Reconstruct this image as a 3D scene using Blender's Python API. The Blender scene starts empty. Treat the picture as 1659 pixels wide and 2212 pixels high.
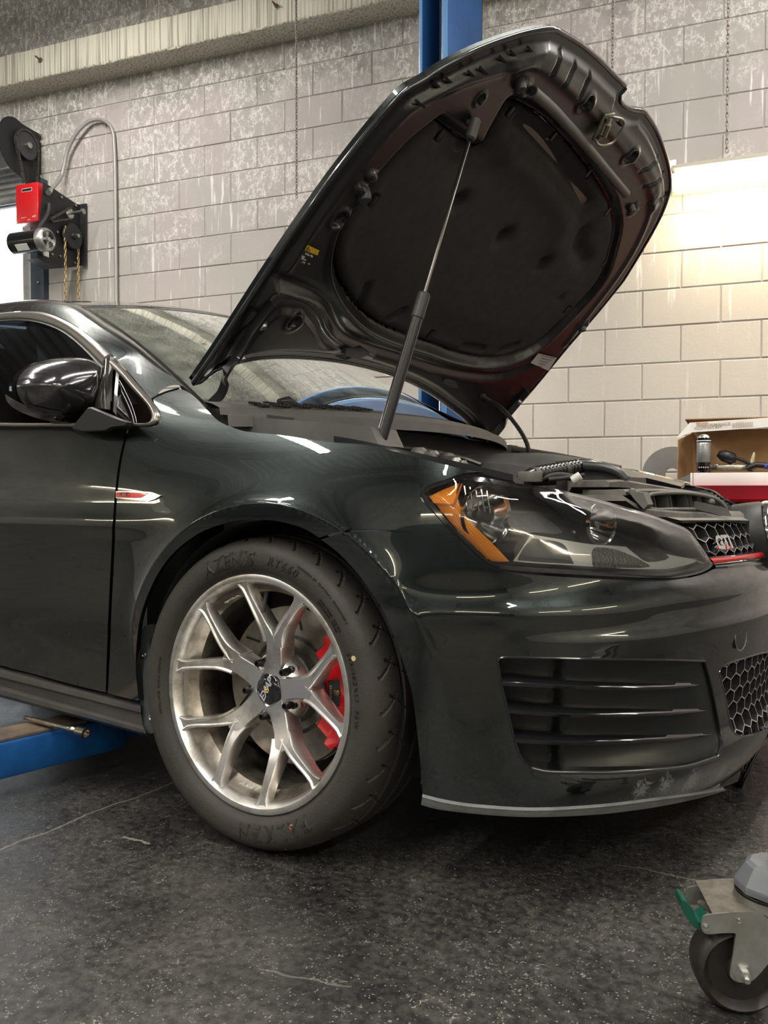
import bpy, bmesh, math, random
import numpy as np
from mathutils import Vector, Matrix
from mathutils.geometry import delaunay_2d_cdt

# ---------------------------------------------------------------- camera
W, H = 1659, 2212
FPX = 1757.98
CAM = np.array([1.07283, -2.09047, 0.70591])
YAW, PITCH, ROLL = 2.137121, -0.0232957, 0.0009995
_f = np.array([math.cos(YAW)*math.cos(PITCH), math.sin(YAW)*math.cos(PITCH), math.sin(PITCH)])
_r = np.array([math.sin(YAW), -math.cos(YAW), 0.0]); _u = np.cross(_r, _f)
CR = math.cos(ROLL)*_r + math.sin(ROLL)*_u
CU = -math.sin(ROLL)*_r + math.cos(ROLL)*_u
CF = _f
scene = bpy.context.scene
cam_data = bpy.data.cameras.new('camera'); cam = bpy.data.objects.new('camera', cam_data)
scene.collection.objects.link(cam); scene.camera = cam
cam_data.sensor_fit = 'VERTICAL'; cam_data.sensor_height = 24.0; cam_data.lens = 24.0*FPX/H
cam_data.clip_start = 0.02
cam.matrix_world = Matrix(((CR[0], CU[0], -CF[0], CAM[0]), (CR[1], CU[1], -CF[1], CAM[1]), (CR[2], CU[2], -CF[2], CAM[2]), (0, 0, 0, 1)))
# ---------------------------------------------------------------- view, world
scene.view_settings.view_transform = 'Standard'; scene.view_settings.look = 'None'
scene.view_settings.exposure = 0.62; scene.view_settings.gamma = 1.0
scene.view_settings.use_curve_mapping = False
try:
    scene.cycles.use_denoising = True; scene.cycles.max_bounces = 10; scene.cycles.transparent_max_bounces = 16
except Exception: pass
world = bpy.data.worlds.new('daylight'); scene.world = world; world.use_nodes = True
world.node_tree.nodes['Background'].inputs[0].default_value = (0.86, 0.93, 1.0, 1)
world.node_tree.nodes['Background'].inputs[1].default_value = 5.0
# ---------------------------------------------------------------- lamps of the workshop (ceiling fluorescents)
CEIL = 4.9
TUBES = [(-3.0, -3.2, 0), (-4.9, -6.6, -.35), (0.4, -3.0, 0), (0.4, -5.6, 0), (4.6, -2.6, 0), (4.2, -5.4, 0), (-3.0, -0.3, 0), (1.2, 0.4, 0), (3.15, 2.55, math.pi/2+.21)]
LAMP_POWER = 58.0
for i, (x, y, r) in enumerate(TUBES):
    ld = bpy.data.lights.new('fluorescent_light', 'AREA'); ld.shape = 'RECTANGLE'; ld.size = 0.16; ld.size_y = 2.3
    ld.energy = LAMP_POWER; ld.color = (1.0, 0.95, 0.88)
    lo = bpy.data.objects.new('fluorescent_light', ld); scene.collection.objects.link(lo); lo.location = (x, y, CEIL-0.78); lo.rotation_euler = (0, 0, r)

# ---------------------------------------------------------------- helpers
rnd = random.Random(7)
def A(*a): return np.array(a, float)
def nrm(v): v = np.asarray(v, float); return v/np.linalg.norm(v)
def ray(u, v): return CF + (u-W/2)/FPX*CR - (v-H/2)/FPX*CU
def on(u, v, o, n):
    r = ray(u, v); t = ((np.asarray(o, float)-CAM)@np.asarray(n, float))/(r@np.asarray(n, float)); return CAM+t*r
def onY(u, v, y): return on(u, v, (0, y, 0), (0, 1, 0))
def onX(u, v, x): return on(u, v, (x, 0, 0), (1, 0, 0))
def onZ(u, v, z): return on(u, v, (0, 0, z), (0, 0, 1))
def smooth(x, a, b):
    t = np.clip((np.asarray(x, float)-a)/(b-a), 0, 1); return t*t*(3-2*t)
def cr1(x, tab):
    xs = np.array([t[0] for t in tab], float); ys = np.array([t[1] for t in tab], float)
    m = np.gradient(ys, xs); x = np.clip(np.asarray(x, float), xs[0], xs[-1])
    i = np.clip(np.searchsorted(xs, x)-1, 0, len(xs)-2); h = xs[i+1]-xs[i]; t = (x-xs[i])/h
    return ((2*t**3-3*t**2+1)*ys[i]+(t**3-2*t**2+t)*h*m[i]+(-2*t**3+3*t**2)*ys[i+1]+(t**3-t**2)*h*m[i+1])
def spline(pts, n=6, closed=False):
    """Catmull-Rom through points; an extra trailing 1 marks a hard corner."""
    d = len(pts[0]) if not isinstance(pts[0], np.ndarray) else len(pts[0])
    dim = min(len(p) for p in pts)
    if dim == 3 and all(len(p) == 3 and p[2] == 1 and isinstance(p[2], int) for p in pts): dim = 2
    P = [np.array(p[:dim], float) for p in pts]; cor = [len(p) > dim for p in pts]
    N = len(P); out = []
    for i in range(N if closed else N-1):
        a, b = P[i], P[(i+1) % N]
        pa = P[(i-1) % N] if (closed or i > 0) else a
        pb = P[(i+2) % N] if (closed or i+2 < N) else b
        if cor[i]: pa = a
        if cor[(i+1) % N]: pb = b
        L = np.linalg.norm(b-a); la = np.linalg.norm(a-pa); lb = np.linalg.norm(pb-b)
        ma = (b-pa)*(L/(L+la)) if la > 0 else (b-a); mb = (pb-a)*(L/(L+lb)) if lb > 0 else (b-a)
        for k in range(n):
            t = k/n
            out.append((2*t**3-3*t**2+1)*a+(t**3-2*t**2+t)*ma+(-2*t**3+3*t**2)*b+(t**3-t**2)*mb)
    if not closed: out.append(P[-1])
    return np.array(out)
def resample(P, n, closed=False):
    P = np.asarray(P, float)
    if closed: P = np.vstack([P, P[:1]])
    s = np.r_[0, np.cumsum(np.linalg.norm(np.diff(P, axis=0), axis=1))]
    t = np.linspace(0, s[-1], n, endpoint=not closed)
    return np.stack([np.interp(t, s, P[:, k]) for k in range(P.shape[1])], 1)
def inpoly(pts, poly):
    x, y = pts[:, 0], pts[:, 1]; ins = np.zeros(len(pts), bool); n = len(poly); j = n-1
    for i in range(n):
        xi, yi = poly[i]; xj, yj = poly[j]
        if yi != yj:
            c = ((yi > y) != (yj > y)) & (x < (xj-xi)*(y-yi)/(yj-yi)+xi); ins ^= c
        j = i
    return ins
def sdpoly(pts, poly):
    """signed distance, positive inside"""
    best = np.full(len(pts), 1e9); n = len(poly)
    for i in range(n):
        a, b = poly[i], poly[(i+1) % n]; ab = b-a; L = ab@ab
        if L < 1e-14: continue
        t = np.clip(((pts-a)@ab)/L, 0, 1); d = np.linalg.norm(pts-(a+t[:, None]*ab), axis=1); best = np.minimum(best, d)
    return np.where(inpoly(pts, poly), best, -best)
def dline(pts, pl):
    best = np.full(len(pts), 1e9)
    for i in range(len(pl)-1):
        a, b = pl[i], pl[i+1]; ab = b-a; L = ab@ab
        t = np.clip(((pts-a)@ab)/max(L, 1e-12), 0, 1); d = np.linalg.norm(pts-(a+t[:, None]*ab), axis=1); best = np.minimum(best, d)
    return best

# ---------------------------------------------------------------- materials
MATS = {}
def mat(name, col=(.5, .5, .5), rough=.5, metal=0., coat=0., coat_rough=.03, spec=.5, emit=None, estr=0., bump=0., bscale=200., var=0., vscale=8., col2=None, wear=None):
    if name in MATS: return MATS[name]
    m = bpy.data.materials.new(name); m.use_nodes = True; nt = m.node_tree; b = nt.nodes['Principled BSDF']
    b.inputs['Base Color'].default_value = (*col, 1); b.inputs['Roughness'].default_value = rough; b.inputs['Metallic'].default_value = metal
    b.inputs['Coat Weight'].default_value = coat; b.inputs['Coat Roughness'].default_value = coat_rough; b.inputs['Specular IOR Level'].default_value = spec
    if emit is not None: b.inputs['Emission Color'].default_value = (*emit, 1); b.inputs['Emission Strength'].default_value = estr
    geo = nt.nodes.new('ShaderNodeNewGeometry')
    if var > 0 or col2 is not None:
        n = nt.nodes.new('ShaderNodeTexNoise'); n.inputs['Scale'].default_value = vscale; n.inputs['Detail'].default_value = 8; n.inputs['Roughness'].default_value = .65
        nt.links.new(geo.outputs['Position'], n.inputs['Vector'])
        r = nt.nodes.new('ShaderNodeValToRGB'); r.color_ramp.elements[0].position = .38; r.color_ramp.elements[1].position = .66
        c2 = col2 if col2 is not None else tuple(c*(1-var) for c in col)
        r.color_ramp.elements[0].color = (*col, 1); r.color_ramp.elements[1].color = (*c2, 1)
        nt.links.new(n.outputs['Fac'], r.inputs['Fac']); nt.links.new(r.outputs['Color'], b.inputs['Base Color'])
        mr = nt.nodes.new('ShaderNodeMapRange'); mr.inputs['To Min'].default_value = max(0, rough-.08); mr.inputs['To Max'].default_value = min(1, rough+.12)
        nt.links.new(n.outputs['Fac'], mr.inputs['Value']); nt.links.new(mr.outputs['Result'], b.inputs['Roughness'])
    if bump > 0:
        n2 = nt.nodes.new('ShaderNodeTexNoise'); n2.inputs['Scale'].default_value = bscale; n2.inputs['Detail'].default_value = 4
        nt.links.new(geo.outputs['Position'], n2.inputs['Vector'])
        bp = nt.nodes.new('ShaderNodeBump'); bp.inputs['Strength'].default_value = bump; bp.inputs['Distance'].default_value = .004
        nt.links.new(n2.outputs['Fac'], bp.inputs['Height']); nt.links.new(bp.outputs['Normal'], b.inputs['Normal'])
    MATS[name] = m; return m
def glass_mat(name, tint=(.9, .95, .93), rough=0.0, ior=1.5, dirt_haze=0.0, dirt_haze_col=(.6, .62, .58)):
    if name in MATS: return MATS[name]
    m = bpy.data.materials.new(name); m.use_nodes = True; nt = m.node_tree; nt.nodes.clear()
    out = nt.nodes.new('ShaderNodeOutputMaterial'); mix = nt.nodes.new('ShaderNodeMixShader'); tr = nt.nodes.new('ShaderNodeBsdfTransparent'); gl = nt.nodes.new('ShaderNodeBsdfGlossy')
    fr = nt.nodes.new('ShaderNodeFresnel'); fr.inputs['IOR'].default_value = ior; tr.inputs['Color'].default_value = (*tint, 1); gl.inputs['Roughness'].default_value = rough
    gl.inputs['Color'].default_value = (1, 1, 1, 1)
    mf = nt.nodes.new('ShaderNodeMath'); mf.operation = 'MULTIPLY'; mf.inputs[1].default_value = 1.7; mf.use_clamp = True
    nt.links.new(fr.outputs[0], mf.inputs[0]); nt.links.new(mf.outputs[0], mix.inputs[0]); nt.links.new(tr.outputs[0], mix.inputs[1]); nt.links.new(gl.outputs[0], mix.inputs[2])
    last = mix
    if dirt_haze > 0:
        df = nt.nodes.new('ShaderNodeBsdfDiffuse'); df.inputs['Color'].default_value = (*dirt_haze_col, 1); m2 = nt.nodes.new('ShaderNodeMixShader')
        geo = nt.nodes.new('ShaderNodeNewGeometry'); n = nt.nodes.new('ShaderNodeTexNoise'); n.inputs['Scale'].default_value = 14; n.inputs['Detail'].default_value = 8
        nt.links.new(geo.outputs['Position'], n.inputs['Vector'])
        mr = nt.nodes.new('ShaderNodeMapRange'); mr.inputs['From Min'].default_value = .35; mr.inputs['From Max'].default_value = .75; mr.inputs['To Min'].default_value = dirt_haze*.4; mr.inputs['To Max'].default_value = dirt_haze*1.4
        nt.links.new(n.outputs['Fac'], mr.inputs['Value']); nt.links.new(mr.outputs['Result'], m2.inputs[0]); nt.links.new(mix.outputs[0], m2.inputs[1]); nt.links.new(df.outputs[0], m2.inputs[2]); last = m2
    nt.links.new(last.outputs[0], out.inputs['Surface']); MATS[name] = m; return m

SCUFFS = [((.695, -.655, .188), .034), ((.722, -.600, .186), .034), ((.752, -.520, .172), .045), ((.785, -.410, .155), .045), ((.7615, -.4956, .3876), .020)]
def paint_mat():
    m = bpy.data.materials.new('carbon_green_metallic_paint'); m.use_nodes = True; nt = m.node_tree; b = nt.nodes['Principled BSDF']
    b.inputs['Metallic'].default_value = .85; b.inputs['Roughness'].default_value = .27
    b.inputs['Coat Weight'].default_value = 1; b.inputs['Coat Roughness'].default_value = .012; b.inputs['Coat IOR'].default_value = 1.8
    geo = nt.nodes.new('ShaderNodeNewGeometry'); v = nt.nodes.new('ShaderNodeTexVoronoi'); v.inputs['Scale'].default_value = 2200
    nt.links.new(geo.outputs['Position'], v.inputs['Vector'])
    r = nt.nodes.new('ShaderNodeMix'); r.data_type = 'RGBA'; r.inputs[6].default_value = (.005, .0072, .0073, 1); r.inputs[7].default_value = (.021, .0285, .0275, 1)
    sep = nt.nodes.new('ShaderNodeSeparateColor'); nt.links.new(v.outputs['Color'], sep.inputs[0]); nt.links.new(sep.outputs[0], r.inputs[0])
    # scuffed patches low on the bumper, where the paint is scraped through
    last = r.outputs[2]; rg = .27; L = nt.links.new
    n = nt.nodes.new('ShaderNodeTexNoise'); n.inputs['Scale'].default_value = 70; n.inputs['Detail'].default_value = 10; n.inputs['Roughness'].default_value = .75; n.inputs['Distortion'].default_value = 2.0; L(geo.outputs['Position'], n.inputs['Vector'])
    tot = None
    for (c, rad) in SCUFFS:
        d = nt.nodes.new('ShaderNodeVectorMath'); d.operation = 'DISTANCE'; d.inputs[1].default_value = c; L(geo.outputs['Position'], d.inputs[0])
        mr = nt.nodes.new('ShaderNodeMapRange'); mr.inputs[1].default_value = rad; mr.inputs[2].default_value = 0; mr.inputs[3].default_value = 0; mr.inputs[4].default_value = .30; L(d.outputs['Value'], mr.inputs[0])
        if tot is None: tot = mr.outputs[0]
        else:
            mx = nt.nodes.new('ShaderNodeMath'); mx.operation = 'MAXIMUM'; L(tot, mx.inputs[0]); L(mr.outputs[0], mx.inputs[1]); tot = mx.outputs[0]
    ad = nt.nodes.new('ShaderNodeMath'); ad.operation = 'ADD'; L(n.outputs['Fac'], ad.inputs[0]); L(tot, ad.inputs[1])
    th = nt.nodes.new('ShaderNodeMapRange'); th.inputs[1].default_value = .66; th.inputs[2].default_value = .70; L(ad.outputs[0], th.inputs[0])
    gt = nt.nodes.new('ShaderNodeMath'); gt.operation = 'GREATER_THAN'; gt.inputs[1].default_value = .005; L(tot, gt.inputs[0]); ml = nt.nodes.new('ShaderNodeMath'); ml.operation = 'MULTIPLY'; L(th.outputs[0], ml.inputs[0]); L(gt.outputs[0], ml.inputs[1])
    m3 = nt.nodes.new('ShaderNodeMix'); m3.data_type = 'RGBA'; L(ml.outputs[0], m3.inputs[0]); L(last, m3.inputs[6]); m3.inputs[7].default_value = (.42, .43, .42, 1); L(m3.outputs[2], b.inputs['Base Color'])
    inv = nt.nodes.new('ShaderNodeMath'); inv.operation = 'SUBTRACT'; inv.inputs[0].default_value = 1; L(ml.outputs[0], inv.inputs[1]); L(inv.outputs[0], b.inputs['Coat Weight'])
    MATS['paint'] = m; return m
PAINT = paint_mat()
BLACK = mat('black_satin_plastic', (.012, .012, .013), .42, spec=.4)
GLOSSBLACK = mat('gloss_black_plastic', (.006, .006, .007), .08, coat=1)
BLACKPAINT = mat('black_painted_metal', (.010, .011, .013), .22, coat=.6, coat_rough=.12)
RUBBER = mat('black_rubber', (.018, .017, .016), .7, bump=.15, bscale=400)
CHROME = mat('chrome', (.85, .85, .86), .06, 1.0)
STEEL = mat('zinc_steel', (.6, .6, .58), .3, 1.0, var=.3, vscale=30)
DARKSTEEL = mat('dark_oiled_steel', (.16, .15, .14), .38, .9, var=.5, vscale=40)
TRIM = mat('satin_grey_trim', (.10, .10, .10), .3, .3)
GREYPL = mat('dusty_grey_plastic', (.085, .083, .078), .55, var=.4, vscale=12, col2=(.13, .125, .11), bump=.1, bscale=500)
RED = mat('red_enamel', (.47, .008, .012), .34, coat=.5)
WHITE = mat('white_enamel', (.8, .8, .78), .4)

# ---------------------------------------------------------------- object helpers
SC = scene.collection.objects
def link(name, me, parent=None, mtl=None, loc=None):
    o = bpy.data.objects.new(name, me); SC.link(o)
    if parent is not None: o.parent = parent
    if mtl is not None and me is not None:
        for mm in (mtl if isinstance(mtl, (list, tuple)) else [mtl]): me.materials.append(mm)
    if loc is not None: o.location = loc
    return o
def mesh(name, V, F, mtl=None, parent=None, smooth_=True, sharp=None, mats=None):
    me = bpy.data.meshes.new(name); me.from_pydata([tuple(map(float, v)) for v in V], [], [tuple(int(i) for i in f) for f in F]); me.update()
    if smooth_: me.polygons.foreach_set('use_smooth', [True]*len(me.polygons))
    if sharp is not None: me.set_sharp_from_angle(angle=math.radians(sharp))
    if mats is not None: me.polygons.foreach_set('material_index', mats)
    return link(name, me, parent, mtl)
def bm_obj(name, bm, mtl, parent=None, smooth_=False, sharp=None):
    me = bpy.data.meshes.new(name); bm.normal_update(); bm.to_mesh(me); bm.free()
    if smooth_ or sharp: me.polygons.foreach_set('use_smooth', [True]*len(me.polygons))
    if sharp: me.set_sharp_from_angle(angle=math.radians(sharp))
    return link(name, me, parent, mtl)
def thing(name, label, cat, group=None, loc=(0, 0, 0)):
    o = bpy.data.objects.new(name, None); SC.link(o); o.location = loc; o.empty_display_size = .1
    return tag(o, label, cat, group)
def tag(o, label, cat, group=None):
    o['label'] = label; o['category'] = cat
    if group: o['group'] = group
    return o
def struct(o): o['kind'] = 'structure'; return o
def frame_from(x, z):
    """3x3 rows: columns x,y,z"""
    z = nrm(z); x = np.asarray(x, float); x = nrm(x-z*(x@z)); y = np.cross(z, x); return np.stack([x, y, z], 1)
def box_bm(bm, c, size, R=None, bev=0.0, seg=2, mi=0):
    r = bmesh.ops.create_cube(bm, size=1.0); vs = r['verts']
    M = Matrix.Diagonal((*size, 1))
    if R is not None: M = Matrix([[*R[0], 0], [*R[1], 0], [*R[2], 0], [0, 0, 0, 1]]) @ M
    M = Matrix.Translation(tuple(c)) @ M
    bmesh.ops.transform(bm, matrix=M, verts=vs)
    fs = list({f for v in vs for f in v.link_faces})
    for f in fs: f.material_index = mi
    if bev > 0:
        es = list({e for v in vs for e in v.link_edges})
        r = bmesh.ops.bevel(bm, geom=es, offset=bev, segments=seg, affect='EDGES', profile=.5)
        for f in r['faces']: f.material_index = mi
def box(name, c, size, mtl, parent=None, R=None, bev=.002, seg=2):
    bm = bmesh.new(); box_bm(bm, c, size, R, bev, seg); return bm_obj(name, bm, mtl, parent, sharp=40)
def perp(d):
    d = nrm(d); a = A(0, 0, 1) if abs(d[2]) < .9 else A(1, 0, 0); return nrm(np.cross(d, a))
def tube_vf(path, rad, n=12, closed=False, caps=True, flat=None):
    P = np.asarray(path, float); N = len(P); rad = np.broadcast_to(np.asarray(rad, float), (N,))
    T = np.gradient(P, axis=0) if not closed else (np.roll(P, -1, 0)-np.roll(P, 1, 0))
    T /= np.linalg.norm(T, axis=1)[:, None]+1e-12
    x = perp(T[0]); V = []; F = []
    for i in range(N):
        x = x-T[i]*(x@T[i]); x /= np.linalg.norm(x); y = np.cross(T[i], x)
        for k in range(n):
            a = 2*math.pi*k/n; V.append(P[i]+rad[i]*(math.cos(a)*x+math.sin(a)*y))
    for i in range(N if closed else N-1):
        j = (i+1) % N
        for k in range(n): F.append((i*n+k, i*n+(k+1) % n, j*n+(k+1) % n, j*n+k))
    if caps and not closed:
        F.append(tuple(range(n-1, -1, -1))); F.append(tuple((N-1)*n+k for k in range(n)))
    return V, F
def tube(name, path, rad, mtl, parent=None, n=12, closed=False, sharp=50):
    V, F = tube_vf(path, rad, n, closed); return mesh(name, V, F, mtl, parent, sharp=sharp)
def merge(parts):
    V, F = [], []
    for v, f in parts:
        b = len(V); V += list(v); F += [tuple(i+b for i in q) for q in f]
    return V, F
def lathe_vf(prof, o, ax, n=48, xdir=None, closed_prof=False, a0=0., a1=2*math.pi):
    """prof: (radius, along axis)"""
    ax = nrm(ax); x = perp(ax) if xdir is None else nrm(np.asarray(xdir)-ax*(np.asarray(xdir)@ax)); y = np.cross(ax, x); V = []; F = []
    full = abs(a1-a0-2*math.pi) < 1e-6; m = n if full else n+1; K = len(prof)
    for i in range(m):
        a = a0+(a1-a0)*i/n; d = math.cos(a)*x+math.sin(a)*y
        for r, h in prof: V.append(np.asarray(o)+d*r+ax*h)
    for i in range(n):
        j = (i+1) % m
        for k in range(K if closed_prof else K-1):
            l = (k+1) % K; F.append((i*K+k, j*K+k, j*K+l, i*K+l))
    return V, F
def lathe(name, prof, o, ax, mtl, parent=None, n=48, sharp=35, closed_prof=False, **k):
    V, F = lathe_vf(prof, o, ax, n, closed_prof=closed_prof, **k); ob = mesh(name, V, F, mtl, parent, sharp=sharp)
    bm = bmesh.new(); bm.from_mesh(ob.data); bmesh.ops.remove_doubles(bm, verts=bm.verts, dist=1e-6); bmesh.ops.recalc_face_normals(bm, faces=bm.faces); bm.to_mesh(ob.data); bm.free()
    return ob
def cyl(name, a, b, r, mtl, parent=None, n=20, bev=.0):
    a, b = np.asarray(a, float), np.asarray(b, float); L = np.linalg.norm(b-a); bev = min(bev, r*.4, L*.4)
    prof = [(0, 0), (r-bev, 0), (r, bev), (r, L-bev), (r-bev, L), (0, L)]
    return lathe(name, prof, a, b-a, mtl, parent, n)
def cyl_vf(a, b, r, n=16):
    a, b = np.asarray(a, float), np.asarray(b, float); L = np.linalg.norm(b-a)
    V, F = lathe_vf([(0, 0), (r, 0), (r, L), (0, L)], a, b-a, n); return V, F
def prism_vf(poly3, depth):
    """poly3: Nx3 planar loop; depth: vector"""
    P = np.asarray(poly3, float); n = len(P); V = list(P)+list(P+np.asarray(depth)); F = [tuple(range(n))[::-1], tuple(range(n, 2*n))]
    for i in range(n): j = (i+1) % n; F.append((i, j, n+j, n+i))
    return V, F
def fixn(ob, sharp=35):
    bm = bmesh.new(); bm.from_mesh(ob.data); bmesh.ops.remove_doubles(bm, verts=bm.verts, dist=1e-6); bmesh.ops.recalc_face_normals(bm, faces=bm.faces); bm.to_mesh(ob.data); bm.free()
    if sharp: ob.data.set_sharp_from_angle(angle=math.radians(sharp))
    return ob
def loft(name, loops, mtl, parent=None, closed=True, caps=True, sharp=40, smooth_=True):
    n = len(loops[0]); V = [p for l in loops for p in l]; F = []
    for i in range(len(loops)-1):
        for k in range(n if closed else n-1):
            l = (k+1) % n; F.append((i*n+k, i*n+l, (i+1)*n+l, (i+1)*n+k))
    if caps and closed: F.append(tuple(range(n))[::-1]); F.append(tuple((len(loops)-1)*n+k for k in range(n)))
    return fixn(mesh(name, V, F, mtl, parent, smooth_), sharp)

def surf_panel(name, outline, S, mtl, parent=None, res=.012, thick=.006, holes=(), inset=0.0, both=False, aspect=1.0, orient=None):
    """Fill a 2D outline (with holes) by a dense triangulation, lift it by S(p,q)->xyz, give it folded edges."""
    def clean(L):
        L = np.asarray(L, float); out = [L[0]]
        for q in L[1:]:
            if np.linalg.norm(q-out[-1]) > res*.12: out.append(q)
        if np.linalg.norm(out[0]-out[-1]) < res*.12: out.pop()
        return np.array(out)
    loops = [clean(outline)]+[clean(h) for h in holes]
    pts = []; edges = []; polys = []
    for k, L in enumerate(loops):
        per = np.linalg.norm(np.roll(L, -1, 0)-L, axis=1); D = []
        for a, b, l in zip(L, np.roll(L, -1, 0), per):
            m = max(1, int(l/res)); D += [a+(b-a)*i/m for i in range(m)]
        D = np.array(D)
        if inset:
            t = np.roll(D, -1, 0)-np.roll(D, 1, 0); t /= np.linalg.norm(t, axis=1)[:, None]+1e-12
            area = 0.5*np.sum(D[:, 0]*np.roll(D[:, 1], -1)-np.roll(D[:, 0], -1)*D[:, 1]); sg = (1 if area > 0 else -1)*(1 if k == 0 else -1)
            D = D+np.stack([-t[:, 1], t[:, 0]], 1)*inset*sg
        b0 = len(pts); pts += list(D); edges += [(b0+i, b0+(i+1) % len(D)) for i in range(len(D))]; polys.append(D)
    P0 = polys[0]; lo, hi = P0.min(0), P0.max(0)
    nx = int((hi[0]-lo[0])/res)+1; ny = int((hi[1]-lo[1])/res)+1
    gx, gy = np.meshgrid(lo[0]+np.arange(nx+1)*res, lo[1]+np.arange(ny+1)*res); gx = gx+(np.arange(ny+1) % 2)[:, None]*res*.5
    G = np.stack([gx.ravel(), gy.ravel()], 1); d = sdpoly(G, P0); keep = d > res*.45
    for h in polys[1:]: keep &= sdpoly(G, h) < -res*.45
    G = G[keep]; allp = np.vstack([np.array(pts), G])
    r = delaunay_2d_cdt([Vector(p) for p in allp], edges, [], 0, 1e-7)
    V2 = np.array([tuple(v) for v in r[0]]); T = np.array([tuple(f) for f in r[2]])
    c = V2[T].mean(1); ok = inpoly(c, P0)
    for h in polys[1:]: ok &= ~inpoly(c, h)
    T = T[ok]
    X = S(V2[:, 0], V2[:, 1]); e = 5e-4
    dX = S(V2[:, 0]+e, V2[:, 1])-S(V2[:, 0]-e, V2[:, 1]); dY = S(V2[:, 0], V2[:, 1]+e)-S(V2[:, 0], V2[:, 1]-e)
    Nn = np.cross(dX, dY); Nn /= np.linalg.norm(Nn, axis=1)[:, None]+1e-15
    if orient is None: flip = np.sum(Nn*(CAM-X)) < 0
    else: flip = np.sum(Nn@np.asarray(orient, float)) < 0
    if flip: Nn = -Nn
    # triangle winding consistent with Nn
    fn = np.cross(X[T[:, 1]]-X[T[:, 0]], X[T[:, 2]]-X[T[:, 0]]); bad = np.sum(fn*Nn[T[:, 0]], 1) < 0; T[bad] = T[bad][:, ::-1]
    V = list(X); F = [tuple(t) for t in T]; NV = list(Nn)
    if thick:
        cnt = {}
        for t in T:
            for a, b in ((t[0], t[1]), (t[1], t[2]), (t[2], t[0])):
                cnt[(a, b)] = cnt.get((a, b), 0)+1
        bd = [(a, b) for (a, b) in cnt if (b, a) not in cnt]; mp = {}
        for a, b in bd:
            for q in (a, b):
                if q not in mp:
                    mp[q] = len(V); V.append(X[q]); V.append(X[q]-Nn[q]*thick)
        for a, b in bd: F.append((mp[b], mp[a], mp[a]+1, mp[b]+1))
        if both:
            b0 = len(V); V += list(X-Nn*thick); F += [tuple(b0+i for i in t[::-1]) for t in T]
    ob = mesh(name, V, F, mtl, parent)
    me = ob.data; me.validate()
    nn = np.zeros((len(me.vertices), 3)); me.vertices.foreach_get('normal', nn.ravel()) if False else None
    cn = [tuple(v.normal) for v in me.vertices]
    for i in range(len(X)): cn[i] = tuple(Nn[i])
    if both and thick:
        for i in range(len(X)): cn[b0+i] = tuple(-Nn[i])
    me.normals_split_custom_set_from_vertices(cn)
    return ob
def text_mesh(s, size=1.0, extrude=0.0, bevel=0.0, font_shear=0.0, spacing=1.0, align='CENTER', offset=0.0):
    cu = bpy.data.curves.new('t', 'FONT'); cu.body = s; cu.size = size; cu.extrude = extrude; cu.bevel_depth = bevel; cu.shear = font_shear
    cu.space_character = spacing; cu.align_x = align; cu.align_y = 'CENTER'; cu.resolution_u = 3; cu.offset = offset
    o = bpy.data.objects.new('t', cu); SC.link(o); dg = bpy.context.evaluated_depsgraph_get(); dg.update()
    me = bpy.data.meshes.new_from_object(o.evaluated_get(dg)); bpy.data.objects.remove(o); bpy.data.curves.remove(cu)
    return me
def text_on(name, s, size, o, xd, yd, mtl, parent=None, extrude=.0006, shear=0.0, spacing=1.0, offset=0.0, align='CENTER'):
    me = text_mesh(s, size, extrude, 0, shear, spacing, align, offset); xd, yd = np.asarray(xd, float), np.asarray(yd, float); z = np.cross(nrm(xd), nrm(yd))
    co = np.zeros(len(me.vertices)*3); me.vertices.foreach_get('co', co); co = co.reshape(-1, 3)
    P = np.asarray(o)+co[:, :1]*xd+co[:, 1:2]*yd+co[:, 2:3]*z; me.vertices.foreach_set('co', P.ravel()); me.update()
    me.name = name; me.materials.clear(); return link(name, me, parent, mtl)
# ================================================================ THE SETTING
WO = A(0.06809, 2.61247, 0); WD = A(.977932, .208925, 0); WN = A(-.208925, .977932, 0); ZZ = A(0, 0, 1)
WC0, WZ0, BW, BH = -3.29042, 3.46387, .4064, .2032
def WP(a, z, off=0.): return WO+WD*a-WN*off+ZZ*z
def onW(u, v, off=0.): return on(u, v, WO-WN*off, WN)
def aW(P): return (np.asarray(P)-WO)@WD
def onA(u, v, a): return on(u, v, WO+WD*a, WD)
RW = np.stack([WD, WN, ZZ], 1)

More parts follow.
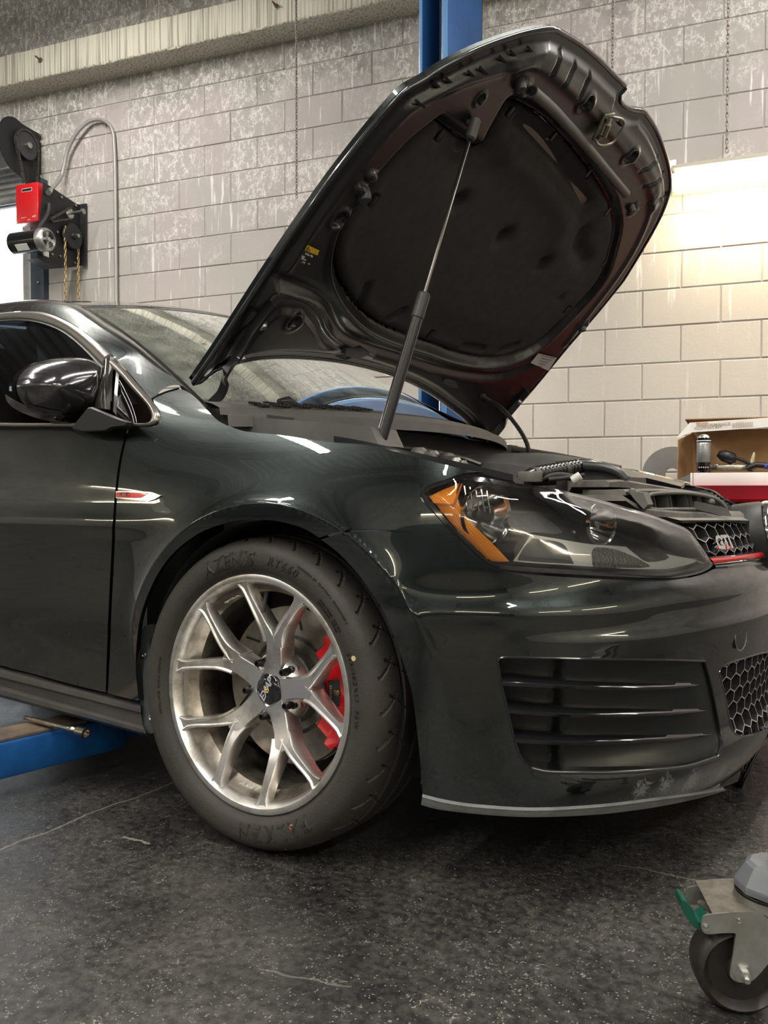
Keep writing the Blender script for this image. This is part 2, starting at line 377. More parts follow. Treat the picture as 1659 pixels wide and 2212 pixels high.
def floor_mat():
    m = bpy.data.materials.new('speckled_dark_floor'); m.use_nodes = True; nt = m.node_tree; b = nt.nodes['Principled BSDF']; L = nt.links.new
    geo = nt.nodes.new('ShaderNodeNewGeometry')
    def noise(sc, det=6, rough=.6):
        n = nt.nodes.new('ShaderNodeTexNoise'); n.inputs['Scale'].default_value = sc; n.inputs['Detail'].default_value = det; n.inputs['Roughness'].default_value = rough; L(geo.outputs['Position'], n.inputs['Vector']); return n
    def ramp(src, p0, c0, p1, c1):
        r = nt.nodes.new('ShaderNodeValToRGB'); r.color_ramp.elements[0].position = p0; r.color_ramp.elements[0].color = c0; r.color_ramp.elements[1].position = p1; r.color_ramp.elements[1].color = c1; L(src, r.inputs['Fac']); return r
    n1 = noise(3.2, 9, .7); base = ramp(n1.outputs['Fac'], .32, (.012, .012, .0125, 1), .70, (.060, .057, .052, 1))
    n4 = noise(60, 6, .7); grit = ramp(n4.outputs['Fac'], .40, (.45, .45, .45, 1), .62, (1.45, 1.45, 1.4, 1))
    mul = nt.nodes.new('ShaderNodeMix'); mul.data_type = 'RGBA'; mul.blend_type = 'MULTIPLY'; mul.inputs[0].default_value = 1; L(base.outputs[0], mul.inputs[6]); L(grit.outputs[0], mul.inputs[7])
    # paint flakes
    v = nt.nodes.new('ShaderNodeTexVoronoi'); v.inputs['Scale'].default_value = 48; v.inputs['Randomness'].default_value = 1
    wob = nt.nodes.new('ShaderNodeMix'); wob.data_type = 'RGBA'; wob.blend_type = 'LINEAR_LIGHT'; wob.inputs[0].default_value = .06; L(geo.outputs['Position'], wob.inputs[6]); nz = noise(80, 3); L(nz.outputs['Color'], wob.inputs[7]); L(wob.outputs[2], v.inputs['Vector'])
    near = nt.nodes.new('ShaderNodeMath'); near.operation = 'LESS_THAN'; near.inputs[1].default_value = .30; L(v.outputs['Distance'], near.inputs[0])
    sep = nt.nodes.new('ShaderNodeSeparateColor'); L(v.outputs['Color'], sep.inputs[0]); pick = nt.nodes.new('ShaderNodeMath'); pick.operation = 'GREATER_THAN'; pick.inputs[1].default_value = .72; L(sep.outputs[0], pick.inputs[0])
    fm = nt.nodes.new('ShaderNodeMath'); fm.operation = 'MULTIPLY'; L(near.outputs[0], fm.inputs[0]); L(pick.outputs[0], fm.inputs[1])
    fm2 = nt.nodes.new('ShaderNodeMath'); fm2.operation = 'MULTIPLY'; L(fm.outputs[0], fm2.inputs[0]); L(sep.outputs[1], fm2.inputs[1])
    mx = nt.nodes.new('ShaderNodeMix'); mx.data_type = 'RGBA'; L(fm2.outputs[0], mx.inputs[0]); L(mul.outputs[2], mx.inputs[6]); mx.inputs[7].default_value = (.22, .21, .19, 1)
    v2 = nt.nodes.new('ShaderNodeTexVoronoi'); v2.inputs['Scale'].default_value = 170; L(geo.outputs['Position'], v2.inputs['Vector']); s2 = nt.nodes.new('ShaderNodeSeparateColor'); L(v2.outputs['Color'], s2.inputs[0])
    n5 = nt.nodes.new('ShaderNodeMath'); n5.operation = 'LESS_THAN'; n5.inputs[1].default_value = .25; L(v2.outputs['Distance'], n5.inputs[0]); p2 = nt.nodes.new('ShaderNodeMath'); p2.operation = 'GREATER_THAN'; p2.inputs[1].default_value = .80; L(s2.outputs[0], p2.inputs[0])
    f3 = nt.nodes.new('ShaderNodeMath'); f3.operation = 'MULTIPLY'; L(n5.outputs[0], f3.inputs[0]); L(p2.outputs[0], f3.inputs[1])
    mx2 = nt.nodes.new('ShaderNodeMix'); mx2.data_type = 'RGBA'; L(f3.outputs[0], mx2.inputs[0]); L(mx.outputs[2], mx2.inputs[6]); mx2.inputs[7].default_value = (.17, .165, .15, 1)
    last = mx2.outputs[2]; wob2 = noise(7, 4, .6); sxyz = nt.nodes.new('ShaderNodeSeparateXYZ'); L(geo.outputs['Position'], sxyz.inputs[0])
    def mth(op, x, y=0.):
        q = nt.nodes.new('ShaderNodeMath'); q.operation = op
        for i, w in enumerate((x, y)):
            if isinstance(w, (int, float)): q.inputs[i].default_value = w
            else: L(w, q.inputs[i])
        return q.outputs[0]
    for (u0, v0, u1, v1, wd, st) in ((-40, 1850, 420, 1672, .0030, .55), (268, 1806, 322, 1824, .004, .8), (1330, 1870, 1520, 1900, .0025, .35), (560, 2090, 760, 2130, .002, .3)):
        a = onZ(u0, v0, 0); c = onZ(u1, v1, 0); d = nrm(c-a); ln = float(np.linalg.norm(c-a))
        al = mth('ADD', mth('MULTIPLY', sxyz.outputs[0], float(d[0])), mth('ADD', mth('MULTIPLY', sxyz.outputs[1], float(d[1])), float(-(a@d)))); nx, ny = -d[1], d[0]
        ac = mth('ADD', mth('MULTIPLY', sxyz.outputs[0], float(nx)), mth('ADD', mth('MULTIPLY', sxyz.outputs[1], float(ny)), float(-(a[0]*nx+a[1]*ny))))
        ac = mth('ABSOLUTE', mth('ADD', ac, mth('MULTIPLY', mth('SUBTRACT', wob2.outputs['Fac'], .5), .05))); m_ = mth('MULTIPLY', mth('LESS_THAN', ac, mth('MULTIPLY', nz.outputs['Fac'], wd*2)), mth('MULTIPLY', mth('GREATER_THAN', al, 0.), mth('LESS_THAN', al, ln)))
        mm = nt.nodes.new('ShaderNodeMix'); mm.data_type = 'RGBA'; L(mth('MULTIPLY', m_, st), mm.inputs[0]); L(last, mm.inputs[6]); mm.inputs[7].default_value = (.22, .21, .18, 1); last = mm.outputs[2]
    L(last, b.inputs['Base Color'])
    rr = ramp(n1.outputs['Fac'], .3, (.22, .22, .22, 1), .7, (.48, .48, .48, 1)); L(rr.outputs[0], b.inputs['Roughness'])
    bp = nt.nodes.new('ShaderNodeBump'); bp.inputs['Strength'].default_value = .35; bp.inputs['Distance'].default_value = .002; n6 = noise(90, 8, .75); L(n6.outputs['Fac'], bp.inputs['Height']); L(bp.outputs['Normal'], b.inputs['Normal'])
    return m
def block_mat():
    m = bpy.data.materials.new('painted_concrete_block'); m.use_nodes = True; nt = m.node_tree; b = nt.nodes['Principled BSDF']; L = nt.links.new
    geo = nt.nodes.new('ShaderNodeNewGeometry'); sx = nt.nodes.new('ShaderNodeSeparateXYZ'); L(geo.outputs['Position'], sx.inputs[0])
    def noise(sc, det=6, rough=.6, vec=None, zs=1.0):
        n = nt.nodes.new('ShaderNodeTexNoise'); n.inputs['Scale'].default_value = sc; n.inputs['Detail'].default_value = det; n.inputs['Roughness'].default_value = rough
        mp = nt.nodes.new('ShaderNodeMapping'); mp.inputs['Scale'].default_value = (1, 1, zs); L(geo.outputs['Position'], mp.inputs[0]); L(mp.outputs[0], n.inputs['Vector']); return n.outputs['Fac']
    def mr(src, a, c, t0=0., t1=1.):
        r = nt.nodes.new('ShaderNodeMapRange'); r.inputs[1].default_value = a; r.inputs[2].default_value = c; r.inputs[3].default_value = t0; r.inputs[4].default_value = t1; L(src, r.inputs[0]); return r.outputs[0]
    def mth(op, x, y=0.0):
        q = nt.nodes.new('ShaderNodeMath'); q.operation = op
        for i, w in enumerate((x, y)):
            if isinstance(w, (int, float)): q.inputs[i].default_value = w
            else: L(w, q.inputs[i])
        return q.outputs[0]
    def mix(f, c0, c1):
        q = nt.nodes.new('ShaderNodeMix'); q.data_type = 'RGBA'; L(f, q.inputs[0])
        for i, w in ((6, c0), (7, c1)):
            if isinstance(w, tuple): q.inputs[i].default_value = (*w, 1)
            else: L(w, q.inputs[i])
        return q.outputs[2]
    big = noise(1.3, 5, .6)
    paint = mix(mr(big, .42, .58), (.405, .370, .362), (.385, .375, .345))
    h = mth('ADD', sx.outputs[2], mth('MULTIPLY', mth('SUBTRACT', big, .5), .5))
    paint = mix(mr(h, 1.2, 2.4), (.54, .505, .455), paint)
    raw = mix(mr(noise(22, 10, .75), .35, .65), (.20, .195, .175), (.36, .35, .33))
    obj = nt.nodes.new('ShaderNodeObjectInfo')
    h2 = mth('ADD', h, mth('MULTIPLY', mth('SUBTRACT', obj.outputs['Random'], .5), .14))
    israw = mr(mth('ADD', h2, mth('MULTIPLY', mth('SUBTRACT', noise(6, 8, .7), .5), .5)), 3.34, 3.52)
    col = mix(israw, paint, raw)
    # white lime blooms and runs, where damp came through the upper courses
    n1 = noise(9, 12, .78, zs=.8); n2 = noise(2.0, 3, .5); n3 = noise(34, 8, .62, zs=.07)
    edge = mth('SUBTRACT', 1.0, mth('MULTIPLY', mth('ABSOLUTE', mth('SUBTRACT', n1, .5)), 22.0))
    bloom = mth('MULTIPLY', mth('MAXIMUM', mth('MULTIPLY', mr(edge, .25, .9), mr(noise(40, 6, .7, zs=.5), .40, .56)), mr(n1, .64, .69)), mr(mth('ADD', n2, mth('MULTIPLY', mth('SUBTRACT', sx.outputs[2], 2.8), .12)), .42, .54))
    bloom = mth('MULTIPLY', bloom, mr(sx.outputs[2], 1.9, 2.5))
    runs = mth('MULTIPLY', mr(n3, .60, .66), mr(sx.outputs[2], 1.2, 2.3, .25, .8))
    col = mix(mth('MULTIPLY', mth('MAXIMUM', bloom, runs), .85), col, (.80, .78, .75))
    rust = mth('MULTIPLY', mr(noise(3.1, 6, .65), .70, .76), mr(sx.outputs[2], 2.9, 3.5)); col = mix(rust, col, (.30, .12, .04))
    L(col, b.inputs['Base Color']); b.inputs['Roughness'].default_value = .72; b.inputs['Specular IOR Level'].default_value = .35
    bp = nt.nodes.new('ShaderNodeBump'); bp.inputs['Strength'].default_value = .55; bp.inputs['Distance'].default_value = .006
    hh = mth('ADD', mth('MULTIPLY', noise(60, 8, .7), mr(israw, 0, 1, .35, 1.3)), mth('MULTIPLY', mr(noise(140, 2, .5), .68, .75), -.5)); L(hh, bp.inputs['Height']); L(bp.outputs['Normal'], b.inputs['Normal'])
    return m
FLOOR = floor_mat(); BLOCK = block_mat()
MORTAR = mat('painted_mortar', (.44, .41, .39), .85, bump=.4, bscale=120, var=.25, vscale=3)
bm = bmesh.new(); box_bm(bm, (-1.0, -1.6, -.05), (16, 16.6, .1)); fl = struct(bm_obj('floor', bm, FLOOR))

# back wall: a recessed mortar slab that carries every block, with the roll-up door opening at its left end
A_JAMB = aW(onW(96, 600)); OPEN_TOP = 2.62
bmw = bmesh.new()
def wall_slab(a0, a1, z0, z1):
    c = WP((a0+a1)/2, (z0+z1)/2, -.1015); box_bm(bmw, c, (a1-a0, .2, z1-z0), RW)
wall_slab(A_JAMB, 7.2, 0, CEIL); wall_slab(A_JAMB-4.2, A_JAMB, OPEN_TOP+.32, CEIL); wall_slab(-10.5, A_JAMB-4.2, 0, CEIL)
wall = struct(bm_obj('wall_back', bmw, MORTAR))
def block_mesh(w, h=BH-.007, d=.0045):
    c = .0035; X = w/2; Z = h/2
    V = [(-X, .03, -Z), (X, .03, -Z), (X, .03, Z), (-X, .03, Z), (-X, -d+c, -Z), (X, -d+c, -Z), (X, -d+c, Z), (-X, -d+c, Z), (-X+c, -d, -Z+c), (X-c, -d, -Z+c), (X-c, -d, Z-c), (-X+c, -d, Z-c)]
    F = [(0, 1, 5, 4), (1, 2, 6, 5), (2, 3, 7, 6), (3, 0, 4, 7), (4, 5, 9, 8), (5, 6, 10, 9), (6, 7, 11, 10), (7, 4, 8, 11), (8, 9, 10, 11)]
    me = bpy.data.meshes.new('concrete_block'); me.from_pydata(V, [], F); me.materials.append(BLOCK); me.update(); return me
full = block_mesh(BW-.007); cache = {}
for r in range(-6, 15):
    zc = WZ0-(r+.5)*BH; ph = 0 if r % 2 else .5
    for k in range(-5, 13):
        a0 = WC0+(k+ph)*BW; a1 = a0+BW
        if a0 > .75: continue
        if a0 < A_JAMB:
            if a1 < A_JAMB+.06 and zc < OPEN_TOP+.32: continue
            if zc < OPEN_TOP+.32: a0 = A_JAMB
            elif a1 < A_JAMB-.8: continue
        w = round(a1-a0-.007, 4)
        if abs(w-(BW-.007)) < 1e-3: me = full
        else:
            if w not in cache: cache[w] = block_mesh(w)
            me = cache[w]
        o = link('concrete_block', me, wall); off = rnd.uniform(-.0012, .0012)
        Mx = Matrix(((WD[0], WN[0], 0, 0), (WD[1], WN[1], 0, 0), (0, 0, 1, 0), (0, 0, 0, 1))); o.matrix_world = Matrix.Translation(tuple(WP((a0+a1)/2, zc, off))) @ Mx
# concrete ledge beam along the wall
def beam_mat():
    m = mat('board_marked_concrete', (.56, .54, .45), .7); nt = m.node_tree; b = nt.nodes['Principled BSDF']
    geo = nt.nodes.new('ShaderNodeNewGeometry'); mp = nt.nodes.new('ShaderNodeMapping'); mp.inputs['Scale'].default_value = (42, 42, .5); n = nt.nodes.new('ShaderNodeTexNoise'); n.inputs['Scale'].default_value = 1.6; n.inputs['Detail'].default_value = 3
    nt.links.new(geo.outputs['Position'], mp.inputs[0]); nt.links.new(mp.outputs[0], n.inputs['Vector'])
    rp = nt.nodes.new('ShaderNodeValToRGB'); rp.color_ramp.elements[0].position = .38; rp.color_ramp.elements[0].color = (.30, .285, .23, 1); rp.color_ramp.elements[1].position = .5; rp.color_ramp.elements[1].color = (.58, .56, .47, 1); nt.links.new(n.outputs['Fac'], rp.inputs[0]); nt.links.new(rp.outputs[0], b.inputs['Base Color'])
    bp = nt.nodes.new('ShaderNodeBump'); bp.inputs['Strength'].default_value = .9; bp.inputs['Distance'].default_value = .012; nt.links.new(n.outputs['Fac'], bp.inputs['Height']); nt.links.new(bp.outputs['Normal'], b.inputs['Normal']); return m
BEAM = beam_mat()
nb = 420; V = []; F = []
zb, zt, dp = 3.638, 3.852, .20
bj = [0.0]
for i in range(nb+1):
    bj[0] = bj[0]*.6+rnd.uniform(-.003, .003); a = -5.6+(1.9+5.6)*i/nb; j = abs(bj[0])*(1.6 if (i//23) % 3 else .6)
    for off, z in ((.0, zb), (dp-.006-j, zb), (dp-j*.4, zb+.008+j*1.5), (dp, zt-.006), (dp-.006, zt), (0, zt)): V.append(WP(a, z, off))
for i in range(nb):
    for k in range(6): l = (k+1) % 6; F.append((i*6+k, (i+1)*6+k, (i+1)*6+l, i*6+l))
F += [(0, 1, 2, 3, 4, 5), tuple(nb*6+k for k in (5, 4, 3, 2, 1, 0))]
struct(fixn(mesh('trim_1', V, F, BEAM), 60))
for (u, v) in ((88, 130), (597, 14)):
    P = onW(u, v, dp+.002); t = thing('anchor_bolt', 'rusty anchor bolt sticking out of the concrete ledge, %s' % ('above the red opener' if u < 200 else 'beside the hanging chain'), 'bolt', loc=P)
    for o in (cyl('washer', P, P-WN*.004, .017, STEEL), cyl('bolt_shank', P, P-WN*.05+ZZ*.004, .006, mat('rusty_steel', (.22, .13, .07), .7, .6)), cyl('nut', P-WN*.004, P-WN*.016, .011, MATS['rusty_steel'], n=6)):
        o.parent = t; o.matrix_parent_inverse = t.matrix_world.inverted() if False else Matrix.Translation(tuple(-P))
# the other walls, the ceiling deck with joists and the fluorescent tubes
SIDE = mat('grey_block_wall', (.42, .41, .38), .8, var=.3, vscale=2)
LOWWALL = mat('dark_painted_dado', (.05, .06, .07), .5, var=.4, vscale=2)
def wbox(name, c, s, m): bm = bmesh.new(); box_bm(bm, c, s); return struct(bm_obj(name, bm, m))
wf = wbox('wall_front', (-1.0, -9.0, CEIL/2+.9), (15, .2, CEIL-1.8), SIDE); wbox('wall_front_dado', (-1.0, -9.0, .9), (15, .21, 1.8), LOWWALL)
wbox('wall_right', (6.4, -2.4, CEIL/2), (.2, 13.4, CEIL), SIDE)
bmw = bmesh.new(); box_bm(bmw, (-8.4, -3.6, CEIL/2), (.2, 10.8, CEIL)); struct(bm_obj('wall_left', bmw, SIDE))
DECK = mat('white_metal_deck', (.50, .50, .49), .45, .1, var=.2, vscale=3); JOIST = mat('brown_primed_joist', (.125, .072, .052), .55)
V = []; F = []; x = -8.6; i = 0; prof = [(0, 0), (.09, 0), (.12, .045), (.18, .045), (.21, 0)]
xs = []
while x < 6.6:
    for dx, dz in prof[:-1]: xs.append((x+dx, CEIL+dz))
    x += .21
xs.append((x, CEIL))
for (xx, zz) in xs: V += [(xx, -9.2, zz), (xx, 4.6, zz)]
for i in range(len(xs)-1): F.append((2*i, 2*i+2, 2*i+3, 2*i+1))
struct(mesh('ceiling', V, F, DECK, smooth_=False))
bm = bmesh.new()
for y in (-8.2, -6.9, -4.8, -3.9, -2.1, -.9, .9):
    box_bm(bm, (-1, y, CEIL-.02), (15, .13, .02)); box_bm(bm, (-1, y, CEIL-.36), (15, .13, .02)); box_bm(bm, (-1, y, CEIL-.19), (15, .02, .34))
for x in (-5.2, -1.4, 2.2): box_bm(bm, (x, -2.4, CEIL-.5), (.16, 13, .24))
struct(bm_obj('ceiling_joists', bm, JOIST))
TUBEM = mat('lit_fluorescent_tube', (1, 1, 1), .4, emit=(1, .97, .90), estr=22.0); FIXW = mat('white_fixture_housing', (.75, .75, .72), .4)
ftl = 'fluorescent strip hanging under the ceiling deck outside the photographed view'
for i, (x, y, r) in enumerate(TUBES):
    t = thing('ceiling_light', ftl, 'light', 'fluorescent strips under the ceiling', loc=(x, y, CEIL-.62))
    o = box('lamp_housing', (0, 0, -.04), (.13, 2.44, .06), FIXW, t); V, F = merge([cyl_vf((s, -1.18, -.10), (s, 1.18, -.10), .017, 10) for s in (-.035, .035)]); mesh('lamp_tube', V, F, TUBEM, t)
    for s in (-1, 1): cyl('hanger_rod', (0, s*.9, -.02), (0, s*.9, .60), .004, STEEL, t, n=6)

WLM = mat('lit_far_wall_tube', (1, 1, 1), .4, emit=(1, .88, .62), estr=26.0)  # lamps at the right and behind the camera are added for bumper highlights
for (p, q, lab) in (((-8.2, -8.6, 3.0), (-8.2, -6.3, 3.0), 'lit strip lamp on the left wall near the front corner, outside the view'), ((-8.2, -2.3, 3.0), (-8.2, 0.6, 3.0), 'lit strip lamp on the left wall beside the big door, outside the view'), ((6.2, -5.5, 2.5), (6.2, -3.0, 2.5), 'added unseen strip lamp on the right wall far from the back wall, outside the view'), ((6.2, -2.2, 2.5), (6.2, .2, 2.5), 'added unseen strip lamp on the right wall near the back wall, outside the view'), ((-1.0, -8.8, 2.5), (1.4, -8.8, 2.5), 'added unseen strip lamp on the wall behind the camera, left one, outside the view'), ((2.2, -8.8, 2.5), (4.6, -8.8, 2.5), 'added unseen strip lamp on the wall behind the camera, right one, outside the view')):
    p, q = A(*p), A(*q); t = thing('unseen_strip_lamp', lab, 'lamp', loc=(p+q)/2); m_ = (p+q)/2; d_ = nrm(q-p)
    for o in (box('lamp_housing', m_+ZZ*.07, tuple(np.abs(q-p)+A(.1, .1, .05)), FIXW), cyl('lamp_tube', p, q, .022, WLM)): o.parent = t; o.matrix_parent_inverse = Matrix.Translation(tuple(-m_))
# ================================================================ WALL FURNITURE
def reparent(t, obs):
    L = t.location.copy()
    for o in obs:
        o.parent = t; o.matrix_parent_inverse = Matrix.Translation(-L)
def chain_vf(p0, p1, link_l=.03, wire=.0028, wid=.009, n=6, m=8):
    p0, p1 = np.asarray(p0, float), np.asarray(p1, float); L = np.linalg.norm(p1-p0); d = (p1-p0)/L; x = perp(d); y = np.cross(d, x); parts = []; pit = link_l-2*wire*1.1; k = int(L/pit)
    for i in range(k):
        c = p0+d*(i+.5)*pit; s = x if i % 2 else y; path = []
        for j in range(m):
            a = 2*math.pi*j/m; path.append(c+d*(math.copysign(link_l/2-wid/2, math.cos(a))*(abs(math.cos(a)) > .2)+math.cos(a)*wid/2)+s*math.sin(a)*wid/2)
        parts.append(tube_vf(path, wire, n, closed=True))
    return merge(parts)
CHN = mat('weathered_chain_steel', (.30, .26, .24), .5, .7)
for (u0, v0, u1, v1, off, lab, ll) in ((640, -60, 640.5, 431, .32, 'thin steel chain hanging free in front of the block wall left of the blue post', .016), (1324, -60, 1323, 150, .30, 'thin steel chain hanging above the raised hood corner', .016), (1583, -60, 1570, 334, .22, 'thin steel chain holding up the lit wall fluorescent lamp', .018)):
    a = onW(u0, v0, off); b = onW(u1, v1, off)
    if u0 == 1324: b[2] = onW(1323, 215, off)[2]
    a = A(b[0], b[1], a[2]); V, F = chain_vf(a, b, ll*1.6, .0030, .0125, 5, 8); o = mesh('hanging_chain', V, F, CHN); tag(o, lab, 'chain')
# lit fluorescent lamp on the wall at the right
t = thing('wall_fluorescent_lamp', 'lit fluorescent tube lamp in a white housing on the block wall right of the hood', 'lamp', loc=onW(1460, 385, .12))
a0 = aW(onW(1452, 390, .2)); z0 = onW(1460, 391, .2)[2]; obs = []
V, F = [], []
sec = [(.14, .085), (.26, .085), (.26, .06), (.22, .03), (.18, .03), (.14, .06)]
obs.append(loft('lamp_housing', [[WP(a, z0+dz, off) for off, dz in [(.10, .088), (.20, .088), (.225, .074), (.225, .060), (.19, .040), (.14, .040), (.10, .07)]] for a in (a0, a0+1.25)], mat('lamp_housing_cream', (.42, .39, .32), .5)))
obs.append(loft('reflector_tray', [[WP(a, z0+dz, off) for off, dz in [(.10, .085), (.14, .045), (.14, -.035), (.20, -.050), (.205, -.062), (.13, -.052), (.128, .04)]] for a in (a0-.0, a0+1.25)], mat('cream_reflector', (.62, .58, .46), .45)))
obs.append(cyl('lamp_tube', WP(a0+.015, z0, .185), WP(a0+1.22, z0, .185), .024, mat('lit_wall_tube', (1, 1, 1), .4, emit=(1.0, .88, .62), estr=13.0)))
obs.append(box('lamp_holder', WP(a0+.006, z0+.012, .18), (.02, .05, .06), WHITE, R=RW)); obs.append(box('end_bracket', WP(a0-.008, z0+.085, .17), (.055, .09, .045), STEEL, R=RW)); reparent(t, obs)
ld = bpy.data.lights.new('wall_tube_light', 'AREA'); ld.shape = 'RECTANGLE'; ld.size = 1.2; ld.size_y = .05; ld.energy = 10; ld.color = (1, .80, .50)
lo = bpy.data.objects.new('wall_tube_light', ld); SC.link(lo)
z_ = WN*-.3+ZZ*0; lo.matrix_world = Matrix.Translation(tuple(WP(a0+.62, z0-.085, .215))) @ Matrix(((WD[0], 0, 0, 0), (WD[1], 0, 0, 0), (0, 0, 1, 0), (0, 0, 0, 1))) if False else Matrix.Translation(tuple(WP(a0+.62, z0-.085, .215)))
_zz = nrm(WN*-.75+ZZ*.6)   # lamp shines down on the wall below
_xx = WD; _yy = np.cross(_zz, _xx); lo.matrix_world = Matrix(((_xx[0], _yy[0], _zz[0], lo.matrix_world[0][3]), (_xx[1], _yy[1], _zz[1], lo.matrix_world[1][3]), (_xx[2], _yy[2], _zz[2], lo.matrix_world[2][3]), (0, 0, 0, 1)))

# blue two-post lift column (C section open to the car) on the far side
BLUE = mat('blue_lift_enamel', (.008, .060, .20), .5, coat=.0, var=.25, vscale=4); BLUE_SHADE = mat('shaded_blue_inside', (.008, .02, .055), .5)  # second blue: same enamel darkened to paint the shade inside the column
POSTY = 1.42
xr = onY(906, 500, POSTY)[0]; xk = onY(966, 500, POSTY)[0]
ye = on(1040.5, 500, (xk, 0, 0), (1, 0, 0))[1]
t = thing('lift_column', 'blue steel car lift column standing against the block wall behind the hood', 'lift column', loc=(xk, POSTY, 0)); obs = []
def pbox(n, x0, x1, y0, y1, z0, z1, m, bev=.002): return box(n, ((x0+x1)/2, (y0+y1)/2, (z0+z1)/2), (x1-x0, y1-y0, z1-z0), m, bev=bev)
TH = .008; Lp = .03
obs.append(pbox('side_plate', xk-TH, xk, POSTY, ye, .02, 4.4, BLUE)); obs.append(pbox('side_plate', xr, xr+TH, POSTY, ye, .02, 4.4, BLUE)); obs.append(pbox('back_plate', xr, xk, ye-TH, ye, .02, 4.4, BLUE_SHADE))
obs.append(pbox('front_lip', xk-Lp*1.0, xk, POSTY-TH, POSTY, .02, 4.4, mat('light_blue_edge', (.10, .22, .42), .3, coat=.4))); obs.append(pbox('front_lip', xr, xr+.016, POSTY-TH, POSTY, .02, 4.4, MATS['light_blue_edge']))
obs.append(pbox('base_plate', xr-.08, xk+.08, POSTY-.1, ye+.06, 0, .02, BLUE)); obs.append(cyl('lift_screw', ((xr+xk)/2+.012, POSTY+.05, .03), ((xr+xk)/2+.012, POSTY+.05, 4.3), .006, STEEL))
obs.append(pbox('carriage', xr+.02, xk-.035, POSTY+.06, ye-.03, .1, .55, DARKSTEEL)); reparent(t, obs)
# near lift arm under the sill, with the long socket lying on it
a = onZ(-60, 1702, .055); b = onZ(272, 1615, .055); d = nrm(b-a); nrl = nrm(np.cross(ZZ, d))
if nrl[1] > 0: nrl = -nrl
t = thing('lift_arm', 'blue steel lift arm with worn top reaching under the car sill', 'lift arm', loc=a); obs = []
c0 = a-d*.9; L = np.linalg.norm(b-c0); R = np.stack([d, -nrl, ZZ], 1); wid = .11; hgt = onZ(0, 1620, .0)[2]
hh = .083
WORN = mat('worn_arm_top', (.24, .17, .11), .6, .2, var=.6, vscale=9, col2=(.045, .045, .05))
ARMB = mat('arm_blue_enamel', (.010, .10, .33), .4, coat=.2, var=.5, vscale=7)
obs.append(box('arm_tube', c0+d*L/2-nrl*wid/2+ZZ*hh/2, (L, wid, hh), ARMB, R=R, bev=.006)); obs.append(box('top_plate', c0+d*(L-.10)/2-nrl*wid/2+ZZ*(hh+.004), (L-.10, wid-.016, .008), WORN, R=R, bev=.002))
obs.append(box('inner_arm', b+d*.10-nrl*wid/2+ZZ*(hh/2+.004), (.24, wid-.03, hh-.022), ARMB, R=R, bev=.005)); pc = b+d*.17-nrl*wid/2
obs.append(cyl('lift_pad', pc+ZZ*(hh-.005), pc+ZZ*(hh+.016), .05, RUBBER)); reparent(t, obs)
# long chrome extension bar with socket
zz = .055+hh+.008+.012
p0 = onZ(66, 1553, zz); p1 = onZ(186, 1584, zz); dd = nrm(p1-p0); L = np.linalg.norm(p1-p0)
t = thing('socket_extension', 'chrome extension bar with socket lying on the blue lift arm', 'socket tool', loc=p0); SOC = mat('used_chrome_tool', (.55, .50, .42), .22, 1.0, var=.5, vscale=60)
reparent(t, [lathe('extension_bar', [(0, -.012), (.0045, -.012), (.0045, -.002), (.006, 0), (.0062, L*.74), (0, L*.74)], p0, dd, SOC, n=16), lathe('socket', [(0, L*.70), (.007, L*.70), (.0085, L*.73), (.0085, L*.80), (.0068, L*.815), (.0068, L*.83), (.0115, L*.86), (.0118, L), (.0095, L), (.0075, L*.96), (0, L*.96)], p0, dd, SOC, n=24), box('drive_square', p0-dd*.018, (.012, .009, .009), SOC, R=frame_from(dd, ZZ))])

# ================================================================ ROLL-UP DOOR, ITS OPENER
aj = A_JAMB
GALV = mat('galvanised_steel', (.55, .57, .58), .35, .8, var=.3, vscale=6); STEELBLUE = mat('dark_track_steel', (.045, .06, .085), .45, .4)
t = struct(thing('door_1', '', '')); del t['label'], t['category']; t.location = WP(aj, 0); obs = []
a57 = aW(onW(56, 600, .03)); a68 = aW(onW(68, 600, .05)); a93 = aW(onW(94, 600, .06))
obs.append(box('track_angle', WP((a68+a93)/2, 1.5, .035), (a93-a68, .05, 3.0), STEELBLUE, R=RW)); obs.append(box('guide_channel', WP((a57+a68)/2-.0, 1.4, .03), (a68-a57, .06, 2.8), GALV, R=RW))
for v in (610, 500):
    P = onW(84, v, .062); obs.append(cyl('track_bolt', P+WN*.01, P-WN*.012, .011, STEEL, n=6))
nS = 5
for k in range(nS):
    P = onW(20, 428-k*13.5, .05); z = P[2]; prof = [(0.05+.02*math.sin(q*math.pi/6), z-.045+.075*q/6*1.2) for q in range(7)]
    obs.append(loft('door_slat', [[WP(a, zq, of) for of, zq in prof]+[WP(a, zq, of-.006) for of, zq in prof[::-1]] for a in (aj-4.0, a57+.04)], GALV, sharp=60))
rc = onW(10, 330, .30)[2]; _pc = onA(15, 318, aW(onW(90, 350, .012))); obs.append(lathe('rolled_curtain', [(.125+.004*math.sin(q*1.9), q*.1) for q in range(41)], WP(aj-4.1, _pc[2], float(-((_pc-WO)@WN))), WD, GALV, n=40, sharp=80)); reparent(t, obs)

